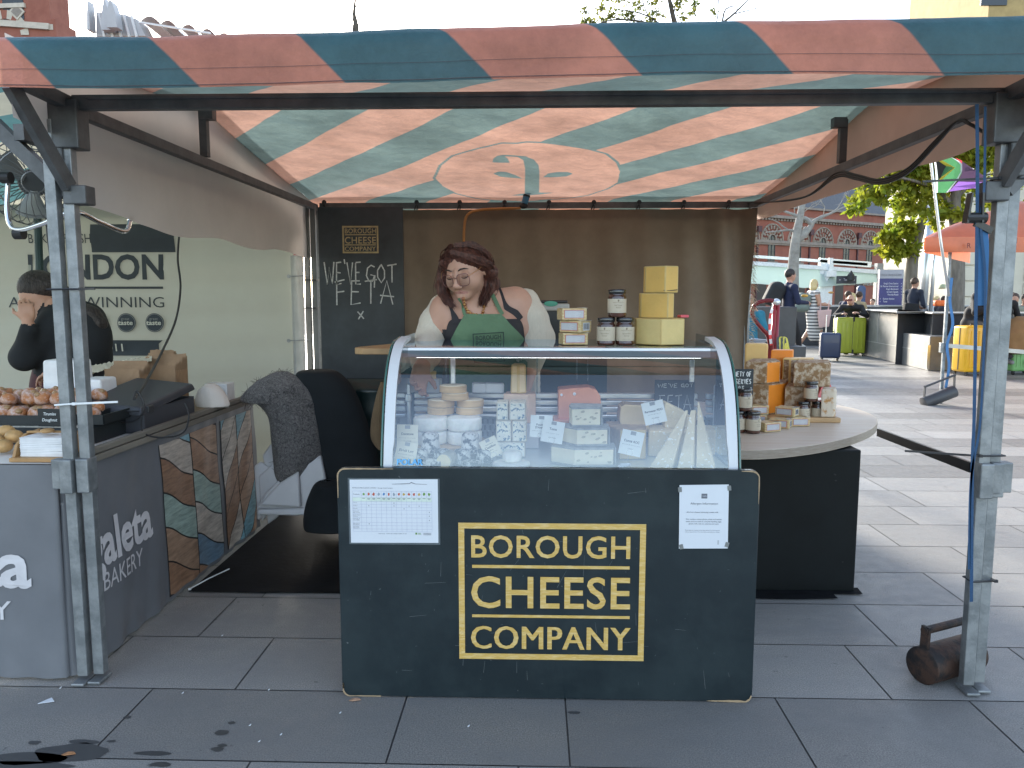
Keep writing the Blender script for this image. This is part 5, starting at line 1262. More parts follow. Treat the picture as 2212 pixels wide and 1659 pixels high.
m = MB(); m.box(((BX - 3.9) / 2, 3.38, BT - .02), (BX + 3.88, 1.70, .03)); m.build('table_board', M('plywood', (.3, .24, .17), .7), bk)
m = MB(); m.box((BX + .008, 3.43, BT - .012), (.035, 1.66, .026)); m.box((BX + .012, 3.43, BT + .016), (.030, 1.66, .022)); m.bevel(.004); m.build('edge_rail', M('weathered batten', (.17, .155, .13), .7, .3, 12, .2, 30, stretch=(1, .1, 1)), bk)
m = MB(); m.grid(lambda u, v: (-3.9 + (2.28) * u, BY - .004 + (1.0) * v, BT + .004 + .0015 * nc(u * 9, v * 6)), 60, 20); tag_ = solo(m, 'paper_cover', M('white greaseproof', (.74, .73, .71), .6, .05, 5), 'white greaseproof paper spread over the bakery table top', 'paper', (-2.7, BY, BT), smooth=True)
# napkin holder
WOODL = M('oiled pine', (.42, .24, .10), .5, .2, 8, stretch=(1, 8, 1))
p = PZ(80, 996, BT + .006); nx = p.x
t = thing('napkin_holder', 'wooden tray holding a pile of white napkins at the table front', 'napkin holder', (nx, p.y, BT + .006))
a, b = PZ(14, 1000, BT + .006), PZ(146, 998, BT + .006); y0 = a.y + .012; D_ = .16; cx_ = (a.x + b.x) / 2; Wn = b.x - a.x
m = MB(); m.box((cx_, y0 + D_ / 2, BT + .013), (Wn, D_, .014)); m.bevel(.002); m.build('tray_base', WOODL, t)
for sx in (-1, 1):
    m = MB(); m.prism([(y0 + .012, .02), (y0 + D_, .02), (y0 + D_, .095), (y0 + .08, .09), (y0 + .03, .06)], .011, Matrix(((0, 0, 1, cx_ + sx * (Wn / 2 - .008) - .0055), (1, 0, 0, 0), (0, 1, 0, BT), (0, 0, 0, 1)))); m.bevel(.002); m.build('tray_side', WOODL, t)
m = MB()
for i in range(22): m.box((cx_ + rng.uniform(-.0015, .0015), y0 + D_ / 2 + .008 + rng.uniform(-.001, .001), BT + .022 + i * .003), (Wn * .74, D_ * .80, .0026), (0, rng.uniform(-.01, .01), rng.uniform(-.01, .01)))
solo(m, 'napkin_pile', M('white tissue', (.80, .80, .81), .9), 'pile of white paper napkins lying in the wooden tray', 'napkins', (cx_, y0 + .08, BT + .02))
c = Vector((cx_ + .003, y0 + .06, BT + .098)); m = MB(); m.lathe([(.016, 0), (.021, .004), (.021, .011), (.014, .014), (.001, .015)], n=24, o=c, T=None); m.bar(c + Vector((-.09, .03, -.002)), c + Vector((.09, .03, -.002)), .012, .006); m.build('weight_bar', WOODL, t, smooth=True, ang=40)
# black riser, trays, doughnuts
BLK = M('black card', (.012, .016, .018), .55)
DKG = M('dark grey slate', (.055, .062, .07), .5)
rx = PX(198, 985, -1.685); rY0, rY1 = rx.y, PX(298, 975, -1.685).y
m = MB(); m.box((-2.7, (rY0 + rY1) / 2, BT + .0375), (2.03, rY1 - rY0, .065)); m.bevel(.003)
solo(m, 'display_step', [BLK], 'long black display step on the bakery table', 'display step', (-2.7, rY0, BT + .005))
ZS = BT + .0715
m = MB(); m.box((-2.7, (rY0 + rY1) / 2, ZS + .001), (1.98, rY1 - rY0 - .02, .002)); solo(m, 'paper_liner', M('cream liner', (.66, .62, .54), .7), 'cream liner paper lying on the black step', 'paper', (-2.7, rY0, ZS))
tl, tr = PY(12, 905, rY0 + .04).x, PY(150, 905, rY0 + .04).x
def tray(label, x0, x1, y0, y1, z, mat):
    m = MB(); m.box(((x0 + x1) / 2, (y0 + y1) / 2, z + .004), (x1 - x0, y1 - y0, .006))
    for yy_ in (y0, y1): m.box(((x0 + x1) / 2, yy_, z + .022), (x1 - x0, .005, .036))
    for xx_ in (x0, x1): m.box((xx_, (y0 + y1) / 2, z + .022), (.005, y1 - y0 - .01, .036))
    return solo(m, 'serving_tray', mat, label, 'tray', ((x0 + x1) / 2, y0, z))
tray('black tray filled with sugared doughnuts', tl - .25, tr + .02, rY0 + .03, rY0 + .36, ZS + .0025, BLK)
tray('black tray end with two doughnuts right of the posts', PY(196, 905, rY0 + .1).x, PY(222, 905, rY0 + .1).x + .03, rY0 + .05, rY0 + .25, ZS + .0025, BLK)
def doughmat():
    m, nt, N, L, P, O = _mk('sugared dough')
    a = mixc(nt, ramp(nt, noise(nt, 7, 4, .6), .35, .65), (.36, .13, .045), (.50, .22, .085))
    b = mixc(nt, ramp(nt, noise(nt, 38, 4, .7), .44, .66, 0, .75), a, (.66, .56, .54))
    L.new(b, P.inputs['Base Color']); P.inputs['Roughness'].default_value = .6; P.inputs['Subsurface Weight'].default_value = .05; P.inputs['Subsurface Radius'].default_value = (.01, .005, .003)
    return m
DGH = doughmat(); CUS = M('custard and cocoa', (.34, .20, .09), .35, .3, 30, coat=.4)
gd = 'sugared doughnuts heaped in the black tray'
dp = None; names = []
pos = []
for row, (yy_, zz_) in enumerate(((.075, .0), (.155, .0), (.235, .0), (.315, .0), (.13, .046), (.21, .050), (.29, .048))):
    for i in range(8 if row < 4 else 7):
        x = tr - .05 - i * .064 - (.03 if row % 2 else 0)
        if x > tl - .22: pos.append((x + rng.uniform(-.014, .014) - (.03 if row > 6 else 0), rY0 + .035 + yy_ * .98 + rng.uniform(-.01, .01), ZS + .012 + zz_ + rng.uniform(0, .010)))
pos += [(PY(208, 900, rY0 + .13).x, rY0 + .12, ZS + .012), (PY(204, 880, rY0 + .2).x + .02, rY0 + .19, ZS + .03)]
for i, c in enumerate(pos):
    lab = 'round sugared doughnut with a custard blob, heaped in the black tray'
    if dp is None:
        dp = thing('doughnut', lab, 'doughnut', c, gd); nd_ = smooth_noise(71, 6, 2.5)
        m = MB(); m.lathe([(.001, 0), (.02, .001), (.033, .010), (.0375, .024), (.034, .040), (.024, .052), (.010, .0565), (.001, .057)], o=c, n=22, wob=lambda a, z: 1 + .06 * nd_(math.cos(a), math.sin(a), z * 40)); m.build('dough', DGH, dp, smooth=True)
        m = MB(); m.ell(Vector(c) + Vector((.006, -.018, .048)), (.015, .013, .012), 12, 8); m.build('custard', CUS, dp, smooth=True)
    else:
        r_ = dup(dp, c, rng.uniform(-1.4, 1.4), lab, rng.uniform(.76, 1.0)); r_.rotation_euler.x = rng.uniform(-.3, .5); r_.rotation_euler.y = rng.uniform(-.4, .4)
a, b = PY(80, 883, rY0 + .012), PY(141, 921, rY0 + .012)
t = thing('flavour_sign', 'small black sign naming the tiramisu doughnut before the tray', 'sign', ((a.x + b.x) / 2, rY0 + .012, b.z))
m = MB(); m.box(((a.x + b.x) / 2, rY0 + .014, (a.z + ZS + .003) / 2), (b.x - a.x, .004, a.z - ZS - .003), (0, .015, 0)); m.bevel(.0015); m.build('plate', BLK, t)
m = MB()
for s1, y_, w_ in (('Tirumisu', 897, 28), ('Doughnut', 910, 34)): m.text(s1, PY(108, y_, rY0 + .0115), (1, 0, 0), (0, .0, 1), Wd(w_, rY0), .012, 0, .012, shear=.2)
m.build('writing', M('white pen', (.75, .78, .78), .8), t)
m = MB(); p = PZ(8, 985, BT + .006)
for i in range(4): m.ell(p + Vector((-.02 - .05 * (i % 2), .03 + .03 * i, .03 + .012 * i)), (.032, .03, .024), 14, 9)
solo(m, 'biscuit_bag', [M('iced biscuits', (.50, .30, .12), .5, .3, 25)], 'packet of round brown biscuits left of the napkin tray', 'biscuits', p, smooth=True)
# boxes, bags, terminal case
m = MB(); p = PY(150, 850, rY0 + .55); m.box((p.x, p.y, .985), (.17, .12, .13), (0, 0, .08), taper=.94); m.bevel(.012); solo(m, 'takeaway_box', [M('white card box', (.78, .78, .79), .5)], 'white takeaway box behind the doughnuts', 'box', (p.x, p.y, .92))
m = MB(); m.box((p.x, p.y, .842), (.22, .2, .15)); solo(m, 'carton', [M('white carton', (.7, .7, .7), .6)], 'white carton carrying the takeaway box', 'carton', (p.x, p.y, BT))
p = PY(212, 850, rY0 + .45); m = MB(); m.box((p.x, p.y, BT + .11), (.11, .16, .21), (0, 0, .05), taper=.9); m.bevel(.01); solo(m, 'tissue_box', [M('white card box', (.78, .78, .79), .5)], 'tall white box beside the brown paper bags', 'box', (p.x, p.y, BT))
KR = M('brown kraft paper', (.34, .215, .125), .75, .12, 5, .15, 30)
def bags(label, x0, x1, yt, yb_, Y, n, g):
    a, b = PY(x0, yt, Y), PY(x1, yb_, Y); m = MB(); W_ = b.x - a.x; z0 = BT + .006
    for i in range(n):
        y = Y + i * .012; h = a.z - z0 + rng.uniform(-.012, .012) + i * .004
        nn = smooth_noise(int(x0) + i, 5, 9)
        m.grid(lambda u, v: (a.x + W_ * u + .004 * nn(u, v), y - .006 * math.sin(math.pi * u) + .004 * nn(u * 2, v * 2), z0 + h * v + .006 * nn(u * 3, 5) * v), 10, 8)
        m.grid(lambda u, v: (a.x + W_ * u, y + .007, z0 + (h - .01) * v), 4, 2)
    m.box((a.x + W_ / 2, Y + n * .006, z0 + (a.z - z0) * .45), (W_ * .98, n * .011, (a.z - z0) * .88)); m.bevel(.004)
    return solo(m, 'paper_bags', KR, label, 'paper bags', (a.x + W_ / 2, Y, z0), g)
bags('front bundle of brown paper bags above the grey case', 226, 305, 800, 880, 3.55, 9, 'bundles of brown paper bags')
bags('rear bundle of taller brown paper bags by the cable', 296, 381, 790, 855, 3.75, 12, 'bundles of brown paper bags')
bags('tallest brown paper bags fanned out at the back', 318, 372, 766, 830, 3.92, 6, 'bundles of brown paper bags')
nn = smooth_noise(77, 8, 14); m = MB()
m.grid(lambda u, v: tuple(PY(198 + 130 * u, 806 - 26 * u - 16 * v * (1 - u * .3), 3.72 + .15 * v) + Vector((0, .01 * nn(u * 6, v * 3), .018 * nn(u * 5, v * 4)))), 40, 12)
solo(m, 'tissue_sheets', M('cream tissue', (.70, .63, .50), .8, trans=.2), 'crumpled cream tissue sheets above the paper bags', 'tissue', PY(250, 790, 3.7), smooth=True)
PLG = M('grey case plastic', (.045, .048, .058), .5, .05)
t = thing('cash_case', 'open grey plastic cash case with cables on the bakery rail', 'case', (-1.76, 3.35, BT))
y0, y1 = 3.09, 3.56; m = MB()
for (c, d) in (((-1.735, (y0 + y1) / 2, BT + .010), (.25, y1 - y0, .012)), ((-1.612, (y0 + y1) / 2, BT + .055), (.008, y1 - y0, .09)), ((-1.858, (y0 + y1) / 2, BT + .055), (.008, y1 - y0, .09)), ((-1.735, y0, BT + .055), (.25, .008, .09)), ((-1.735, y1, BT + .055), (.25, .008, .09))): m.box(c, d)
m.bevel(.002); m.build('tub', PLG, t)
m = MB(); m.box((-1.745, (y0 + y1) / 2 - .01, BT + .135), (.29, y1 - y0 + .04, .035), (.10, .10, 0), taper=.93); m.bevel(.01); m.build('lid', PLG, t)
m = MB(); m.box((-1.63, y0 + .05, BT + .10), (.06, .05, .03)); m.bevel(.004); m.build('latch', M('dark plastic', (.03, .032, .036), .4), t)
m = MB(); q = [PY(a, b, 3.05) for a, b in ((289, 860), (295, 845), (310, 870), (306, 895), (280, 912), (230, 905), (260, 890), (300, 888))]; m.tube(path(q), .004, 6); q = [PY(a, b, 3.03) for a, b in ((305, 900), (310, 935), (350, 945), (395, 935), (408, 900), (400, 870))]; m.tube(path(q), .0035, 6)
solo(m, 'loose_cable', CAB, 'tangle of thin black cable over the grey case', 'cable', q[0])
m = MB(); q = [PY(a, b, Y_) for a, b, Y_ in ((387, 508, 4.6), (384, 560, 4.6), (390, 620, 4.5), (380, 690, 4.3), (350, 760, 3.9), (318, 820, 3.4), (290, 862, 3.05))]; m.tube(path(q), .0065, 6); solo(m, 'hanging_cable', CAB, 'thick black cable hanging down before the cream banner', 'cable', q[0])
m = MB(); q = [PY(a, b, 2.9) for a, b in ((98, 350), (100, 430), (105, 520), (122, 620), (130, 640))]; m.tube(path(q), .006, 6); solo(m, 'fan_cable', CAB, 'black fan cable running down to the left posts', 'cable', q[0])
pillow('wrapped_loaf', M('white cloth wrap', (.66, .60, .55), .8, .1, 6, .4, 20), 'loaf wrapped in white paper between case and wool blanket', 'loaf', [(828, 448, 462), (840, 432, 478), (856, 424, 490), (872, 424, 496), (880, 430, 494)], 3.75, .06, 7)
m = MB(); a = PY(470, 850, 3.95); m.box((a.x, 3.98, BT + .06), (.12, .1, .11)); m.bevel(.003); solo(m, 'white_box', [M('white carton', (.7, .7, .7), .6)], 'small white carton behind the wrapped loaf', 'box', (a.x, 3.98, BT))
m = MB(); a = PY(412, 865, 4.0)
for i in range(3): m.box((a.x - .12 + i * .022, 4.0, BT + .13), (.016, .16, .24))
solo(m, 'ring_binder', [M('black binder', (.02, .022, .03), .5)], 'black and white binders standing by the paper bags', 'binders', (a.x, 4.0, BT))
# blanket, tarps, jackets
def woolmat():
    m, nt, N, L, P, O = _mk('grey shaggy wool')
    a = mixc(nt, ramp(nt, noise(nt, 34, 7, .8, dist=3.0), .40, .62), (.032, .030, .033), (.27, .25, .245)); L.new(a, P.inputs['Base Color']); P.inputs['Roughness'].default_value = 1; P.inputs['Specular IOR Level'].default_value = .1; P.inputs['Sheen Weight'].default_value = .3
    b = N.new('ShaderNodeBump'); b.inputs['Strength'].default_value = 1; b.inputs['Distance'].default_value = .02; L.new(noise(nt, 75, 6, .7, dist=1.5), b.inputs['Height']); L.new(b.outputs[0], P.inputs['Normal'])
    return m
WOOL = woolmat()
pillow('wool_blanket', WOOL, 'shaggy grey wool blanket draped over the end of the bakery table', 'blanket', [(803, 596, 622), (820, 560, 655), (845, 530, 680), (866, 520, 688), (872, 556, 690), (900, 580, 693), (950, 586, 700), (985, 590, 702), (1000, 592, 690), (1030, 598, 668), (1055, 622, 662), (1072, 646, 658)], 3.98, .09, 3, 44, 6, freq=14, bump=.28)
wb0 = bpy.data.objects['wool_blanket']; r6 = random.Random(6); wv = [v.co + Vector(wb0.location) for v in wb0.data.vertices]; wn_ = [v.normal.copy() for v in wb0.data.vertices]
m = MB()
for i in range(2600):
    j = r6.randrange(len(wv)); p, q = wv[j], wn_[j]
    if q.y > .3: continue
    d = Vector((r6.gauss(0, 1), r6.gauss(0, .5), r6.gauss(-.4, 1))).normalized() * r6.uniform(.015, .042)
    m.tube([p, p + q * .006 + d * .5, p + q * .004 + d], [.0015, .0013, .0007], 3)
m.origin = wb0.location; fz_ = m.build('shaggy_fibres', M('grey wool fibre', (.13, .12, .118), .95, .6, 9, spec=.1), wb0)
TARP = M('white tarpaulin', (.52, .52, .54), .5, .1, 4, .15, 20)
def folded(label, outlines, Y, th):
    t = thing('folded_tarpaulin', label, 'tarpaulin', PY(outlines[0][0][0], outlines[0][0][1], Y))
    for q, pts in enumerate(outlines):
        nn = smooth_noise(q + 31, 6, 9); P_ = [PY(a, b, Y - q * .02) for a, b in pts]; m = MB(); m.prism([(p.x, p.z) for p in P_], th, Matrix.Translation((0, Y - q * .02 + th, 0)) @ TXZ); m.bevel(.012, 3, 20)
        m.v = [(v[0] + .006 * nn(v[0], v[1], v[2]), v[1] + .02 * nn(v[2] * 2, v[0] * 2) + .10 * (v[2] - .3), v[2] + .006 * nn(v[1], v[2])) for v in m.v]; m.build('fold', TARP, t, smooth=True, ang=50)
folded('large folded white tarpaulin on the floor under the blanket', [[(552, 1098), (575, 1062), (610, 1030), (690, 985), (703, 1035), (700, 1080), (692, 1102)], [(556, 1112), (556, 1100), (700, 1095), (703, 1108), (640, 1113)], [(560, 1092), (600, 1045), (640, 1020), (650, 1096)]], 3.9, .035)
folded('folded white tarpaulin standing upright left of the blanket end', [[(563, 985), (590, 948), (612, 962), (604, 1010), (575, 1030)], [(546, 1008), (560, 998), (585, 1015), (572, 1118), (556, 1124)], [(556, 1030), (590, 1000), (640, 1010), (600, 1080), (566, 1128)], [(575, 1090), (612, 1100), (600, 1118), (578, 1133)]], 4.02, .03)
pillow('cream_tote', M('cream canvas', (.52, .48, .40), .8, .1, 6), 'cream printed canvas bag behind the hanging blanket', 'bag', [(955, 690, 700), (990, 660, 702), (1040, 655, 706), (1060, 652, 702), (1085, 656, 678)], 4.15, .05, 8)
DJ = M('black cloth jacket', (.006, .009, .012), .9, .2, 5, .2, 20)
pillow('black_jacket', DJ, 'black jacket heaped behind the grey wool blanket', 'jacket', [(797, 668, 708), (806, 640, 735), (840, 640, 765), (900, 655, 790), (980, 668, 815), (1060, 675, 830), (1140, 690, 830)], 4.02, .09, 9)
GRN = M('dark green plastic sheet', (.004, .022, .025), .38, .2, 4, .35, 5, stretch=(2, 1, .5), coat=.1)
pillow('green_sheeting', GRN, 'glossy dark green plastic sheeting bundled behind the cabinet', 'plastic sheeting', [(818, 735, 850), (860, 725, 852), (905, 715, 852), (960, 700, 852), (1120, 690, 852)], 4.25, .10, 10, 44, 5, freq=9, bump=.3)
pillow('brown_satchel', M('brown suede', (.13, .085, .045), .9, .15, 9), 'brown bag against the left end of the cabinet', 'bag', [(825, 822, 836), (860, 812, 842), (910, 802, 842), (945, 802, 842), (965, 815, 842), (972, 828, 842)], 3.45, .06, 12)
pillow('black_sack', DJ, 'black sack on the mat beside the white tarpaulin', 'sack', [(1038, 690, 715), (1050, 676, 745), (1090, 660, 760), (1130, 655, 770), (1150, 662, 770)], 3.85, .10, 14)
# banner with its print
Yb = 5.22
CRM = M('cream banner', (.33, .345, .305), .7, .06, 2, .1, 5, trans=.05, tcol=(.42, .43, .36))
bn = thing('bakery_banner', 'cream printed banner closing the back of the bakery stall', 'banner', (-2.6, Yb, .5))
x0, x1 = PY(-60, 600, Yb).x, PY(634, 600, Yb).x; nb2 = smooth_noise(81, 8, 3)
def bsurf(x, z): return .012 * math.sin(z * 28 + nb2(x, z)) * (.5 + .5 * nb2(x * 1.5, z * 2)) + .03 * nb2(x * .7, z * .7)
m = MB(); m.grid(lambda u, v: (x0 + (x1 - x0) * u, Yb + .012 + bsurf(x0 + (x1 - x0) * u, .03 + 1.92 * v), .03 + 1.92 * v), 90, 70); m.build('cloth', CRM, bn, smooth=True)
NAVY = M('dark slate print', (.035, .045, .055), .7)
def wb_(p): return Vector((p.x, Yb + .004 + bsurf(p.x, p.z), p.z))
m = MB()
for s1, xa_, xb_, yt, yb_, bo in (('BAKED FRESH', 62, 196, 504, 525, 0), ('LONDON', 62, 352, 548, 602, .03), ('AWARD-WINNING', 20, 355, 640, 664, -.004)):
    a, b = PY(xa_, yb_, Yb), PY(xb_, yt, Yb); m.text(s1, ((a.x + b.x) / 2, Yb, a.z), (1, 0, 0), (0, 0, 1), b.x - a.x, b.z - a.z, 0, bo, lift=0, warp=wb_)
def sheetp(xa_, xb_, yt, yb_, mt, n=24, l=0):
    a, b = PY(xa_, yb_, Yb), PY(xb_, yt, Yb); m.grid(lambda u, v: wb_(Vector((a.x + (b.x - a.x) * u, 0, a.z + (b.z - a.z) * v))) + Vector((0, -l, 0)), n, 8, mt)
sheetp(198, 376, 484, 545, 0); sheetp(62, 352, 619, 624, 0, 30)
a, b = PY(60, 768, Yb), PY(352, 735, Yb); m.grid(lambda u, v: wb_(Vector((a.x + (b.x - a.x) * u - (.07 * (1 - abs(2 * v - 1)) if u > .99 else 0), 0, a.z + (b.z - a.z) * v))), 30, 8, 0)
a = PY(222, 758, Yb); m.text('2011', (a.x, Yb, a.z), (1, 0, 0), (0, 0, 1), Wd(48, Yb), Wd(17, Yb), 1, .01, 'l', lift=0, warp=lambda p: wb_(p) + Vector((0, -.024, 0)))
for x_ in (215, 274, 335):
    c = PY(x_, 697, Yb); r_ = Wd(20.5, Yb)
    m.add([wb_(c + Vector((r_ * math.cos(k * .2618), 0, r_ * math.sin(k * .2618)))) + Vector((0, -.008, 0)) for k in range(24)], [tuple(range(24))], 0)
    m.add([wb_(c + Vector((r_ * .93 * math.cos(k * .2618), 0, r_ * .93 * math.sin(k * .2618)))) + Vector((0, -.010, 0)) for k in range(24)] + [wb_(c + Vector((r_ * .88 * math.cos(k * .2618), 0, r_ * .88 * math.sin(k * .2618)))) + Vector((0, -.010, 0)) for k in range(24)], [(k, (k + 1) % 24, 24 + (k + 1) % 24, 24 + k) for k in range(24)], 2)
    m.text('great', (c.x, Yb, c.z + r_ * .28), (1, 0, 0), (0, 0, 1), r_ * .9, r_ * .3, 2, 0, lift=0, warp=lambda p: wb_(p) + Vector((0, -.024, 0)))
    m.text('taste', (c.x, Yb, c.z - r_ * .22), (1, 0, 0), (0, 0, 1), r_ * 1.6, r_ * .5, 1, .02, lift=0, warp=lambda p: wb_(p) + Vector((0, -.024, 0)))
m.build('print', [NAVY, M('cream print', (.56, .55, .47), .7), M('faint print', (.22, .23, .22), .7)], bn)
m = MB(); a, b = PY(634, 830, 5.18), PY(654, 552, 5.18); m.grid(lambda u, v: (a.x + (b.x - a.x) * u + .02 * v * 0, 5.18 + .02 * math.sin(u * 5 + v * 2), .3 + (b.z - .3) * v), 10, 20); m.build('edge_flap', M('white banner edge', (.40, .40, .38), .7, trans=.06), bn, smooth=True)
for y_ in (597, 736):
    m = MB(); p = PY(624, y_, 5.16); m.lathe([(.006, 0), (.013, 0), (.013, .004), (.006, .004)], n=16, T=Matrix.Translation(p) @ Matrix.Rotation(R(90), 4, 'X')); m.tube([p, PY(668, y_ - 2, 5.1)], .003, 5); m.build('eyelet', GALV, bn)
t = thing('tent_post', 'galvanised double post with black ties beside the tall chalkboard', 'post', (PY(670, 600, 5.25).x, 5.25, 0))
for px_ in (665, 680):
    p = PY(px_, 600, 5.25); m = MB(); m.box((p.x, 5.25, .97), (.034, .034, 1.94)); m.build('tube', M('dull post steel', (.16, .165, .165), .65), t)
for y_ in (605, 665): m = MB(); p = PY(672, y_, 5.22); m.box(p, (.09, .07, .008)); m.build('cable_tie', ZIPB, t)
# bakery canopy and frame
bs = thing('bakery_stall', 'bakery stall frame with a teal and cream canopy on the far left', 'market stall', (-3.2, 3.9, 0))
m = MB(); m.box((-1.66, 3.95, 1.855), (.034, 2.9, .05)); m.build('side_rail', DARKSTEEL, bs)
m = MB(); m.box((-3.2, 5.35, 1.92), (3.1, .035, .04)); m.build('rear_beam', DARKSTEEL, bs)
n_ = 60; vs, ik = [], []
m = MB(); m.grid(lambda u, v: (-4.9 + 3.22 * u, 2.5 + 2.95 * v, 2.05 + .17 * (1 - abs(2 * v - 1) ** 1.2) - .10 * v + .006 * nb2(u * 9, v * 9)), 90, 80)
for p in m.v:
    s_ = (p[0] * .55 + p[1] * .9) / .62; f = s_ - math.floor(s_); ik.append((min(f, .5 - f) * -.62 if f < .5 else min(f - .5, 1 - f) * .62) / 1.2)
m.build('canopy', PRINT('teal and cream canopy', (.60, .58, .46), (.05, .18, .20), .6, .25, (.72, .70, .55), (.16, .36, .36), soft=.003), bs, smooth=True, attrs={'ink': ik})
m = MB(); p = PY(66, 560, 4.6); m.cyl((p.x, 4.6, .0), (p.x + .06, 4.6, 1.8), .022, 10); m.build('pole', M('dark green pole', (.02, .05, .05), .5), bs)
# floor fan hung from the frame
fc = PY(72, 395, 2.86); FR = .155
t = thing('fan', 'round wire caged fan hanging on a chrome bracket by the left posts', 'fan', fc)
ax = Vector((.55, -.82, -.1)).normalized(); fx, fy, fz = frame_from(ax); TF = Matrix(((fx.x, fy.x, fz.x, fc.x), (fx.y, fy.y, fz.y, fc.y), (fx.z, fy.z, fz.z, fc.z), (0, 0, 0, 1)))
WR = M('cage wire', (.20, .205, .205), .4, metal=.7)
m = MB()
for sgn in (1, -1):
    for k in range(30):
        a = 2 * math.pi * k / 30; m.tube([TF @ Vector((FR * math.sin(R(q)) * math.cos(a + (.5 if sgn > 0 else -.5) * q / 90), FR * math.sin(R(q)) * math.sin(a + (.5 if sgn > 0 else -.5) * q / 90), sgn * FR * .55 * math.cos(R(q)))) for q in (14, 30, 50, 70, 90)], .0016, 4)
for q in (14, 50, 90):
    for sgn in (1, -1): m.tube([TF @ Vector((FR * math.sin(R(q)) * math.cos(a), FR * math.sin(R(q)) * math.sin(a), sgn * FR * .55 * math.cos(R(q)))) for a in np.linspace(0, 2 * math.pi, 33)[:-1]], .0025, 5, closed=True)
m.build('cage', WR, t)
m = MB(); m.cyl(TF @ Vector((0, 0, -.1)), TF @ Vector((0, 0, -.01)), .05, 20); m.bevel(.01, 2, 40); m.build('motor', M('dark grey motor', (.07, .075, .075), .5), t)
m = MB()
for k in range(3):
    a = k * 2.094; m.grid(lambda u, v: TF @ Vector(((.03 + .10 * u) * math.cos(a + .9 * v), (.03 + .10 * u) * math.sin(a + .9 * v), .03 * (v - .5))), 8, 8)
m.build('blades', M('grey metal blade', (.16, .17, .16), .4, metal=.5), t, smooth=True)
CHR = M('chrome tube', (.75, .76, .78), .12, metal=1.0)
m = MB(); m.tube(path([PY(a, b, Y_) for a, b, Y_ in ((18, 385, 2.75), (15, 440, 2.74), (22, 486, 2.72), (45, 496, 2.70), (90, 484, 2.66), (160, 458, 2.62), (215, 480, 2.75), (268, 500, 2.9), (280, 480, 2.95), (276, 465, 2.95))]), .0085, 10); m.build('bracket', CHR, t, smooth=True)
for a, b in ((14, 384), (42, 505)): m = MB(); p = PY(a, b, 2.72); m.cyl(p + Vector((-.016, 0, 0)), p + Vector((.016, 0, 0)), .02, 14); m.build('knob', BAL, t)
# ================================================================ things lying about
def scrap(name, label, cat, x, y, pts, mat, z=.004, g=None):
    c = PZ(x, y); m = MB(); n = len(pts); P3 = [c + Vector((a * .01, b * .01, z + .002 * ((i * 7) % 3))) for i, (a, b) in enumerate(pts)]
    m.add(P3 + [p - Vector((0, 0, .002)) for p in P3], [tuple(range(n)), tuple(range(2 * n - 1, n - 1, -1))] + [(i, n + i, n + (i + 1) % n, (i + 1) % n) for i in range(n)])
    return solo(m, name, mat, label, cat, c, g)
scrap('paper_scrap', 'torn white paper scrap on the paving at the lower left', 'paper scrap', 102, 1517, [(-2.2, -1.5), (2.6, -.3), (.6, 1.6), (-.8, 1.2)], PAPER)
LEAF = M('dry leaf', (.42, .20, .09), .8, .3, 30)
lf = [(-1.8, -.4), (-.6, -1), (.9, -.8), (2, .2), (1.2, .9), (.2, .5), (-.8, 1.1)]
scrap('dry_leaf', 'dry tan leaf lying at the lower left corner of the board', 'leaf', 766, 1514, lf, M('tan leaf', (.52, .31, .2), .8, .3, 30))
scrap('dry_leaf', 'orange dry leaf on the wet patch at the lower left', 'leaf', 148, 1631, lf, LEAF)
g9 = 'small pale bits of litter on the paving'
for i, (x, y) in enumerate(((480, 1375), (581, 1492), (131, 1488), (540, 1569), (560, 1604), (1012, 1571), (395, 1499), (735, 1542), (607, 1589))):
    scrap('litter_bit', 'tiny pale bit of litter on the grey paving', 'litter', x, y, [(-.3, -.2), (.3, -.35), (.35, .2), (-.15, .3)], PAPER, g=g9)
m = MB(); m.tube([PZ(410, 1272, .012), PZ(450, 1250, .014), PZ(495, 1229, .012)], .003, 6); m.box(PZ(410, 1272, .012), (.012, .008, .008)); solo(m, 'cable_tie', ZIPW, 'loose white cable tie lying on the edge of the floor mat', 'cable tie', PZ(450, 1250))
WETM = M('wet stone', (.06, .061, .063), .38, .1, 9)
m = MB(); rr3 = random.Random(9)
for x, y, a, b in ((150, 1628, .10, .045), (60, 1640, .12, .03), (180, 1603, .045, .012), (75, 1605, .02, .01), (480, 1583, .022, .014), (470, 1619, .02, .013), (275, 1550, .012, .009), (500, 1562, .012, .008), (330, 1628, .05, .01), (345, 1652, .03, .012), (20, 1653, .2, .02), (480, 1611, .015, .008), (240, 1602, .014, .006), (1240, 1540, .02, .008)):
    c = PZ(x, y); n_ = 22; nn = smooth_noise(int(x * 3 + y), 6, 2.5)
    m.add([c + Vector((a * (1 + .5 * nn(math.cos(k * 6.283 / n_), math.sin(k * 6.283 / n_))) * math.cos(k * 6.283 / n_), b * (1 + .5 * nn(math.cos(k * 6.283 / n_) + 4, math.sin(k * 6.283 / n_))) * math.sin(k * 6.283 / n_), .0015)) for k in range(n_)], [tuple(range(n_))])
solo(m, 'wet_stains', WETM, 'dark wet stains scattered on the front paving slabs', 'stain', (0, 0, 0), kind='stuff')
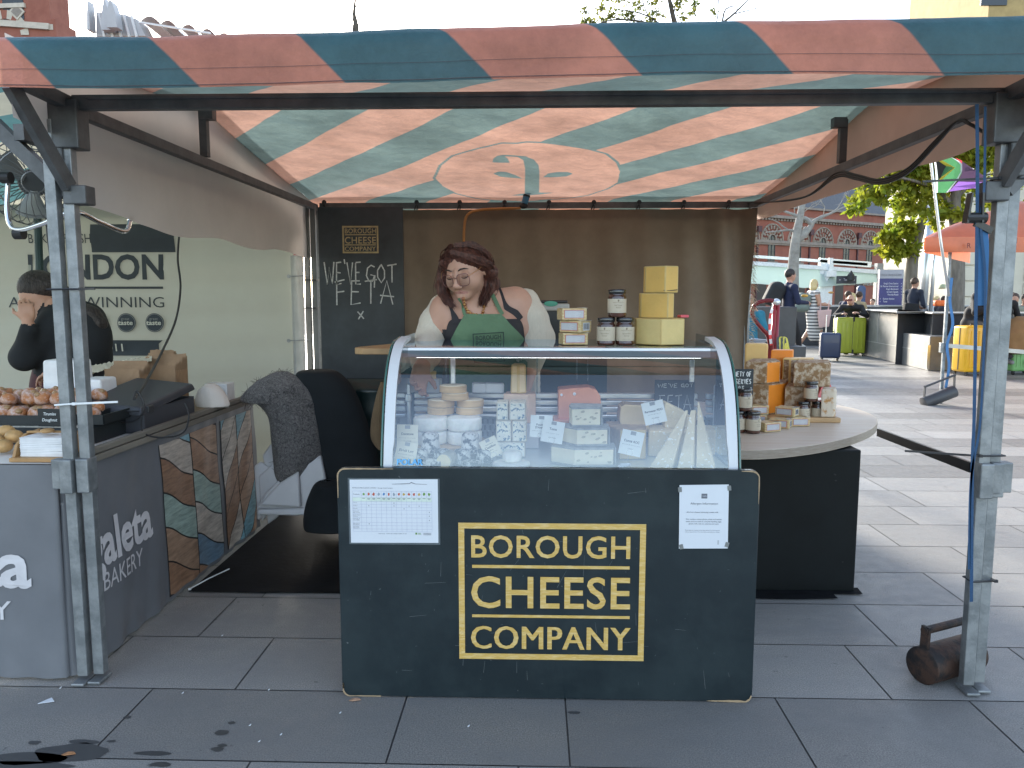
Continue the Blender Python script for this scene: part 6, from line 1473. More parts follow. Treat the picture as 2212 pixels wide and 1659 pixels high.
# torch and orange cable below the rear hem
p = PY(1135, 425, 5.2); t = thing('hanging_torch', 'small blue lamp hung from the rear rail above the seller', 'lamp', p)
m = MB(); q = p + Vector((.006, 0, .0)); m.cyl(q + Vector((-.012, 0, -.045)), q, .022, 14); m.build('lamp_body', M('blue plastic', (.03, .16, .28), .4), t, smooth=True, ang=40)
m = MB(); m.ell(p + Vector((-.012, 0, -.06)), (.03, .02, .018)); m.cyl(q, q + Vector((.003, 0, .012)), .024, 14); m.build('mount', BAL, t, smooth=True, ang=40)
m = MB(); m.cyl(q + Vector((.003, 0, .0125)), q + Vector((.006, 0, .03)), .021, 14); m.build('lens', M('white lens', (.9, .9, .88), .3), t, smooth=True, ang=40)
m = MB(); m.tube(path([PY(a, b, 5.2) for a, b in ((1002, 530), (1003, 490), (1010, 464), (1035, 454), (1080, 451), (1125, 450))]), .009, 8); solo(m, 'orange_hose', M('orange cable', (.36, .17, .05), .5), 'orange cable bending down from the rear rail behind the seller', 'cable', PY(1003, 490, 5.2))
# ================================================================ people
SKIN = M('skin', (0.52, 0.30, 0.22), 0.5, 0.06, 12, 0.05, 120, sss=0.12)
SKIN2 = M('tanned skin', (0.46, 0.25, 0.17), 0.5, 0.08, 12, sss=0.1)
SKIN3 = M('dark skin', (0.10, 0.055, 0.04), 0.5, 0.08, 12)
LIPS = M('lips', (0.40, 0.19, 0.155), 0.5, .05)
def hairmat(n_, c, c2):
    return M(n_, c, .55, .2, 30, .6, 40, col2=c2, lo=.4, hi=.62, stretch=(3, 3, .5), spec=.4)
HAIR = hairmat('auburn hair', (.050, .020, .016), (.125, .046, .032))
DHAIR = hairmat('dark hair', (.016, .012, .011), (.045, .034, .03))
# ---- the seller
YW = 3.26
q5 = lambda a, b, Y: np.array(PY(898.6 + .1528 * a, 507 + .1528 * b, Y))
hc = np.array(PY(1006, 581, YW - .04))
yw_, pt_ = R(20), R(20)
f_ = Vector((-math.sin(yw_) * math.cos(pt_), -math.cos(yw_) * math.cos(pt_), -math.sin(pt_)))
s_0 = Vector((math.cos(yw_), -math.sin(yw_), 0)); u_ = f_.cross(s_0) * -1
if u_.z < 0: u_ = -u_
rl = Matrix.Rotation(R(-4), 3, f_); s_0 = rl @ s_0; u_ = rl @ u_
if (rl @ Vector((1, 0, 0))).z < 0: s_0, u_ = Matrix.Rotation(R(8), 3, f_) @ s_0, Matrix.Rotation(R(8), 3, f_) @ u_
HM = np.array([s_0, f_, u_]).T
def H(a, b, c): return hc + HM @ np.array([a, b, c]) * 1.04
B = SDF()
B.ell(H(0, -.012, .010), (.077, .093, .088), HM, 0, .02)
B.ell(H(0, .022, -.035), (.066, .070, .075), HM, 0, .03)
for sg in (-1, 1):
    B.ell(H(sg * .034, .048, -.035), (.034, .034, .034), HM, 0, .025)       # cheeks
    B.ell(H(sg * .078, -.008, -.008), (.009, .018, .030), HM, 0, .006)      # ears
    B.ell(H(sg * .033, .098, .002), (.022, .018, .013), HM, 0, .012, True)   # eye sockets
    B.ell(H(sg * .033, .077, .000), (.0155, .0135, .0125), HM, 0, .004)     # closed lids
    B.ell(H(sg * .011, .104, -.040), (.0095, .010, .0085), HM, 0, .008)      # nostril wings
B.cap(H(0, .082, .018), H(0, .108, -.032), .009, .0125, 0, .010)
B.ell(H(0, .110, -.034), (.0115, .0105, .010), HM, 0, .008)
B.ell(H(0, .066, -.088), (.030, .026, .022), HM, 0, .022)
B.cap(H(-.021, .080, -.0715), H(0, .0865, -.0650), .0022, .0042, 2, .003); B.cap(H(.021, .080, -.0715), H(0, .0865, -.0650), .0022, .0042, 2, .003)
B.cap(H(-.012, .0822, -.0720), H(.012, .0822, -.0720), .0040, .0040, 2, .003)
nb_ = q5(830, 1010, YW + .04)
B.cap(H(0, -.02, -.07), nb_, .056, .062, 0, .03)
sR_, sL_ = q5(1400, 985, YW + .08), q5(430, 1060, YW + .03)
B.cap(nb_, sR_, .060, .072, 0, .05); B.cap(nb_, sL_, .058, .064, 0, .05)
ch = q5(930, 1330, YW + .09)
B.ell(ch, (.185, .125, .17), None, 1, .05)
for a_ in (700, 1190): B.ell(q5(a_, 1400, YW - .01), (.090, .075, .085), None, 1, .05)
bel = np.array([ch[0] + .01, YW + .12, .95]); B.ell(bel, (.19, .14, .22), None, 1, .06); B.ell((bel[0], bel[1] + .03, .78), (.20, .15, .17), None, 3, .05)
for sg in (-1, 1):
    B.cap((bel[0] + sg * .10, bel[1] + .03, .72), (bel[0] + sg * .11, bel[1] + .02, .42), .10, .065, 3, .03); B.cap((bel[0] + sg * .11, bel[1] + .02, .42), (bel[0] + sg * .11, bel[1] + .05, .08), .06, .042, 3, .02); B.cap((bel[0] + sg * .11, bel[1] + .06, .045), (bel[0] + sg * .125, bel[1] - .11, .035), .042, .034, 3, .02)
eR, eL = q5(1680, 1480, YW + .06), q5(180, 1500, YW + .02)
wR, wL = np.array(PY(1128, 845, 3.20)), np.array(PY(912, 792, 3.00))
B.cap(sR_, eR, .068, .056, 0, .03); B.cap(eR, wR, .055, .034, 0, .02)
B.cap(sL_, eL, .062, .052, 0, .03); B.cap(eL, wL, .052, .032, 0, .02)
def hand(S_, w_, d, side, n, sc=1.0, lab=0, curl=.35):
    """palm, four bent fingers of unequal length and a thumb; d = along the hand, n = palm normal, side = towards the thumb"""
    w_, d, n = np.array(w_, float), np.array(d, float), np.array(n, float); d /= np.linalg.norm(d); n -= d * (n @ d); n /= np.linalg.norm(n); t = np.cross(d, n) * side
    S_.box(w_ + d * .048 * sc, (.040 * sc, .043 * sc, .013 * sc), np.array([t, d, n]).T, .012 * sc, lab, .012)
    for i, L_f in enumerate((.070, .080, .074, .058)):
        b = w_ + d * (.088 - .006 * abs(i - 1)) * sc + t * (.030 - .020 * i) * sc; L1 = L_f * sc
        a1 = curl * (1 + .15 * i); p1 = b + (d * math.cos(a1) + n * math.sin(a1)) * L1 * .45; p2 = p1 + (d * math.cos(a1 * 2.2) + n * math.sin(a1 * 2.2)) * L1 * .32; p3 = p2 + (d * math.cos(a1 * 3) + n * math.sin(a1 * 3)) * L1 * .25
        S_.chain([b, p1, p2, p3], [.0095 * sc, .0088 * sc, .008 * sc, .0065 * sc], lab, .003)
    b = w_ + d * .03 * sc + t * .036 * sc; p1 = b + (d * .6 + t * .7 + n * .3) * .032 * sc; p2 = p1 + (d * .85 + t * .25 + n * .45) * .03 * sc
    S_.chain([b, p1, p2], [.0125 * sc, .0105 * sc, .008 * sc], lab, .006)
hand(B, wL, (-.10, -.45, -.62), -1, (.5, -.5, .3), 1.0, 0, .4)
hand(B, wR, (-.1, -.15, -.9), 1, (-.3, -.8, 0), 1.0, 0, .3)
def axis(lo, hi, fine, c):
    out = [lo]
    while out[-1] < hi:
        out.append(out[-1] + (c if not any(a - c < out[-1] < b for a, b, _ in fine) else min(s for a, b, s in fine if a - c < out[-1] < b)))
    return np.array(out)
xs = axis(bel[0] - .36, bel[0] + .40, [(hc[0] - .10, hc[0] + .10, .0032), (wL[0] - .06, wL[0] + .05, .005)], .010)
ys = axis(YW - .42, YW + .32, [(hc[1] - .13, hc[1] + .10, .0032)], .009)
zs = axis(.0, hc[2] + .14, [(hc[2] - .15, hc[2] + .13, .0032), (wL[2] - .12, wL[2] + .05, .005)], .011)
pn = thing('person', 'seller with auburn hair and glasses in green apron and cream cardigan behind the cabinet', 'person', (bel[0], YW + .15, 0))
CAMI = M('charcoal camisole', (.028, .026, .03), .8, .1, 30)
zc = q5(900, 1330, YW)[2]
def mf(C):
    l = B.labels(C)
    l[(l == 1) & (C[:, 2] > zc)] = 0
    return l
B.build('body', [SKIN, CAMI, LIPS, M('dark trousers', (.02, .022, .03), .8)], pn, axes=[xs, ys, zs], matfn=mf)
def surfY(S_, x, y, off=.004, y0=2.86):
    """first point of the body on the line of the measured outline point"""
    a = np.array(ray(x, y)); t = np.linspace(y0 / a[1], (YW + .25) / a[1], 160); P_ = np.array([0, 0, CAMH])[None] + t[:, None] * a[None]
    F = np.full(160, .5)
    for p in S_.p:
        if p[0] in 'sq': continue
        D = S_.d(p, P_[:, 0], P_[:, 1], P_[:, 2]); h = np.clip(.5 + .5 * (F - D) / p[6], 0, 1); F = F * (1 - h) + D * h - p[6] * h * (1 - h)
    i = np.argmax(F < off) if (F < off).any() else int(np.argmin(F))
    return Vector(P_[i])
def garment(name, mat, rows, nu=22, k=5, off=.006, S_=None, parent=None, wav=0.0):
    rr_ = path([(898.6 + .1528 * r[1], 507 + .1528 * r[0], 898.6 + .1528 * r[2]) for r in rows], k); n = len(rr_); nn = smooth_noise(7, 6, 16)
    m = MB(); pts = [[surfY(S_ or B, q.x + (q.z - q.x) * i / nu, q.y, off) for i in range(nu + 1)] for q in rr_]
    ymin = [min(p.y for p in row) for row in pts]
    pts = [[Vector((p.x, p.y - wav * (.5 + .5 * nn(p.x, p.z)), p.z)) for p in row] for row in pts]
    m.grid(lambda u, v: pts[int(round(v * (n - 1)))][int(round(u * nu))], nu, n - 1)
    return m.build(name, mat, parent or pn, smooth=True)
APR = M('sage green cotton', (.115, .20, .115), .85, .1, 12, .25, 60)
garment('apron', APR, [(1120, 690, 1200), (1175, 660, 1260), (1260, 610, 1330), (1400, 535, 1470), (1520, 480, 1560), (1700, 460, 1580), (1950, 470, 1570), (2250, 480, 1560)], 30, 4, .012, wav=.006)
garment('camisole', CAMI, [(1190, 545, 1440), (1215, 480, 1480), (1290, 440, 1515), (1400, 425, 1530), (1520, 425, 1545), (1650, 425, 1560)], 30, 4, .004)
for pts, wd in (([(1030, 800), (1080, 850), (1130, 950), (1190, 1070), (1225, 1125)], .017), ([(600, 900), (640, 960), (665, 1040), (690, 1135)], .014)):
    m = MB(); P3 = path([surfY(B, 898.6 + .1528 * a, 507 + .1528 * b, .010) for a, b in pts], 5); m.ribbon(P3, wd, (0, -1, .2)); m.build('apron_strap', APR, pn)
for pts, wd in (([(1160, 690), (1200, 800), (1250, 950), (1300, 1050), (1400, 1120), (1480, 1200)], [.010, .012, .014, .03, .04, .03]), ([(480, 1000), (510, 1080), (550, 1180), (560, 1260)], [.012, .014, .03, .04])):
    m = MB(); P3 = path([surfY(B, 898.6 + .1528 * a, 507 + .1528 * b, .005) for a, b in pts], 5); m.ribbon(P3, wd, (0, -1, .2)); m.build('camisole_strap', CAMI, pn)
KNIT = M('cream ribbed knit', (.60, .55, .46), .9, .06, 30, .3, 45, stretch=(5, 5, .6), sheen=.2)
K = SDF()
o1 = np.array([.02, .03, 0])
K.chain([sR_ + np.array([.050, .035, .012]), q5(1640, 1190, YW + .08), eR + np.array([.010, .01, 0]), (eR * .55 + wR * .45)], [.052, .066, .072, .060], 0, .03)
K.chain([sL_ + np.array([-.026, .03, .014]), q5(260, 1260, YW + .04), eL + np.array([.010, 0, 0]), (eL * .45 + wL * .55), (eL * .15 + wL * .85)], [.050, .062, .068, .058, .050], 0, .03)
K.chain([sR_ + np.array([.04, .07, .0]), ch + np.array([.19, .07, -.02]), bel + np.array([.2, .08, -.1])], [.06, .06, .05], 0, .04)
K.chain([sR_ + np.array([-.01, .08, -.02]), ch + np.array([0, .09, .02]), sL_ + np.array([.0, .06, -.01])], [.07, .09, .065], 0, .04)
kn = smooth_noise(5, 8, 30)
K.build('cardigan', KNIT, pn, res=.009, disp=lambda X, Y, Z: .004 * kn(X, Y, Z) + .0014 * np.sin(420 * (X * .8 + Z * .5)))
# hair
HS = SDF()
HS.ell(H(0, -.020, .016), (.083, .097, .088), HM, 0, .02)
HS.ell(H(0, -.055, -.03), (.080, .055, .10), HM, 0, .03)
HS.chain([H(-.03, .055, .084), H(-.070, .038, .045), H(-.088, .014, -.01), np.array(q5(375, 640, YW - .01)), q5(385, 800, YW + .0), q5(450, 930, YW - .03), q5(520, 1010, YW - .05)], [.016, .018, .020, .023, .024, .018, .006], 0, .02)
HS.chain([H(.0, .062, .082), H(.05, .05, .060), H(.084, .016, .03), H(.095, -.03, -.03), np.array(q5(1020, 640, YW)), q5(1010, 780, YW - .01), q5(960, 900, YW - .03), q5(935, 985, YW - .05)], [.014, .018, .018, .024, .027, .025, .018, .006], 0, .02)
HS.chain([q5(1040, 560, YW + .04), q5(1090, 700, YW + .05), q5(1075, 850, YW + .05), q5(1020, 940, YW + .0)], [.026, .028, .024, .008], 0, .02)
HS.chain([q5(420, 560, YW + .04), q5(350, 720, YW + .05), q5(400, 900, YW + .03)], [.026, .022, .008], 0, .02)
HS.ell(H(-.012, .110, -.050), (.060, .062, .100), HM, 0, .012, True)
HS.ell(H(.03, .112, -.04), (.052, .055, .080), HM, 0, .012, True)
hn = smooth_noise(15, 10, 70)
HS.build('hair', HAIR, pn, res=.0055, disp=lambda X, Y, Z: .0016 * np.sin((X * 420 + Y * 300) + 3 * np.sin(Z * 14 + X * 8)) + .0012 * hn(X, Y, Z * .1), relax=1)
m = MB(); r4 = random.Random(4)
GDS = [([H(-.02, .068, .092), H(-.060, .052, .066), H(-.092, .020, .02), q5(372, 640, YW - .02), q5(385, 800, YW - .02), q5(450, 935, YW - .05), q5(520, 1020, YW - .06)], .024), ([H(-.01, .070, .092), H(.04, .068, .076), H(.078, .042, .045), H(.100, -.005, .0), q5(1010, 640, YW - .01), q5(1010, 780, YW - .03), q5(965, 900, YW - .05), q5(940, 1000, YW - .06)], .026),
       ([H(-.01, .02, .106), H(.05, .0, .092), H(.090, -.03, .04), q5(1075, 640, YW + .03), q5(1085, 800, YW + .03), q5(1040, 940, YW)], .028), ([H(-.03, .02, .104), H(-.066, .0, .078), H(-.095, -.02, .02), q5(350, 700, YW + .04), q5(400, 900, YW + .02)], .024)]
for gd_, rad_ in GDS:
    for i in range(75):
        o_ = Vector((r4.gauss(0, 1), r4.gauss(0, .7) - .5, r4.gauss(0, .5))) * rad_ * .36; k_ = len(gd_)
        P3 = path([Vector(p) + o_ * (.25 + .75 * min(1, j / 3)) + Vector((r4.gauss(0, .003), r4.gauss(0, .002), r4.gauss(0, .004))) for j, p in enumerate(gd_)], 4); n3 = len(P3)
        m.tube(P3, [.0021 * (1 - .75 * (j / n3) ** 2) for j in range(n3)], 3)
for i in range(40):
    sd = r4.random() < .5; base = q5(r4.uniform(350, 470) if sd else r4.uniform(960, 1110), r4.uniform(350, 800), YW + r4.uniform(-.06, .04))
    d = Vector((r4.uniform(-.03, .02) if sd else r4.uniform(-.02, .035), r4.uniform(-.03, .0), -r4.uniform(.06, .13))); b = Vector(base)
    m.tube(path([b, b + d * .4 + Vector((r4.uniform(-.012, .012), 0, 0)), b + d * .75 + Vector((r4.uniform(-.014, .014), 0, 0)), b + d], 3), [.0016, .0015, .0014, .0013, .0012, .001, .0009, .0008, .0007, .0005], 3)
m.build('hair_strands', HAIR, pn)
# face details
m = MB()
for sg in (-1, 1):
    m.tube([Vector(H(sg * a, b, c)) for a, b, c in ((.014, .094, .021), (.026, .095, .0275), (.040, .088, .028), (.051, .076, .021))], [.0022, .0034, .003, .0012], 6)
m.build('eyebrows', DHAIR, pn)
m = MB()
for sg in (-1, 1):
    m.tube([Vector(H(sg * a, b, c)) for a, b, c in ((.019, .0895, -.006), (.026, .0915, -.0095), (.034, .0915, -.0105), (.042, .0885, -.0085), (.047, .085, -.004))], [.001, .0015, .0017, .0017, .0009], 5)
m.build('eyelashes', DHAIR, pn)
gl_ = thing('glasses', 'thin metal framed glasses worn by the seller', 'glasses', H(0, .1, 0))
FR_ = M('rose metal frame', (.20, .09, .08), .35, metal=.6); GD = M('gold temple', (.7, .42, .2), .3, metal=.8)
m = MB(); lm = MB()
for sg in (-1, 1):
    ring = []
    for k in range(26):
        a = 2 * math.pi * k / 26; ca, sa = math.cos(a), math.sin(a); e = 3.0
        x_ = .0245 * math.copysign(abs(ca) ** (2 / e), ca); z_ = .0225 * math.copysign(abs(sa) ** (2 / e), sa)
        ring.append(Vector(H(sg * .034 + x_, .113 - .006 * abs(sg * .034 + x_) / .03, -.010 + z_ - (.004 * max(0, -sa)))))
    m.tube(ring, .0014, 6, closed=True)
    lm.add(ring, [tuple(range(26))])
m.tube([Vector(H(a, b, c)) for a, b, c in ((-.0095, .112, -.002), (0, .116, .002), (.0095, .112, -.002))], .0013, 6)
m.build('frame', FR_, gl_, smooth=True)
lm.build('lens', GLASS('spectacle lens', (.985, .985, .985), .8), gl_)
m = MB()
for sg in (-1, 1): m.tube([Vector(H(sg * a, b, c)) for a, b, c in ((.0585, .106, .002), (.080, .06, .008), (.085, .0, .012))], .0013, 6)
m.build('temple', GD, gl_)
nk = thing('necklace', 'amber bead necklace round the neck of the seller', 'necklace', q5(800, 1150, YW - .05))
AMB = M('amber bead', (.28, .07, .02), .2, .6, 90, coat=.6, col2=(.5, .28, .08))
m = MB()
for i, p in enumerate(path([(670, 905), (690, 1000), (740, 1070), (800, 1120), (860, 1150), (910, 1160), (950, 1100), (965, 1020), (985, 930)], 3)[:0] or [Vector((a, b, 0)) for a, b in ((672, 905), (680, 945), (688, 985), (700, 1025), (720, 1060), (745, 1090), (775, 1112), (815, 1125), (850, 1135), (880, 1150), (910, 1158), (935, 1130), (948, 1090), (958, 1050), (966, 1010), (978, 960), (988, 915))]):
    q = surfY(B, 898.6 + .1528 * p.x, 507 + .1528 * p.y, .008); m.ell(q, [(.0075, .0075, .0065), (.0055, .0055, .0055), (.009, .008, .007)][i % 3], 10, 7)
m.build('beads', AMB, nk, smooth=True)
# apron print
m = MB(); a, b = surfY(B, 1023, 731, .03), surfY(B, 1088, 727, .03); xd = (b - a).normalized(); n3 = Vector((0, -1, .25)); yd = Vector((0, .25, 1)).normalized()
o = (a + b) / 2 - Vector((0, .012, 0)); yd = (yd - xd * yd.dot(xd)).normalized(); W_ = (b - a).length
m.text('BOROUGH', o + yd * -.008, xd, yd, W_ * .84, .018, 0, .02, lift=.001)
for (c, d) in (((0, .018), (W_, .004)), ((0, -.10), (W_, .004)), ((-W_ / 2, -.04), (.004, .12)), ((W_ / 2, -.04), (.004, .12)), ((0, -.016), (W_ * .84, .0025))):
    m.add([o + xd * (c[0] + sx * d[0] / 2) + yd * (c[1] + sy * d[1] / 2) + xd.cross(yd) * .001 for sx, sy in ((-1, -1), (1, -1), (1, 1), (-1, 1))], [(0, 1, 2, 3)])
m.text('CHEESE', o + yd * -.045, xd, yd, W_ * .84, .024, 0, .02, lift=.001)
m.build('apron_print', M('dark green print', (.012, .03, .022), .7), pn)

# ---- the bakery worker
Yk = 4.15
P2 = lambda x, y, Y=Yk: np.array(PY(x, y, Y))
bw = thing('person', 'bakery worker in a black top with tied dark hair, hand raised to her face', 'person', (P2(150, 800)[0], Yk, 0))
D_ = SDF(); hk = P2(80, 640)
D_.ell(hk, (.080, .085, .105), rotm(0, -28, 0), 0, .02); D_.ell(P2(68, 668, Yk - .03), (.055, .05, .06), rotm(0, -35, 0), 0, .03); D_.ell(P2(52, 664, Yk - .045), (.014, .014, .014), None, 0, .012)
D_.ell(P2(108, 652, Yk - .07), (.012, .012, .022), None, 0, .005)
D_.cap(P2(95, 655), P2(130, 672, Yk + .02), .052, .06, 0, .03)
D_.ell(P2(160, 735), (.20, .15, .22), rotm(0, 14, 0), 1, .06); D_.ell(P2(150, 800), (.17, .15, .20), None, 1, .05)
D_.cap(P2(130, 680), P2(190, 690, Yk + .08), .085, .09, 1, .05)
D_.cap(P2(118, 700, Yk - .10), P2(52, 772, Yk - .18), .085, .070, 1, .04); D_.cap(P2(52, 772, Yk - .18), P2(62, 712, Yk - .24), .062, .042, 1, .03); D_.cap(P2(62, 712, Yk - .24), P2(60, 690, Yk - .25), .030, .026, 0, .01)
hand(D_, P2(60, 692, Yk - .25), (-.12, .1, .8), 1, (-.3, .7, -.2), .95, 0, .5)
D_.cap(P2(185, 700, Yk + .1), P2(212, 775, Yk + .05), .08, .07, 1, .04); D_.cap(P2(212, 775, Yk + .05), P2(130, 800, Yk - .2), .06, .04, 1, .03); hand(D_, P2(132, 800, Yk - .2), (-.6, -.3, -.2), 1, (0, -.3, -.9), .95, 0, .4)
bx_ = P2(140, 800)[0]
D_.ell((bx_, Yk, .82), (.185, .15, .2), None, 2, .04)
for sg in (-1, 1): D_.chain([(bx_ + sg * .09, Yk, .74), (bx_ + sg * .1, Yk, .42), (bx_ + sg * .1, Yk + .03, .07), (bx_ + sg * .1, Yk - .12, .04)], [.10, .062, .042, .036], 2, .02)
D_.build('body', [SKIN2, M('black knit top', (.010, .012, .015), .85, .15, 12, .2, 30), M('maroon apron', (.06, .012, .018), .8)], bw, res=.0095)
G_ = SDF(); G_.ell(P2(82, 622, Yk + .012), (.098, .10, .098), rotm(0, -20, 0), 0, .02); G_.chain([P2(105, 615), P2(138, 640, Yk + .05), P2(165, 665, Yk + .02)], [.06, .05, .035], 0, .03); G_.chain([P2(165, 660, Yk), P2(196, 680, Yk - .02), P2(213, 700, Yk - .02), P2(216, 725, Yk - .02)], [.034, .045, .04, .012], 0, .03)
G_.ell(P2(62, 672, Yk - .05), (.078, .075, .068), rotm(0, -35, 0), 0, .012, True)
G_.build('hair', DHAIR, bw, res=.007, disp=lambda X, Y, Z: .0025 * np.sin(X * 200 + Z * 330 + 4 * np.sin(X * 20)))

# ---- people in the square
POSE = dict(pel=(0, 0, .95), wst=(0, 0, 1.08), che=(0, .0, 1.27), nec=(0, 0, 1.47), hea=(0, .02, 1.625), hp=(.09, 0, .92), kn=(.10, .03, .50), an=(.10, -.01, .09), to=(.115, .14, .035), sh=(.185, 0, 1.40), el=(.235, -.02, 1.13), wr=(.25, .07, .90))
def person(label, loc, head, mats, pose=None, h=1.72, hair='short', hmat=DHAIR, dress=False, sleeve=True, fat=1.0, res=.014, bald=False, hood=False):
    """mats: skin, top, bottoms, shoes. joints: right handed names get R/L suffix to differ"""
    p = dict(POSE); p.update(pose or {}); k = h / 1.74
    t = thing('person', label, 'person', loc); Rz = Matrix.Rotation(R(head), 3, 'Z'); Lc = Vector(loc)
    def J(n_, sd=None):
        v = p.get(n_ + ('R' if sd == 1 else 'L'), p[n_]) if sd else p[n_]
        x = v[0] * (sd if sd and (n_ + ('R' if sd == 1 else 'L')) not in p else 1)
        return np.array(Lc + Rz @ Vector((x * k, v[1] * k, v[2] * k)))
    rz = np.array(Rz); s = SDF(); lt = 1; lb = 1 if dress else 2; f = fat * k
    s.ell(J('che'), (.165 * f, .105 * f, .19 * k), rz, lt, .05); s.ell(J('wst'), (.145 * f, .105 * f, .16 * k), rz, lt, .05); s.ell(J('pel'), (.165 * f, .115 * f, .13 * k), rz, lb, .05)
    s.cap(J('che') + np.array([0, 0, .10 * k]), J('nec'), .09 * f, .055 * k, lt, .04); s.cap(J('nec'), J('hea'), .052 * k, .05 * k, 0, .02)
    hd = J('hea'); s.ell(hd, (.072 * k, .09 * k, .108 * k), rz, 0, .01); s.ell(hd + np.array(Rz @ Vector((0, .025, -.06))) * k, (.05 * k, .058 * k, .058 * k), rz, 0, .03); s.ell(hd + np.array(Rz @ Vector((0, .098, -.02))) * k, (.013 * k, .016 * k, .019 * k), rz, 0, .012)
    for sd in (-1, 1):
        s.ell(hd + np.array(Rz @ Vector((sd * .073, -.005, -.01))) * k, (.010 * k, .018 * k, .03 * k), rz, 0, .006)
        s.ell(hd + np.array(Rz @ Vector((sd * .03, .094, .01))) * k, (.018 * k, .012 * k, .010 * k), rz, 0, .01, True)
        s.cap(J('nec') + np.array([0, 0, -.05 * k]), J('sh', sd), .06 * f, .068 * f, lt, .04)
        s.cap(J('sh', sd), J('el', sd), .060 * f, .048 * f, lt if sleeve is not None else 0, .03); s.cap(J('el', sd), J('wr', sd), .046 * f, .033 * k, lt if sleeve else 0, .02)
        d = J('wr', sd) - J('el', sd); hand(s, J('wr', sd), d, sd, np.array(Rz @ Vector((-sd * .6, .5, -.3))), k * .95, 0, .35)
        s.cap(J('hp', sd), J('kn', sd), .092 * f, .062 * k, lb, .04); s.cap(J('kn', sd), J('an', sd), .058 * k, .040 * k, 0 if dress else 2, .02)
        s.cap(J('an', sd) + np.array([0, 0, -.045 * k]), J('to', sd), .042 * k, .036 * k, 3, .015)
    if dress:
        a = J('pel'); b = (J('kn', 1) + J('kn', -1)) / 2 + np.array([0, 0, -.18 * k]); s.cap(a, b, .17 * f, .155 * f, 1, .06)
    s.build('body', mats, t, res=res)
    if hair and not bald:
        g_ = SDF(); up = hd + np.array(Rz @ Vector((0, -.018, .028))) * k
        g_.ell(up, (.083 * k, .096 * k, .096 * k), rz, 0, .02)
        if hair == 'long':
            for sd in (-1, 1): g_.chain([hd + np.array(Rz @ Vector((sd * .06, -.03, .03))) * k, hd + np.array(Rz @ Vector((sd * .075, -.03, -.09))) * k, hd + np.array(Rz @ Vector((sd * .06, -.04, -.19))) * k], [.05 * k, .05 * k, .02 * k], 0, .03)
            g_.ell(hd + np.array(Rz @ Vector((0, -.06, -.08))) * k, (.075 * k, .05 * k, .12 * k), rz, 0, .03)
        if hair == 'bun': g_.ell(hd + np.array(Rz @ Vector((0, -.10, .04))) * k, (.045 * k,) * 3, rz, 0, .02)
        g_.ell(hd + np.array(Rz @ Vector((0, .085, -.045))) * k, (.075 * k, .075 * k, .085 * k), rz, 0, .012, True)
        if hair == 'short': g_.ell(hd + np.array(Rz @ Vector((0, .02, -.10))) * k, (.12 * k, .10 * k, .085 * k), rz, 0, .01, True)
        g_.build('hair', hmat, t, res=.011)
    if bald:
        g_ = SDF(); g_.ell(hd + np.array(Rz @ Vector((0, -.03, -.005))) * k, (.079 * k, .080 * k, .055 * k), rz, 0, .02); g_.ell(hd + np.array(Rz @ Vector((0, .07, 0))) * k, (.09 * k, .08 * k, .1 * k), rz, 0, .01, True); g_.build('hair', hmat, t, res=.011)
    return t
def cl(n_, c, v=.1): return M(n_, c, .85, v, 14, .15, 30)
SHOE = cl('dark shoes', (.03, .03, .032)); WSH = cl('white trainers', (.7, .7, .72)); NVY = cl('navy cloth', (.014, .020, .055)); JEAN = cl('blue jeans', (.10, .19, .38)); TEAL = cl('teal fleece', (.022, .17, .25)); BLC = cl('black cloth', (.012, .012, .014))
GRY = hairmat('grey hair', (.16, .14, .12), (.28, .25, .22)); BLD = hairmat('blonde hair', (.52, .38, .17), (.68, .54, .30)); BRN = hairmat('brown hair', (.05, .03, .02), (.09, .055, .04))
SIT = dict(pel=(0, 0, .52), wst=(0, .02, .66), che=(0, .05, .86), nec=(0, .09, 1.05), hea=(0, .13, 1.21), hp=(.10, .02, .50), kn=(.13, .44, .48), an=(.13, .45, .10), to=(.14, .58, .04), sh=(.185, .07, .98))
# seated man in teal
c = PZ(1640, 768); c.z = 0
person('seated balding man in a teal fleece and jeans writing on a sheet of paper', (PY(1632, 700, 12.9).x, 13.3, 0), 160, [SKIN2, TEAL, JEAN, SHOE], dict(SIT, elL=(-.26, .10, .76), wrL=(-.13, .14, 1.02), elR=(.26, .08, .74), wrR=(.16, .30, .66), anR=(.05, .58, .14), toR=(.02, .70, .10)), 1.82, bald=True, hmat=GRY)
m = MB(); q = PY(1634, 738, 12.85); m.box(q, (.30, .22, .006), (-.45, .1, .2)); solo(m, 'paper_sheet', PAPER, 'white paper sheet on the knee of the seated man', 'paper', q)
# standing man in navy
c = PY(1703, 660, 15.2); WALK = dict(knR=(.10, .16, .50), anR=(.10, .22, .10), toR=(.11, .36, .05), knL=(-.10, .0, .50), anL=(-.10, -.24, .14), toL=(-.11, -.12, .04))
EAT = dict(elR=(.25, .06, 1.14), wrR=(.12, .30, 1.13), elL=(-.25, .06, 1.14), wrL=(-.12, .30, 1.13))
person('standing dark haired man in a navy sweatshirt eating as he walks to the right', (c.x, 15.2, 0), -80, [SKIN2, NVY, BLC, SHOE], dict(WALK, **EAT), 1.86, hmat=DHAIR)
m = SDF(); b0 = PY(1672, 637, 15.2); m.box(b0, (.16, .15, .22), rotm(0, 25, 0), .09, 0, .02); m.ell(b0 + Vector((.06, 0, .14)), (.14, .14, .12), None, 0, .05); m.box(b0 + Vector((-.10, 0, -.06)), (.06, .11, .12), rotm(0, 25, 0), .04, 0, .03)
tag(m.build('backpack', cl('black backpack cloth', (.02, .022, .024)), None, res=.016, origin=b0), 'black backpack on the back of the man in navy', 'backpack')
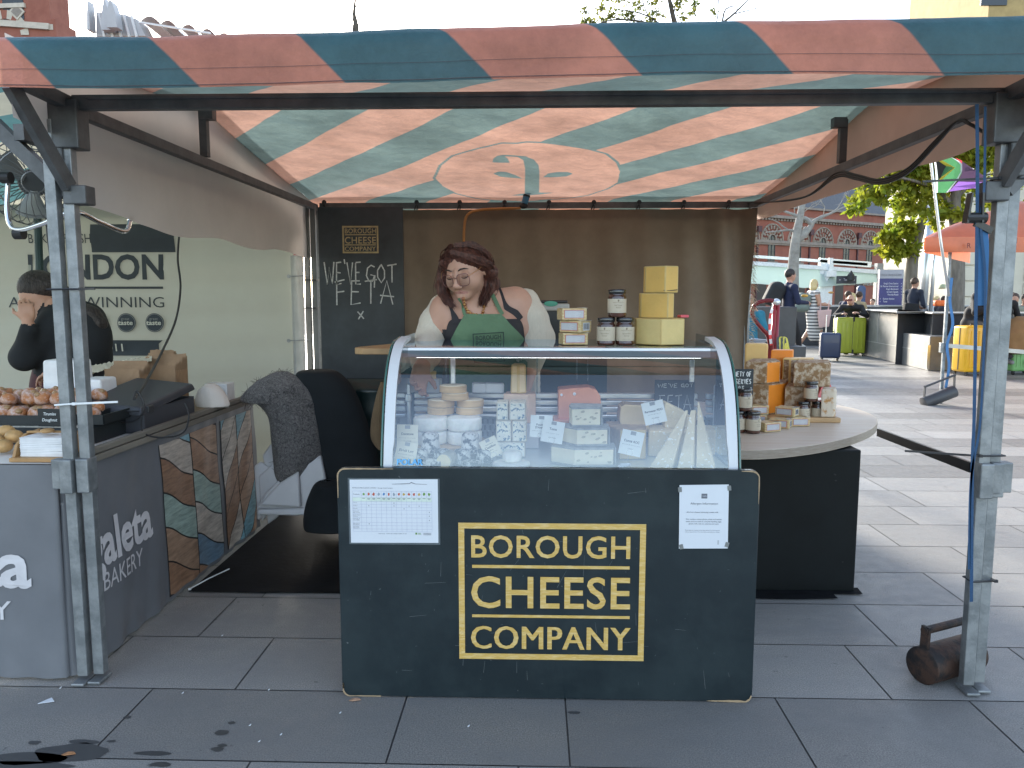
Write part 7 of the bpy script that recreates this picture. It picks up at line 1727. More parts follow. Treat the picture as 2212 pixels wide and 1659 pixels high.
def bun(name, label, q, mat=None):
    m = MB(); m.ell(q, (.07, .045, .03), 12, 8); return solo(m, name, mat or M('bread roll', (.50, .27, .08), .6, .2, 30), label, 'food', q, smooth=True)
bun('sandwich', 'yellow topped snack in the hands of the man in navy', PY(1738, 639, 15.2), M('yellow snack', (.65, .38, .06), .5, .2, 30))
# blonde woman
c = PZ(1752, 753); c.z = 0
STRIPE = MATS.setdefault('striped dress', None)
def stripes():
    m, nt, N, L, P, O = _mk('striped dress'); tc = N.new('ShaderNodeTexCoord'); sx = N.new('ShaderNodeSeparateXYZ'); L.new(tc.outputs['Object'], sx.inputs[0])
    mu = N.new('ShaderNodeMath'); mu.operation = 'MULTIPLY'; mu.inputs[1].default_value = 2 * math.pi / .082; L.new(sx.outputs[2], mu.inputs[0]); sn = N.new('ShaderNodeMath'); sn.operation = 'SINE'; L.new(mu.outputs[0], sn.inputs[0])
    L.new(mixc(nt, ramp(nt, sn.outputs[0], .1, .35), (.62, .60, .58), (.09, .09, .10)), P.inputs['Base Color']); P.inputs['Roughness'].default_value = .9; return m
MATS['striped dress'] = stripes()
person('blonde woman in a grey and white striped dress walking to the right', (c.x, c.y, 0), -80, [SKIN2, MATS['striped dress'], MATS['striped dress'], WSH], dict(WALK, elR=(.22, .05, 1.12), wrR=(.14, .32, 1.10), elL=(-.22, .05, 1.12), wrL=(-.14, .34, 1.12)), 1.76, 'long', BLD, dress=True, sleeve=None, fat=1.0)
m = SDF(); q = PY(1734, 652, c.y); m.box(q, (.17, .16, .22), rotm(0, 12, 0), .10, 0, .03); m.ell(q + Vector((-.03, 0, -.14)), (.20, .17, .12), None, 0, .05)
tag(m.build('backpack', cl('grey green backpack', (.15, .19, .175)), None, res=.018, origin=q), 'grey green backpack on the back of the blonde woman', 'backpack')
q = PY(1780, 685, c.y - .28); t = thing('tote_bag', 'pale pink tote bag hanging from the arm of the blonde woman', 'bag', q)
PNK = M('pink leather', (.60, .40, .38), .6, .06); m = MB(); m.prism([(-.17, .17), (.17, .19), (.12, -.24), (-.10, -.26)], .10, Matrix.Translation(q + Vector((0, .05, 0))) @ TXZ); m.bevel(.015); m.build('pouch', PNK, t)
m = MB()
for sx in (-.11, .09): m.tube([q + Vector((sx, 0, .17)), q + Vector((sx + .02, 0, .42)), q + Vector((sx + .03, .03, .17))], .009, 5)
m.build('handle', PNK, t)
bun('sandwich', 'bread roll held by the blonde woman', PY(1795, 632, c.y - .1))
# man resting on the wall, man in uniform, group beyond
c = PY(1852, 668, 17.3); person('bald man in black with red sunglasses leaning over the wall', (c.x + .15, 17.9, -.30), 150, [SKIN2, BLC, BLC, SHOE], dict(che=(0, .14, 1.26), nec=(0, .30, 1.40), hea=(0, .40, 1.50), sh=(.19, .22, 1.33), elR=(.30, .42, 1.16), wrR=(.12, .62, 1.20), elL=(-.34, .42, 1.16), wrL=(-.2, .62, 1.22)), 1.8, bald=True, hmat=GRY)
m = MB(); q = PY(1834, 649, 17.2); m.bar(q + Vector((-.10, 0, 0)), q + Vector((.06, -.02, .01)), .012, .045); solo(m, 'sunglasses', M('red sunglasses', (.12, .02, .02), .3), 'dark red sunglasses on the bald man leaning over the wall', 'sunglasses', q)
c = PY(1972, 672, 19.5); person('short haired man in a dark navy uniform with a black bag', (c.x, 19.5, -.05), -70, [SKIN2, cl('uniform navy', (.016, .022, .042)), cl('uniform navy', (.016, .022, .042)), SHOE], dict(elR=(.24, .05, 1.12), wrR=(.12, .22, 1.06), elL=(-.24, .05, 1.12), wrL=(-.1, .22, 1.06)), 1.84, hmat=BRN)
q = PY(1968, 664, 19.3); m = MB(); m.box(q, (.34, .14, .2), (0, .1, 0)); m.bevel(.03); solo(m, 'shoulder_bag', BLC, 'black shoulder bag at the hip of the uniformed man', 'bag', q)
crowd = [('man in a dark navy suit seated beyond the wall', 1825, 640, 21, -70, NVY, BRN, 'short'), ('woman in a beige jacket with dark tied hair beyond the wall', 1850, 641, 21, -60, cl('beige cloth', (.42, .33, .2)), BRN, 'bun'), ('fair person in a pale top between the suit and the beige jacket', 1838, 643, 23, -40, cl('pale cloth', (.5, .42, .36)), BLD, 'long'),
         ('man in white shirt partly behind the burlap edge', 1616, 637, 24, 120, cl('white cloth', (.66, .68, .7)), BRN, 'short'), ('person with dark hair left of the blue sign', 1900, 654, 26, 180, BLC, DHAIR, 'short'), ('person in grey just left of the dark haired one', 1886, 654, 27, 150, cl('grey cloth', (.2, .2, .22)), BRN, 'short'), ('woman in a white top right of the uniformed man', 2016, 650, 23, 200, cl('white cloth', (.66, .68, .7)), BLD, 'long'), ('worker in dark clothes with an orange stripe and a green cap', 2034, 650, 22, -60, cl('work navy', (.03, .035, .05)), DHAIR, 'short'),
         ('man in an olive shirt looking at a phone at the far right', 2192, 648, 16.5, 150, cl('olive shirt', (.25, .26, .20)), BRN, 'short'), ('person in a light blue shirt at the far right edge', 2176, 645, 18, 200, cl('sky shirt', (.16, .34, .62)), BRN, 'short'), ('person in a dark top at the picture edge beyond the wall', 2210, 648, 17, 170, cl('slate cloth', (.1, .11, .12)), DHAIR, 'short')]
for lab, x, y, Y, hd_, mt, hm, hs in crowd:
    c = PY(x, y, Y); person(lab, (c.x, Y, c.z - 1.17), hd_, [SKIN2, mt, cl('dark trousers cloth', (.03, .03, .04)), SHOE], dict(SIT, elR=(.24, .14, .76), wrR=(.10, .32, .80), elL=(-.24, .14, .76), wrL=(-.10, .32, .80)), 1.72, hs, hm, res=.02)
q = PY(2031, 655, 21.7); m = MB(); m.box(q, (.38, .26, .16)); m.bevel(.05); solo(m, 'safety_band', M('safety orange', (.85, .16, .03), .6), 'orange safety band worn by the worker in dark clothes', 'safety band', q)
q = PY(2034, 624, 22); m = MB(); m.lathe([(.10, 0), (.105, .03), (.09, .10), (.04, .135), (.001, .14)], n=20, o=q + Vector((0, -.05, 0))); solo(m, 'cap', M('pale green cap', (.42, .45, .30), .8), 'pale green cap on the worker with the orange stripe', 'cap', q, smooth=True)
# hunched figure on the wall by the yellow suitcase
c = PY(2130, 690, 13.3); person('person in a black hooded jacket hunched on the wall by the yellow suitcase', (c.x + .05, 13.75, .28), 195, [SKIN3, BLC, BLC, SHOE], dict(SIT, che=(0, .16, .84), nec=(0, .30, .98), hea=(0, .42, 1.06), sh=(.2, .24, .92), elR=(.30, .34, .70), wrR=(.1, .52, .80), elL=(-.30, .34, .70), wrL=(-.1, .52, .80)), 1.95, 'long', DHAIR, fat=1.25)
c = PY(2172, 700, 13.6); person('person in dark clothes seated on the wall behind the right post', (c.x, 13.8, .18), 185, [SKIN2, BLC, NVY, cl('grey trainers', (.25, .26, .27))], dict(SIT, elR=(.26, .14, .70), wrR=(.1, .36, .70), elL=(-.26, .14, .70), wrL=(-.1, .36, .70)), 1.8, 'short', DHAIR)
# ================================================================ the square behind: walls, cases, signs
GRA = M('dark granite', (.14, .142, .142), .45, .25, 3, .05, 60, col2=(.19, .19, .185)); GRB = M('black granite', (.042, .046, .054), .35, .2, 4); COP = M('granite coping', (.34, .34, .33), .5, .1, 6)
def extr(poly, z0, z1, name, mats, parent, bev=.01):
    m = MB(); m.prism(poly, z1 - z0, Matrix.Translation((0, 0, z0))); m.bevel(bev, 1, 40) if bev else None
    return m.build(name, mats, parent)
A, C_ = PZ(1846, 763), PZ(2005, 801)
d_ = (C_ - A).normalized(); n_ = Vector((-d_.y, d_.x, 0)); n_ = n_ if n_.x > 0 else -n_
wt = thing('granite_wall', 'long dark granite seating wall with a lower bench at its corner', 'wall', (9, 14.5, 0))
S1 = A.lerp(C_, .66)
extr([tuple(A)[:2], tuple(S1)[:2], tuple(S1 + n_ * .9)[:2], tuple(A + n_ * .9)[:2]], 0, 1.0, 'long_face', GRA, wt)
extr([tuple(S1)[:2], tuple(C_)[:2], (14, C_.y + .1), (14, C_.y + .55), (C_.x + .28, C_.y + .5), tuple(S1 + n_ * .45)[:2]], 0, .62, 'bench', GRA, wt)
extr([tuple(S1 + n_ * .42)[:2], (C_.x + .25, C_.y + .45), (14, C_.y + .5), (14, C_.y + 1.2), (C_.x, C_.y + 1.3), tuple(S1 + n_ * .95)[:2]], 0, 1.0, 'upper_face', GRB, wt)
extr([tuple(A - n_ * .02)[:2], tuple(S1 - n_ * .02)[:2], tuple(S1 + n_ * .40)[:2], (C_.x + .22, C_.y + .42), (14, C_.y + .47), (14, C_.y + 1.22), (C_.x, C_.y + 1.32), tuple(A + n_ * .92)[:2]], 1.003, 1.035, 'coping', COP, wt)
m = MB()
for f in (.17, .36): p = A.lerp(C_, f) - n_ * .004; m.bar(p + Vector((0, 0, .36)), p + Vector((0, 0, .98)), .006, .012)
for z in (.34,): m.bar(A.lerp(C_, .0) - n_ * .004 + Vector((0, 0, z)), A.lerp(C_, .98) - n_ * .004 + Vector((0, 0, z)), .006, .012)
m.build('panel_joint', COP, wt)
m = MB(); p = C_ - n_ * .012; m.bar(p + Vector((0, 0, .03)), p + Vector((0, 0, .46)), .05, .02); m.build('corner_strip', ALU, wt)
w2 = thing('granite_wall', 'black granite wall behind the seated man and the walkers', 'wall', (6, 17, 0))
a, b = PY(1600, 660, 14.0), PY(1719, 740, 14.0); extr([(a.x - .5, 14.0), (b.x, 14.0), (b.x, 14.5), (a.x - .5, 14.5)], 0, 1.14, 'left_block', GRB, w2)
a, b = PY(1724, 655, 21.2), PY(1850, 740, 21.2); extr([(a.x - .5, 21.2), (b.x + .8, 21.2), (b.x + .8, 21.8), (a.x - .5, 21.8)], 0, 1.05, 'right_block', GRB, w2)
w3 = thing('low_wall', 'long black wall with a pale top far behind the granite seating', 'wall', (14, 23, 0))
a = PY(1740, 660, 23.2); extr([(a.x, 23.2), (26, 23.2), (26, 23.7), (a.x, 23.7)], 0, 1.02, 'face', GRB, w3); extr([(a.x, 23.15), (26, 23.15), (26, 23.75), (a.x, 23.75)], 1.024, 1.07, 'coping', COP, w3)
b = PZ(1812, 776); q = PZ(1762, 808); m = MB(); a, b = PZ(1645, 800), PZ(1734, 797)
m.box((PY(1668, 740, 13.2).x, 13.5, .24), (1.15, .62, .48)); m.bevel(.01); solo(m, 'bench_block', GRB, 'black granite bench block that the man in teal sits on', 'bench', (PY(1668, 740, 13.2).x, 13.5, 0))
def suitcase(label, x, y, w_, h_, dp_, rz, col, name_='s', belt=None, handle=.0, ribs=True):
    c = PZ(x, y); t = thing('suitcase', label, 'suitcase', c); T = Matrix.Translation(c) @ Matrix.Rotation(R(rz), 4, 'Z')
    def TB(): return MB()
    def put(m, nm, mt, **k): m.v = [tuple(T @ Vector(v)) for v in m.v]; return m.build(nm, mt, t, **k)
    mt = M('suitcase ' + name_, col, .4, .06, 6, coat=.2)
    m = TB(); m.box((0, 0, .06 + h_ / 2), (w_, dp_, h_)); m.bevel(.045, 4, 40)
    put(m, 'shell', mt, smooth=True, ang=40)
    if ribs:
        m = TB()
        for i in range(6): m.box((-w_ / 2 + w_ * (i + 1) / 7, -dp_ / 2 - .003, .06 + h_ / 2), (w_ * .05, .012, h_ * .78))
        m.bevel(.004); put(m, 'ribs', mt)
    m = TB(); m.box((0, 0, .06 + h_ / 2), (w_ + .008, .022, h_ * .90)); put(m, 'zip_seam', M('dark zip', (.02, .02, .022), .6))
    if belt: m = TB(); m.box((.04, 0, .06 + h_ / 2), (.045, dp_ + .012, h_ + .01)); m.bevel(.01); put(m, 'belt', belt)
    for sx in (-1, 1):
        for sy in (-1, 1):
            m = TB(); m.cyl((sx * (w_ / 2 - .05) - .012, sy * (dp_ / 2 - .04), .032), (sx * (w_ / 2 - .05) + .012, sy * (dp_ / 2 - .04), .032), .032, 12); m.box((sx * (w_ / 2 - .05), sy * (dp_ / 2 - .04), .062), (.045, .04, .03)); put(m, 'wheel', BAL)
    m = TB(); m.tube([(-.07, 0, h_ + .06), (-.07, 0, h_ + .085), (.07, 0, h_ + .085), (.07, 0, h_ + .06)], .01, 6); put(m, 'grip', BAL)
    if handle:
        m = TB(); m.tube([(-.08, .05, h_ + .04), (-.08, .05, h_ + handle), (.08, .05, h_ + handle), (.08, .05, h_ + .04)], .011, 6); put(m, 'trolley_handle', ALU)
    return t
suitcase('large lime green hard suitcase behind the small navy one', 1832, 768, .62, .80, .40, -8, (.36, .40, .03), 'lime', belt=M('black belt', (.02, .02, .02), .6))
suitcase('small navy cabin suitcase with its handle pulled up', 1791, 779, .40, .52, .28, -14, (.018, .035, .09), 'navy', handle=.42, ribs=False)
suitcase('bright yellow hard suitcase on the paving left of the right post', 2097, 810, .52, .78, .34, 12, (.75, .42, .012), 'yellow')
suitcase('pale green hard suitcase at the far right with a silver belt', 2200, 808, .52, .58, .34, 8, (.18, .42, .15), 'green', belt=ALU)
COAT = M('camel cloth', (.28, .17, .075), .85, .1, 8, .2, 20)
pillow('coat', COAT, 'camel coloured coat thrown over the green suitcase', 'coat', [(683, 2196, 2225), (700, 2180, 2240), (730, 2165, 2250), (755, 2168, 2235), (765, 2180, 2200)], 13.25, .28, 22)
# hand truck
RED = M('red gloss paint', (.26, .012, .02), .3, .15, 8, coat=.4); Yh = 6.4
z3 = lambda a, b, Y=Yh: PY(1590 + .1424 * a, 564.5 + .1424 * b, Y)
t = thing('hand_truck', 'red curved frame hand truck standing beyond the round table', 'hand truck', z3(560, 1340))
m = MB()
for o in (0, .0): m.tube(path([z3(600, 620), z3(540, 596), z3(440, 598), z3(340, 625), z3(268, 690), z3(242, 790), z3(290, 900), z3(400, 1030), z3(480, 1120), z3(503, 1230), z3(508, 1340), Vector((z3(508, 1340).x, Yh, .16))]), .0165, 10)
m.build('loop_handle', RED, t, smooth=True)
for x in (585, 640):
    p = z3(x, 630); m = MB(); m.tube([p, Vector((p.x - .01, Yh + .02, .14))], .016, 10); m.build('upright', RED, t, smooth=True)
m = MB(); m.ell(z3(612, 620), (.035, .03, .03)); m.build('top_joint', ALU, t, smooth=True)
m = MB(); p = z3(560, 1340); m.box((p.x, Yh - .12, .03), (.30, .26, .012)); m.build('toe_plate', RED, t)
for sx in (-.16, .16): m = MB(); m.cyl((p.x + sx - .025, Yh + .08, .12), (p.x + sx + .025, Yh + .08, .12), .12, 20); m.build('wheel', BAL, t, smooth=True, ang=40)
m = MB(); q = [z3(a, b, Yh - .03) for a, b in ((548, 720), (520, 830), (512, 950), (515, 1080), (522, 1180), (535, 1275))]; P3 = path(q, 6)
for i in range(len(P3) - 1): m.ribbon([P3[i], P3[i + 1]], .026, (.3, -1, 0), (i // 4) % 2)
solo(m, 'barrier_tape', [M('white tape', (.72, .7, .72), .5), M('red tape', (.65, .04, .04), .5)], 'red and white barrier tape hanging from the hand truck', 'tape', q[0])
m = MB(); r5 = random.Random(5)
for i in range(13):
    x0 = r5.uniform(620, 760); e = x0 + r5.uniform(-20, 80); q = [z3(700 + r5.uniform(-30, 40), 1170 + r5.uniform(-15, 20), Yh - .05), z3(x0, 1165, Yh - .06), z3(x0 + (e - x0) * .5, 1300, Yh - .08), z3(e, r5.uniform(1400, 1490), Yh - .06)]
    m.ribbon(path(q, 5), .018, (.2, -1, 0), i % 2)
solo(m, 'striped_straps', [M('yellow webbing', (.58, .52, .10), .7), M('dark webbing', (.07, .075, .08), .7)], 'bundle of yellow and black straps hanging on the hand truck', 'straps', z3(700, 1165))
# signs
t = thing('sign_totem', 'blue wayfinding totem with a grey head beyond the wall', 'sign', (PY(1925, 640, 24).x, 24, 0)); a, b = PY(1897, 661, 24), PY(1952, 584, 24)
m = MB(); m.box(((a.x + b.x) / 2, 24.06, b.z / 2 - .12), (b.x - a.x, .12, b.z - .24)); m.build('blue_panel', M('deep blue enamel', (.016, .018, .15), .35), t)
m = MB(); m.box(((a.x + b.x) / 2, 24.06, b.z - .11), (b.x - a.x + .01, .13, .27)); m.build('grey_head', M('light grey enamel', (.36, .36, .40), .5), t)
m = MB()
def tt(s1, x, y, wp, hp, al, mt=0): m.text(s1, PY(x, y, 23.985), (1, 0, 0), (0, 0, 1), Wd(wp, 24), Wd(hp, 24), mt, .01, al, lift=.006)
tt("KING'S CROSS SQUARE", 1925, 596, 44, 4.5, 'c', 1)
for s1, y, wp in (("King's Cross Station", 614, 30), ('St. Pancras International', 620, 37), ("King's Boulevard", 626, 25), ('Granary Square', 632, 24), ('Pancras Road', 638, 22)): tt(s1, 1940, y, wp, 3.6, 'r'); tt('+', 1947, y, 2.5, 3, 'c')
for s1, y, wp in (('Euston Station', 647, 24), ('Taxis', 653, 9)): tt(s1, 1907, y, wp, 3.6, 'l'); tt('+', 1901, y, 2.5, 3, 'c')
m.build('sign_text', [M('white sign print', (.62, .62, .68), .6), M('grey sign print', (.17, .17, .2), .6)], t)
q = PY(1858, 638, 24.5); m = MB(); m.prism(rrect(q.x - .13, q.x + .13, q.z - .42, q.z + .30, .10), .12, Matrix.Translation((0, 24.5, 0)) @ TXZ); m.bevel(.03); solo(m, 'instrument_case', M('slate blue case', (.06, .10, .20), .5), 'slate blue rounded instrument case upright beyond the wall', 'case', q)
# glass canopy
Yg = 45.0; t = thing('glass_canopy', 'long pale glass station canopy below the brick arches', 'canopy', (PY(1750, 640, Yg).x, Yg, 0))
FG = M('frosted pale glass', (.56, .66, .63), .25, .05, .5, trans=.4); WST = M('white steel', (.66, .70, .72), .4)
def pg(x, y, Y=Yg): return PY(x, y, Y)
m = MB(); tp = [pg(1540, 566), pg(1640, 572), pg(1760, 580), pg(1895, 590)]; bt_ = [pg(1540, 611, Yg - .2), pg(1640, 613, Yg - .2), pg(1740, 622, Yg - .4), pg(1895, 610, Yg - .2)]
for o in (0, .08): m.add([p + Vector((0, o, 0)) for p in tp + bt_], [(i, i + 1, 5 + i, 4 + i) if o else (4 + i, 5 + i, i + 1, i) for i in range(3)])
m.build('glass_fascia', FG, t)
m = MB()
for i in range(3): m.bar(tp[i] + Vector((0, -.1, .06)), tp[i + 1] + Vector((0, -.1, .06)), .2, .22); m.bar(tp[i] + Vector((0, 1.5, .55)), tp[i + 1] + Vector((0, 1.5, .55)), .3, .16)
m.bar(pg(1770, 563, 46.5), pg(1880, 572, 46.5), .3, .32)
m.build('edge_beam', WST, t)
m = MB(); a = pg(1790, 592); m.box((a.x, Yg - .25, a.z), (.55, .4, .32)); m.bar((a.x, Yg - .2, a.z + .1), (a.x, Yg - .2, a.z + .9), .22, .22); m.bar((a.x, Yg, a.z - .1), (a.x - .5, Yg + .4, a.z - 1.4), .6, .3); m.build('bracket', WST, t)
for x in (1783, 1898): a = pg(x, 620); m = MB(); m.box((a.x, Yg + .1, 1.6), (.75 if x < 1800 else .35, .4, 3.2)); m.build('post', WST if x < 1800 else M('grey post', (.25, .26, .26), .6), t)
m = MB(); a, b = PY(1807, 613, 44.4), PY(1850, 596, 44.4); m.box(((a.x + b.x) / 2, 44.4, (a.z + b.z) / 2), (b.x - a.x, .1, b.z - a.z)); m.text('Taxi Queue', ((a.x + b.x) / 2 + .12, 44.34, (a.z + b.z) / 2 - .06), (1, 0, 0), (0, 0, 1), .62, .15, 1, .01, lift=.01); m.text('+', (a.x + .15, 44.34, (a.z + b.z) / 2 - .06), (1, 0, 0), (0, 0, 1), .1, .12, 1, lift=.01)
solo(m, 'taxi_sign', [M('black sign', (.03, .035, .05), .5), M('white sign print', (.62, .62, .68), .6)], 'small black hanging sign for the taxi queue below the canopy', 'sign', a)
m = MB()
for i in range(2): 
    a = PY((1838, 1610)[i], 600, 44); m.lathe([(.12, 0), (.2, .05), (.2, .35), (.08, .5), (.02, .6)], n=8, o=a + Vector((0, 0, -.2)))
    break
solo(m, 'lantern', BLK, 'small dark lantern hanging below the glass canopy', 'lantern', a)
# ---------------------------------------------------------------- brick station building
FA = PY(1611, 463, 81.0); FD = Vector((.84, .545, 0)).normalized(); FN = Vector((FD.y, -FD.x, 0))
def FT(x, y):
    a = ray(x, y); k = (FA.x * FN.x + FA.y * FN.y) / (a[0] * FN.x + a[1] * FN.y)
    p = Vector((a[0] * k, a[1] * k, CAMH + a[2] * k)); return (p - FA).dot(FD), p.z
def FP(t_, z, o=0.0): p = FA + FD * t_ + FN * o; return Vector((p.x, p.y, z))
BRK = M('red brick', (.24, .080, .055), .85, .2, .9, .15, 12, col2=(.31, .115, .08), lo=.35, hi=.7); STN = M('pale stone', (.50, .44, .37), .8, .15, 2); STD = M('soot stone', (.26, .22, .19), .8, .2, 2); SLT = M('slate roof', (.085, .088, .098), .6, .15, 3); DGL = M('dark window glass', (.02, .025, .03), .12)
bl = thing('brick_station', 'long red brick building with banded round arches and a slate roof', 'building', FP(30, 0))
t0, t1 = FT(1480, 500)[0], FT(2085, 540)[0]; ZC = FA.z
def fbox(ta, tb_, za, zb, o0, o1, m, mat=0):
    vs = [FP(a, z, o) for z in (za, zb) for a, o in ((ta, o0), (tb_, o0), (tb_, o1), (ta, o1))]
    m.add(vs, [(0, 1, 2, 3), (7, 6, 5, 4), (0, 4, 5, 1), (1, 5, 6, 2), (2, 6, 7, 3), (3, 7, 4, 0)], mat)
m = MB(); fbox(t0, t1, 0, ZC + 1.0, -1.5, 0, m); m.build('wall', BRK, bl)
m = MB(); fbox(t0, t1, ZC - .18, ZC + .12, 0, .45, m); fbox(t0, t1, ZC + 1.0, ZC + 1.2, -.3, .3, m)
i = t0
while i < t1: fbox(i, i + .22, ZC - .42, ZC - .20, .003, .26, m); i += .48
m.build('cornice', STD, bl)
ZS_ = FT(1620, 516)[1]; m = MB(); fbox(t0, t1, ZS_ - .5, ZS_ - .02, .002, .20, m); fbox(t0, t1, ZS_ - .32, ZS_ - .2, .202, .3, m); m.build('string_course', STD, bl)
zr = ZC + 1.15; m = MB(); m.add([FP(t0, zr, .1), FP(t1, zr, .1), FP(t1, zr + 11, -11), FP(t0, zr + 11, -11), FP(t0, zr, -1.4), FP(t1, zr, -1.4)], [(0, 1, 2, 3), (5, 4, 3, 2), (0, 4, 5, 1)]); m.build('roof', SLT, bl)
def arch(tc, zs_, ri, ro, n, m, o, alt=(0, 1), dep=.12, gap=0):
    for k in range(n):
        a0, a1 = math.pi * k / n, math.pi * (k + 1) / n; vs = [FP(tc + r_ * math.cos(a), zs_ + r_ * math.sin(a), oo) for oo in (o, o + dep) for a, r_ in ((a0, ri), (a1, ri), (a1, ro), (a0, ro))]
        m.add(vs, [(4, 5, 6, 7)[::-1], (4, 5, 6, 7), (0, 4, 7, 3), (1, 2, 6, 5), (2, 3, 7, 6), (0, 1, 5, 4)], alt[k % 2])
xs_ = (1556, 1614, 1667, 1724, 1777, 1829, 1879, 1926, 1968, 2008, 2046)
for x in xs_:
    tc = FT(x, 515)[0]; m = MB(); arch(tc, ZS_, 1.15, 1.55, 19, m, .003); arch(tc, ZS_, .74, 1.02, 13, m, .003, dep=.08); arch(tc, ZS_, 1.6, 1.72, 12, m, .003, (0, 0), .16); arch(tc, ZS_, .56, .68, 8, m, .003, (0, 0), .14)
    m.build('window_arch', [STN, BRK], bl)
    m = MB(); zb = FT(1768, 568)[1]; poly = [(tc - .52, zb), (tc + .52, zb), (tc + .52, ZS_)] + [(tc + .52 * math.cos(R(a)), ZS_ + .52 * math.sin(R(a))) for a in range(15, 180, 15)] + [(tc - .52, ZS_)]
    m.add([FP(a, z, .012) for a, z in poly], [tuple(range(len(poly)))]); wd_ = m.build('window', DGL, bl)
    m = MB()
    for aa in (-.5, 0, .5): fbox(tc + aa - .03, tc + aa + .03, zb, ZS_ + (.5 if aa == 0 else 0), .014, .06, m)
    for zz in (zb + .03, zb + (ZS_ - zb) * .5, ZS_): fbox(tc - .5, tc + .5, zz - .03, zz + .03, .016, .07, m)
    fbox(tc - .8, tc + .8, zb - .2, zb - .02, .002, .25, m, 1); m.build('frame', [M('grey window frame', (.06, .065, .07), .6), STD], wd_)
for x in (1636, 1749, 1853, 1945): m = MB(); a = FT(x, 500)[0]; fbox(a - .09, a + .09, 0, ZC - 1.2, .003, .16, m); fbox(a - .28, a + .28, ZC - 1.7, ZC - 1.1, .165, .4, m); m.build('downpipe', M('maroon pipe', (.07, .025, .03), .6), bl)
m = MB()
for x in range(1560, 2000, 42): a = FT(x, 640)[0]; arch(a, 2.6, 1.3, 1.75, 17, m, .003); arch(a, 2.6, .8, 1.15, 13, m, .003, dep=.1); 
m.build('ground_arches', [STN, BRK], bl)
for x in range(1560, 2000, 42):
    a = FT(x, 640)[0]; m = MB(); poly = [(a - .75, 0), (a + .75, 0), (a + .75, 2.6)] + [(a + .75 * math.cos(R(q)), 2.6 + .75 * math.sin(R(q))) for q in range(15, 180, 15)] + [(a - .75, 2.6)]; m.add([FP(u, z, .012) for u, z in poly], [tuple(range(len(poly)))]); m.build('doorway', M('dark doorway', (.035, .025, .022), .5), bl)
m = MB(); a0, z0_ = FT(1770, 445); fbox(a0, a0 + 7, z0_ - 1, z0_ + 6, -6.5, -5, m); m.build('gable', BRK, bl)
m = MB()
for q in (1.2, 3.2, 5.0): fbox(a0 + q, a0 + q + .45, z0_ + .2, z0_ + 2.6, -4.98, -4.8, m)
m.build('gable_stones', STN, bl)
# cream building, brown block
CRS = M('cream stone', (.58, .53, .43), .8, .08, 1.5); YBK = M('yellow stock brick', (.40, .29, .13), .85, .15, 2); 
Yw = 38.0; t = thing('cream_building', 'cream stone building with grooved courses at the right edge', 'building', (PY(2150, 640, Yw).x, Yw, 0)); xa = PY(2066, 600, Yw).x
m = MB(); m.box((xa + 8, Yw + 4, 5.0), (16, 8, 10.0)); m.build('wall', CRS, t)
m = MB(); m.box((xa + 9, Yw + 4.6, 16.0), (16, 8, 12.0)); m.build('upper_wall', YBK, t)
m = MB()
for i in range(12): m.box((xa + .5, Yw - .04, .9 + i * .75), (1.05, .08, .66)); m.box((xa + 3.55, Yw - .04, .9 + i * .75), (.75, .08, .66))
for z in (10.1, 19.0): m.box((xa + 8.6, Yw + 3.9, z), (17, 9, .5))
for i in range(20): m.box((xa + .6 + i * .55, Yw - .2 + .0, 18.5), (.22, .9, .45))
m.bevel(.03, 1); m.build('stone_trim', CRS, t)
m = MB(); m.box((xa + 2.1, Yw - .02, 2.3), (1.1, .1, 4.6)); m.build('doorway', M('grey recess', (.22, .22, .22), .7), t)
m = MB()
for x in (1.2, 4.4): m.box((xa + x, Yw + .58, 16.2), (1.2, .1, 2.6))
m.build('window', DGL, t)
t = thing('brown_building', 'narrow brown brick block between red station and cream building', 'building', (PY(2020, 640, 44).x, 44, 0)); a, b = PY(2000, 640, 44).x, PY(2066, 640, 44).x
m = MB(); m.box(((a + b) / 2 + .6, 46, 4.5), (b - a + 1, 4, 9)); m.build('wall', YBK, t); m = MB(); m.box(((a + b) / 2 + .6, 45.9, 3.2), (b - a + 1.2, 4.4, .4)); m.build('band', STN, t)
m = MB(); p, q = PY(1960, 640, 43), PY(2004, 588, 43); m.bar(p, q, .3, .5); m.bar(p + Vector((.3, 0, -1)), q + Vector((.2, 0, -1.3)), .3, .35); m.bar((q.x, 43, 0), (q.x, 43, q.z), .2, .2); m.bar((p.x + .1, 43, 0), (p.x + .1, 43, p.z), .2, .2); solo(m, 'stair_awning', BLK, 'black sloping stair awning by the brown brick block', 'awning', p)
# brick tower and train shed at the upper left
Yt = 75.0; a, b = PY(-60, 30, Yt).x, PY(107, 30, Yt).x; t = thing('brick_tower', 'tall red brick clock tower corner at the upper left', 'tower', (a, Yt, 0))
m = MB(); m.box(((a + b) / 2, Yt + 1.6, 24), (b - a, 3.2, 48)); m.box((b + .2, Yt + 1.6, 13.4), (.7, 3.3, 28)); m.build('wall', BRK, t)
m = MB(); z = PY(60, 48, Yt).z; m.bar((a, Yt - .05, PY(0, 46, Yt).z), (b, Yt - .05, PY(107, 59, Yt).z), .5, .55); m.bar((b + .05, Yt - .1, PY(107, 59, Yt).z), (b + .05, Yt + 3.3, PY(107, 59, Yt).z), .5, .5); m.bar((a, Yt - .05, PY(0, 40, Yt).z + 1.0), PY(55, 12, Yt - .05), .4, .4); m.build('stone_band', STN, t)
m = MB(); q = PY(12, 62, Yt); 
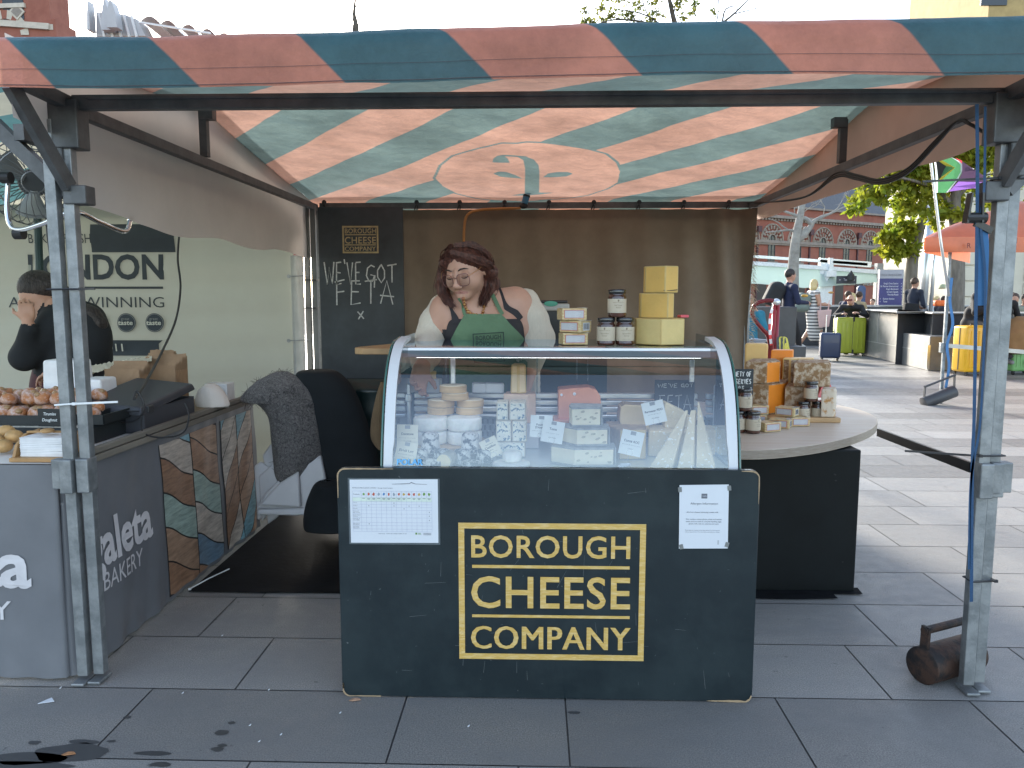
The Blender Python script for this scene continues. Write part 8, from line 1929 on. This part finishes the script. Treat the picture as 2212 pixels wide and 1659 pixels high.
for k in range(11):
    a0, a1 = math.pi * k / 11, math.pi * (k + 1) / 11; m.add([(q.x + r_ * math.cos(u), Yt - .08, q.z - .6 + r_ * math.sin(u)) for u, r_ in ((a0, 1.5), (a1, 1.5), (a1, 2.3), (a0, 2.3))], [(0, 1, 2, 3)[::-1]], k % 2)
m.build('arch', [STN, BRK], t)
m = MB(); p = PY(28, 4, Yt); m.box((p.x, Yt - .03, p.z), (2.0, .06, 3.2)); m.build('window', DGL, t); m = MB(); p = PY(38, 26, Yt); m.box((p.x, Yt - .1, p.z), (1.1, .12, 1.1), (0, R(45), 0)); m.box((p.x, Yt - .17, p.z), (.75, .05, .75), (0, R(45), 0), 1); m.build('diamond_panel', [STN, STD], t)
Ys = 110.0; t = thing('train_shed', 'pale train shed roofs in scalloped arcs beyond the stall canopy', 'train shed', (PY(300, 60, Ys).x, Ys, 0)); SHD = M('pale shed cladding', (.42, .43, .45), .5, .08, .3); SHL = M('white shed canopy', (.66, .67, .68), .5)
m = MB(); m.prism([(PY(x, y, Ys).x, PY(300, y, Ys).z) for x, y in ((212, 28), (240, 29), (275, 34), (300, 44), (318, 80), (212, 80))], 3, Matrix.Translation((0, Ys + 2.5, 0)) @ TXZ); m.build('vault', SHD, t)
m = MB()
for x in (214, 232, 250, 268, 284): m.bar(PY(x, 29 + (x - 212) * .08, Ys - .7), PY(x + 12, 80, Ys - .7), .3, .3)
m.build('vault_rib', SHL, t)
for x, y in ((242, 7), (262, 16), (207, 12)):
    m = MB(); w_ = 16 if x > 210 else 5; m.prism([(PY(x + dx * w_, yy_, Ys).x, PY(x, yy_, Ys).z) for dx, yy_ in ((-.35, 75), (-.35, 40), (0, y), (.3, 22), (.75, 45), (1.0, 75))], 1.5, Matrix.Translation((0, Ys - .5 - (x > 250), 0)) @ TXZ); m.build('pointed_gable', [SHD, SHL], t)
for i, x in enumerate((312, 352, 398, 440, 478)):
    y = 33 + i * 9; w_ = 46 - i * 3
    m = MB(); m.grid(lambda u, v: PY(x + w_ * u - 8, y + 22 - 22 * math.sin(math.pi * min(1, .12 + .88 * u)) ** .8 + 9 * v + 4 * u, Ys) + Vector((0, 12 * v, 0)), 16, 4); m.build('scallop_roof', SHL, t, smooth=True)
m = MB(); m.bar(PY(300, 48, Ys - 2), PY(455, 72, Ys - 2), .25, .25); m.build('parapet', SHL, t)
m = MB(); m.box((PY(280, 60, Ys + 6).x, Ys + 8, 14), (46, 6, 30.5)); m.build('shed_wall', BRK, t)
# ---------------------------------------------------------------- trees
BARK = M('grey bark', (.17, .15, .125), .9, .35, 6, .5, 20, stretch=(3, 3, .6)); BARKD = M('brown bark', (.085, .07, .055), .9, .35, 6, .5, 20)
def leafmat(n_, c, c2): return M(n_, c, .6, .2, 1.6, col2=c2, lo=.38, hi=.62, trans=.55)
LG = leafmat('spring leaf', (.17, .24, .02), (.36, .36, .03)); LD = leafmat('dull leaf', (.09, .12, .03), (.2, .19, .04))
def leaves(m, blobs, n, size, seed, drop=.2):
    r_ = np.random.default_rng(seed)
    tot = sum(b[1][0] * b[1][1] * b[1][2] for b in blobs)
    for c, rad, *_ in blobs:
        k = int(n * rad[0] * rad[1] * rad[2] / tot); ncl = max(3, k // 26)
        d = r_.normal(size=(ncl, 3)); d /= np.linalg.norm(d, axis=1)[:, None]; C0 = d * (r_.uniform(.25, 1, ncl) ** .5)[:, None] * np.array(rad) + np.array(c)
        for q in C0:
            for _i in range(26):
                p = q + r_.normal(size=3) * np.array([1, 1, .6]) * min(rad) * .17; a = r_.normal(size=3); a[2] -= drop; a /= np.linalg.norm(a); b = np.cross(a, r_.normal(size=3)); b /= np.linalg.norm(b); s_ = size * r_.uniform(.6, 1.3)
                m.add([p, p + a * s_ * .5 + b * s_ * .24, p + a * s_, p + a * s_ * .5 - b * s_ * .24], [(0, 1, 2, 3)])
def limb(m, pts, r0, r1, n=8):
    P3 = path(pts, 5); k = len(P3); m.tube(P3, [r0 + (r1 - r0) * i / (k - 1) for i in range(k)], n)
def twigs(m, starts, seed, ln, r0, depth=2):
    rr_ = random.Random(seed)
    for p, d in starts:
        p, d = Vector(p), Vector(d).normalized()
        q = [p]
        for i in range(4): d = (d + Vector((rr_.gauss(0, .22), rr_.gauss(0, .22), rr_.gauss(.03, .2)))).normalized(); q.append(q[-1] + d * ln / 4)
        m.tube(q, [r0 * (1 - .18 * i) for i in range(5)], 5)
        if depth: twigs(m, [(q[i], d + Vector((rr_.gauss(0, .7), rr_.gauss(0, .7), rr_.gauss(.1, .6)))) for i in (1, 2, 3, 4)], rr_.random(), ln * .6, r0 * .5, depth - 1)
Y1 = 18.0; P1 = lambda x, y, d=0: PY(x, y, Y1 + d)
t = thing('tree', 'leafy yellow green tree behind the flag at the right', 'tree', (P1(2064, 660).x, Y1, 0))
m = MB(); b0 = P1(2066, 660); limb(m, [(b0.x, Y1, 0), P1(2066, 600), P1(2066, 500), P1(2062, 440), P1(2068, 400), P1(2075, 330), P1(2082, 260)], .20, .05, 10); limb(m, [P1(2062, 452), P1(2044, 430), P1(2030, 415), P1(1990, 395, -.4), P1(1930, 380, -.8)], .075, .02); limb(m, [P1(2070, 420), P1(2110, 380), P1(2160, 330, .5), P1(2200, 300, .6)], .08, .02); limb(m, [P1(2075, 360), P1(2020, 310, -.5), P1(1960, 290, -.6)], .05, .012); twigs(m, [(P1(1990, 395, -.4), (-1, -.3, .3)), (P1(2110, 380), (1, 0, .5)), (P1(2020, 310, -.5), (-1, .3, .3)), (P1(2070, 330), (.2, .5, 1))], 3, 1.3, .02)
m.build('trunk', BARK, t, smooth=True)
m = MB(); bl_ = [(P1(1880, 425), (.42, .6, .28)), (P1(1930, 405), (.55, .8, .42)), (P1(1990, 385), (.7, .9, .55)), (P1(2045, 350), (.7, .9, .6)), (P1(1950, 350), (.6, .8, .5)), (P1(2000, 440), (.6, .7, .35)), (P1(2110, 320), (.7, .9, .6)), (P1(2170, 300), (.6, .8, .6)), (P1(2200, 360), (.4, .7, .6)), (P1(2060, 270), (1.1, 1, .6)), (P1(1945, 460), (.3, .4, .22)), (P1(2095, 420), (.5, .6, .4)), (P1(2180, 430), (.4, .5, .3)), (P1(1855, 440), (.3, .4, .2)), (P1(1900, 375), (.5, .6, .4)), (P1(2010, 330), (.7, .8, .5)), (P1(2040, 470), (.4, .5, .25))]
leaves(m, bl_, 12000, .18, 11); m.build('crown', LG, t)
t = thing('tree', 'slim grey trunked tree with a low yellow leaf cluster', 'tree', (PY(1975, 660, 20).x, 20, 0)); P1 = lambda x, y, d=0: PY(x, y, 20 + d)
m = MB(); b0 = P1(1966, 660); limb(m, [(b0.x, 20, 0), P1(1968, 600), P1(1975, 540), P1(1990, 490), P1(1996, 440), P1(1990, 380)], .17, .06, 10); limb(m, [P1(1976, 575), P1(1962, 556), P1(1945, 540)], .06, .02); m.build('trunk', BARK, t, smooth=True)
m = MB(); leaves(m, [(P1(1935, 505), (.45, .4, .22)), (P1(1960, 490), (.32, .35, .2)), (P1(1925, 540), (.34, .35, .2)), (P1(1960, 535), (.26, .3, .2)), (P1(1912, 520), (.2, .2, .15))], 1300, .19, 12); m.build('crown', LG, t)
t = thing('tree', 'bare pale tree with lopped branches before the brick arches', 'tree', (PY(1712, 660, 24).x, 24, 0)); z1_ = lambda a, b, d=0: PY(1578 + .1823 * a, 403.2 + .1823 * b, 24 + d)
m = MB(); b0 = z1_(735, 1300); limb(m, [(b0.x, 24, 0), z1_(735, 1290), z1_(742, 1000), z1_(755, 780), z1_(785, 560), z1_(815, 400), z1_(850, 210), z1_(865, 60)], .21, .08, 10); limb(m, [z1_(790, 640), z1_(880, 560), z1_(955, 465), z1_(985, 415), z1_(1090, 355), z1_(1180, 320), z1_(1380, 230)], .11, .02); limb(m, [z1_(968, 455), z1_(900, 385), z1_(830, 370), z1_(755, 335), z1_(690, 310), z1_(620, 285)], .08, .03); limb(m, [z1_(765, 535), z1_(690, 515), z1_(560, 530), z1_(420, 542)], .04, .02); limb(m, [z1_(690, 515), z1_(620, 470), z1_(560, 420), z1_(450, 375)], .025, .01); limb(m, [z1_(800, 620), z1_(850, 545), z1_(900, 480)], .08, .05)
twigs(m, [(z1_(1100, 350), (.3, 0, 1)), (z1_(1180, 320), (1, 0, .6)), (z1_(760, 335), (.1, 0, 1)), (z1_(850, 250), (.5, 0, .8)), (z1_(830, 330), (.6, .2, .7))], 5, 1.1, .016)
m.build('trunk', M('pale bark', (.30, .285, .26), .9, .3, 5, .5, 20), t, smooth=True)
Y4 = 38.0; P1 = lambda x, y, d=0: PY(x, y, Y4 + d); t = thing('tree', 'tall sparse tree with thin yellow leaves above the canopy middle', 'tree', (P1(1490, 600).x, Y4, 0))
m = MB(); b0 = P1(1490, 600); limb(m, [(b0.x, Y4, 0), P1(1495, 400), P1(1490, 200), P1(1470, 90), P1(1455, 40), P1(1440, -30)], .3, .07); limb(m, [P1(1480, 130), P1(1420, 60), P1(1340, 42), P1(1280, 55)], .09, .02); limb(m, [P1(1485, 150), P1(1540, 70), P1(1585, 30), P1(1625, -10)], .09, .02); limb(m, [P1(1470, 90), P1(1400, 35), P1(1330, 20)], .06, .015); limb(m, [P1(1560, 52), P1(1568, 20), P1(1600, 10)], .05, .012)
twigs(m, [(P1(1420, 60), (-1, 0, .3)), (P1(1340, 42), (-1, 0, .4)), (P1(1540, 70), (.5, 0, 1)), (P1(1585, 30), (1, 0, .2)), (P1(1400, 35), (-.5, 0, 1)), (P1(1455, 40), (.3, 0, 1))], 8, 2.2, .03); m.build('trunk', BARKD, t, smooth=True)
m = MB(); leaves(m, [(P1(1300, 30), (1.3, 1.2, .5)), (P1(1270, 48), (.7, 1, .3)), (P1(1350, 10), (1.2, 1, .8)), (P1(1390, 40), (.8, 1, .45)), (P1(1430, 25), (1.1, 1, .7)), (P1(1480, 10), (.9, 1, .6)), (P1(1530, 5), (.8, 1, .4)), (P1(1330, -40), (1.6, 1.4, 1.0)), (P1(1440, -50), (1.6, 1.4, 1))], 1500, .24, 14, 0); m.build('crown', LD, t)
Y5 = 30.0; P1 = lambda x, y, d=0: PY(x, y, Y5 + d); t = thing('tree', 'thin bare tree top rising left of the canopy middle', 'tree', (P1(760, 600).x, Y5, 0))
m = MB(); b0 = P1(760, 600); limb(m, [(b0.x, Y5, 0), P1(765, 300), P1(768, 80), P1(768, 50), P1(765, 25), P1(770, -20)], .2, .02); twigs(m, [(P1(767, 40), (-.5, 0, .9)), (P1(766, 20), (.5, 0, 1)), (P1(767, 60), (-.6, 0, 1))], 9, 1.0, .02, 1); m.build('trunk', BARKD, t, smooth=True)
# ---------------------------------------------------------------- neighbour orange stall, flag, pole
t = thing('orange_stall', 'neighbouring stall with a glossy orange canopy at the right', 'market stall', (6.5, 11, 0)); OC = M('orange tarpaulin', (.60, .145, .055), .3, .15, 2.5, .3, 5, trans=.3, coat=.3); no = smooth_noise(91, 8, 3)
xl = PY(1997, 530, 9.45).x
def ocan(u, v):
    x = xl + 3.6 * u + 2.2 * v; y = 9.45 + 3.0 * v; h = min(1, min(u / .26, (1 - u) / .26), 2.2 * min(v, 1 - v) / .5 if True else 1)
    return (x, y, 2.03 + .50 * max(0, h) ** .9 + .02 * no(x * 2, y * 2))
m = MB(); m.grid(ocan, 50, 40)
loop = [(xl + 3.6 * i / 40, 9.45) for i in range(41)]; 
m.grid(lambda u, v: (xl + 3.6 * u + .0, 9.44 + .012 * no(u * 9, v), 1.85 + .18 * v + .015 * no(u * 6, 0)), 50, 4); m.grid(lambda u, v: (xl - .005 + 2.2 * (1 - u) + .01 * no(u * 4, v), 12.45 - 3.0 * u, 1.85 + .18 * v), 40, 4)
m.build('canopy', OC, t, smooth=True)
m = MB()
for s1, x, y, hp in (('R', 2092, 536, 11), ('O', 2156, 529, 12), ('D', 2167, 528, 12), ('.', 2176, 530, 4), ('M', 2190, 526, 12)): m.text(s1, PY(x, y, 9.40), (1, 0, 0), (0, 0, 1), None, Wd(hp, 9.4), 0, 0, lift=.01)
m.build('valance_lettering', M('dark red print', (.12, .02, .02), .7), t)
m = MB(); m.box((5.06, 9.66, .95), (.034, .034, 1.9)); m.box((5.04, 9.65, .70), (.07, .05, .12)); m.bevel(.003); m.build('post', GALV, t)
m = MB(); m.bar((5.06, 9.66, PY(2046, 746, 9.66).z), PY(2260, 764, 9.66), .022, .05); m.build('cross_bar', M('pale rail', (.52, .50, .44), .5), t)
m = MB(); m.box((6.8, 9.66, 1.93), (3.4, .04, .05)); m.build('front_beam', DARKSTEEL, t)
m = MB(); m.ribbon(path([PY(a, b, 9.6) for a, b in ((2056, 600), (2052, 650), (2058, 700), (2046, 745), (2050, 790), (2043, 838))]), .035, (0, -1, 0)); solo(m, 'strap', M('pale blue strap', (.05, .17, .38), .6), 'blue strap wound down the far stall post', 'strap', PY(2050, 745, 9.6))
weight('stall_weight', 'dark cylinder weight hanging tilted at the far stall post', PY(2028, 858, 9.55), (.9, .1, .34), .075, .42, M('dark painted steel', (.05, .05, .055), .5), .14)
t = thing('flag', 'flag with green, black, yellow and purple areas flying beside the orange stall', 'flag', PY(2015, 400, 9.0)); zf = lambda a, b: PY(1900.9 + .1406 * a, 288 + .1406 * b, 9.0)
FLm = [M('flag ' + n_, c, .8, .06, 5, trans=.45) for n_, c in (('white', (.62, .64, .66)), ('green', (.06, .20, .085)), ('black', (.035, .028, .03)), ('yellow', (.66, .45, .06)), ('red', (.6, .06, .08)), ('dark purple', (.05, .03, .06)), ('purple', (.20, .10, .36)))]
m = MB()
def fpoly(pts, mt, o):
    q = [zf(a, b) + Vector((0, .05 * math.sin((a - 800) * .009) - o, 0)) for a, b in pts]; m.add(q, [tuple(range(len(q)))], mt)
fpoly([(850, 300), (960, 280), (1060, 330), (1180, 430), (1230, 470), (1228, 620), (1180, 720), (1100, 820), (1045, 905), (910, 905), (915, 700), (890, 500)], 1, 0); fpoly([(800, 310), (855, 305), (900, 500), (917, 640), (915, 905), (865, 905), (872, 640), (850, 480)], 0, .006)
fpoly([(1230, 435), (1440, 570), (1680, 670), (1680, 745), (1185, 745), (1228, 620)], 5, .002); fpoly([(1190, 743), (1680, 740), (1680, 860), (1400, 850), (1075, 892), (1130, 820)], 6, .004)
fpoly([(858, 345), (1150, 530), (935, 745), (922, 712), (1080, 530), (868, 392)], 3, .006); fpoly([(868, 392), (1080, 530), (925, 710), (905, 560)], 2, .008); fpoly([(1060, 330), (1180, 420), (1230, 470), (1232, 580), (1185, 710), (1060, 903), (1035, 905), (1150, 740), (1212, 600), (1212, 490), (1150, 410)], 0, .008); fpoly([(1150, 375), (1228, 432), (1228, 478)], 4, .01); fpoly([(1590, 862), (1680, 850), (1680, 950), (1600, 900)], 4, .006)
m.build('cloth', FLm, t)
m = MB(); m.text('Bo', zf(1355, 575) + Vector((0, .02, 0)), (1, 0, 0), (0, 0, 1), Wd(22, 9), Wd(8, 9), 0, .03, lift=.03); m.build('lettering', FLm[0], t)
m = MB(); m.tube([PY(2003, 290, 9.03), PY(2009, 334, 9.03), PY(2032, 521, 9.03), PY(2050, 640, 9.03)], .016, 8); solo(m, 'flagpole', ALU, 'slim silver pole carrying the flag', 'pole', PY(2050, 640, 9.03), smooth=True)
m = MB(); p = PY(1992, 660, 21.5); m.cyl((p.x, 21.5, 0), (p.x + .08, 21.5, PY(1992, 430, 21.5).z), .10, 14); m.cyl((p.x + .22, 21.5, 0), (p.x + .27, 21.5, PY(1992, 430, 21.5).z), .05, 10); solo(m, 'lamp_column', ALU, 'twin silver lamp column beside the slim grey trunk', 'lamp post', (p.x, 21.5, 0), smooth=True)
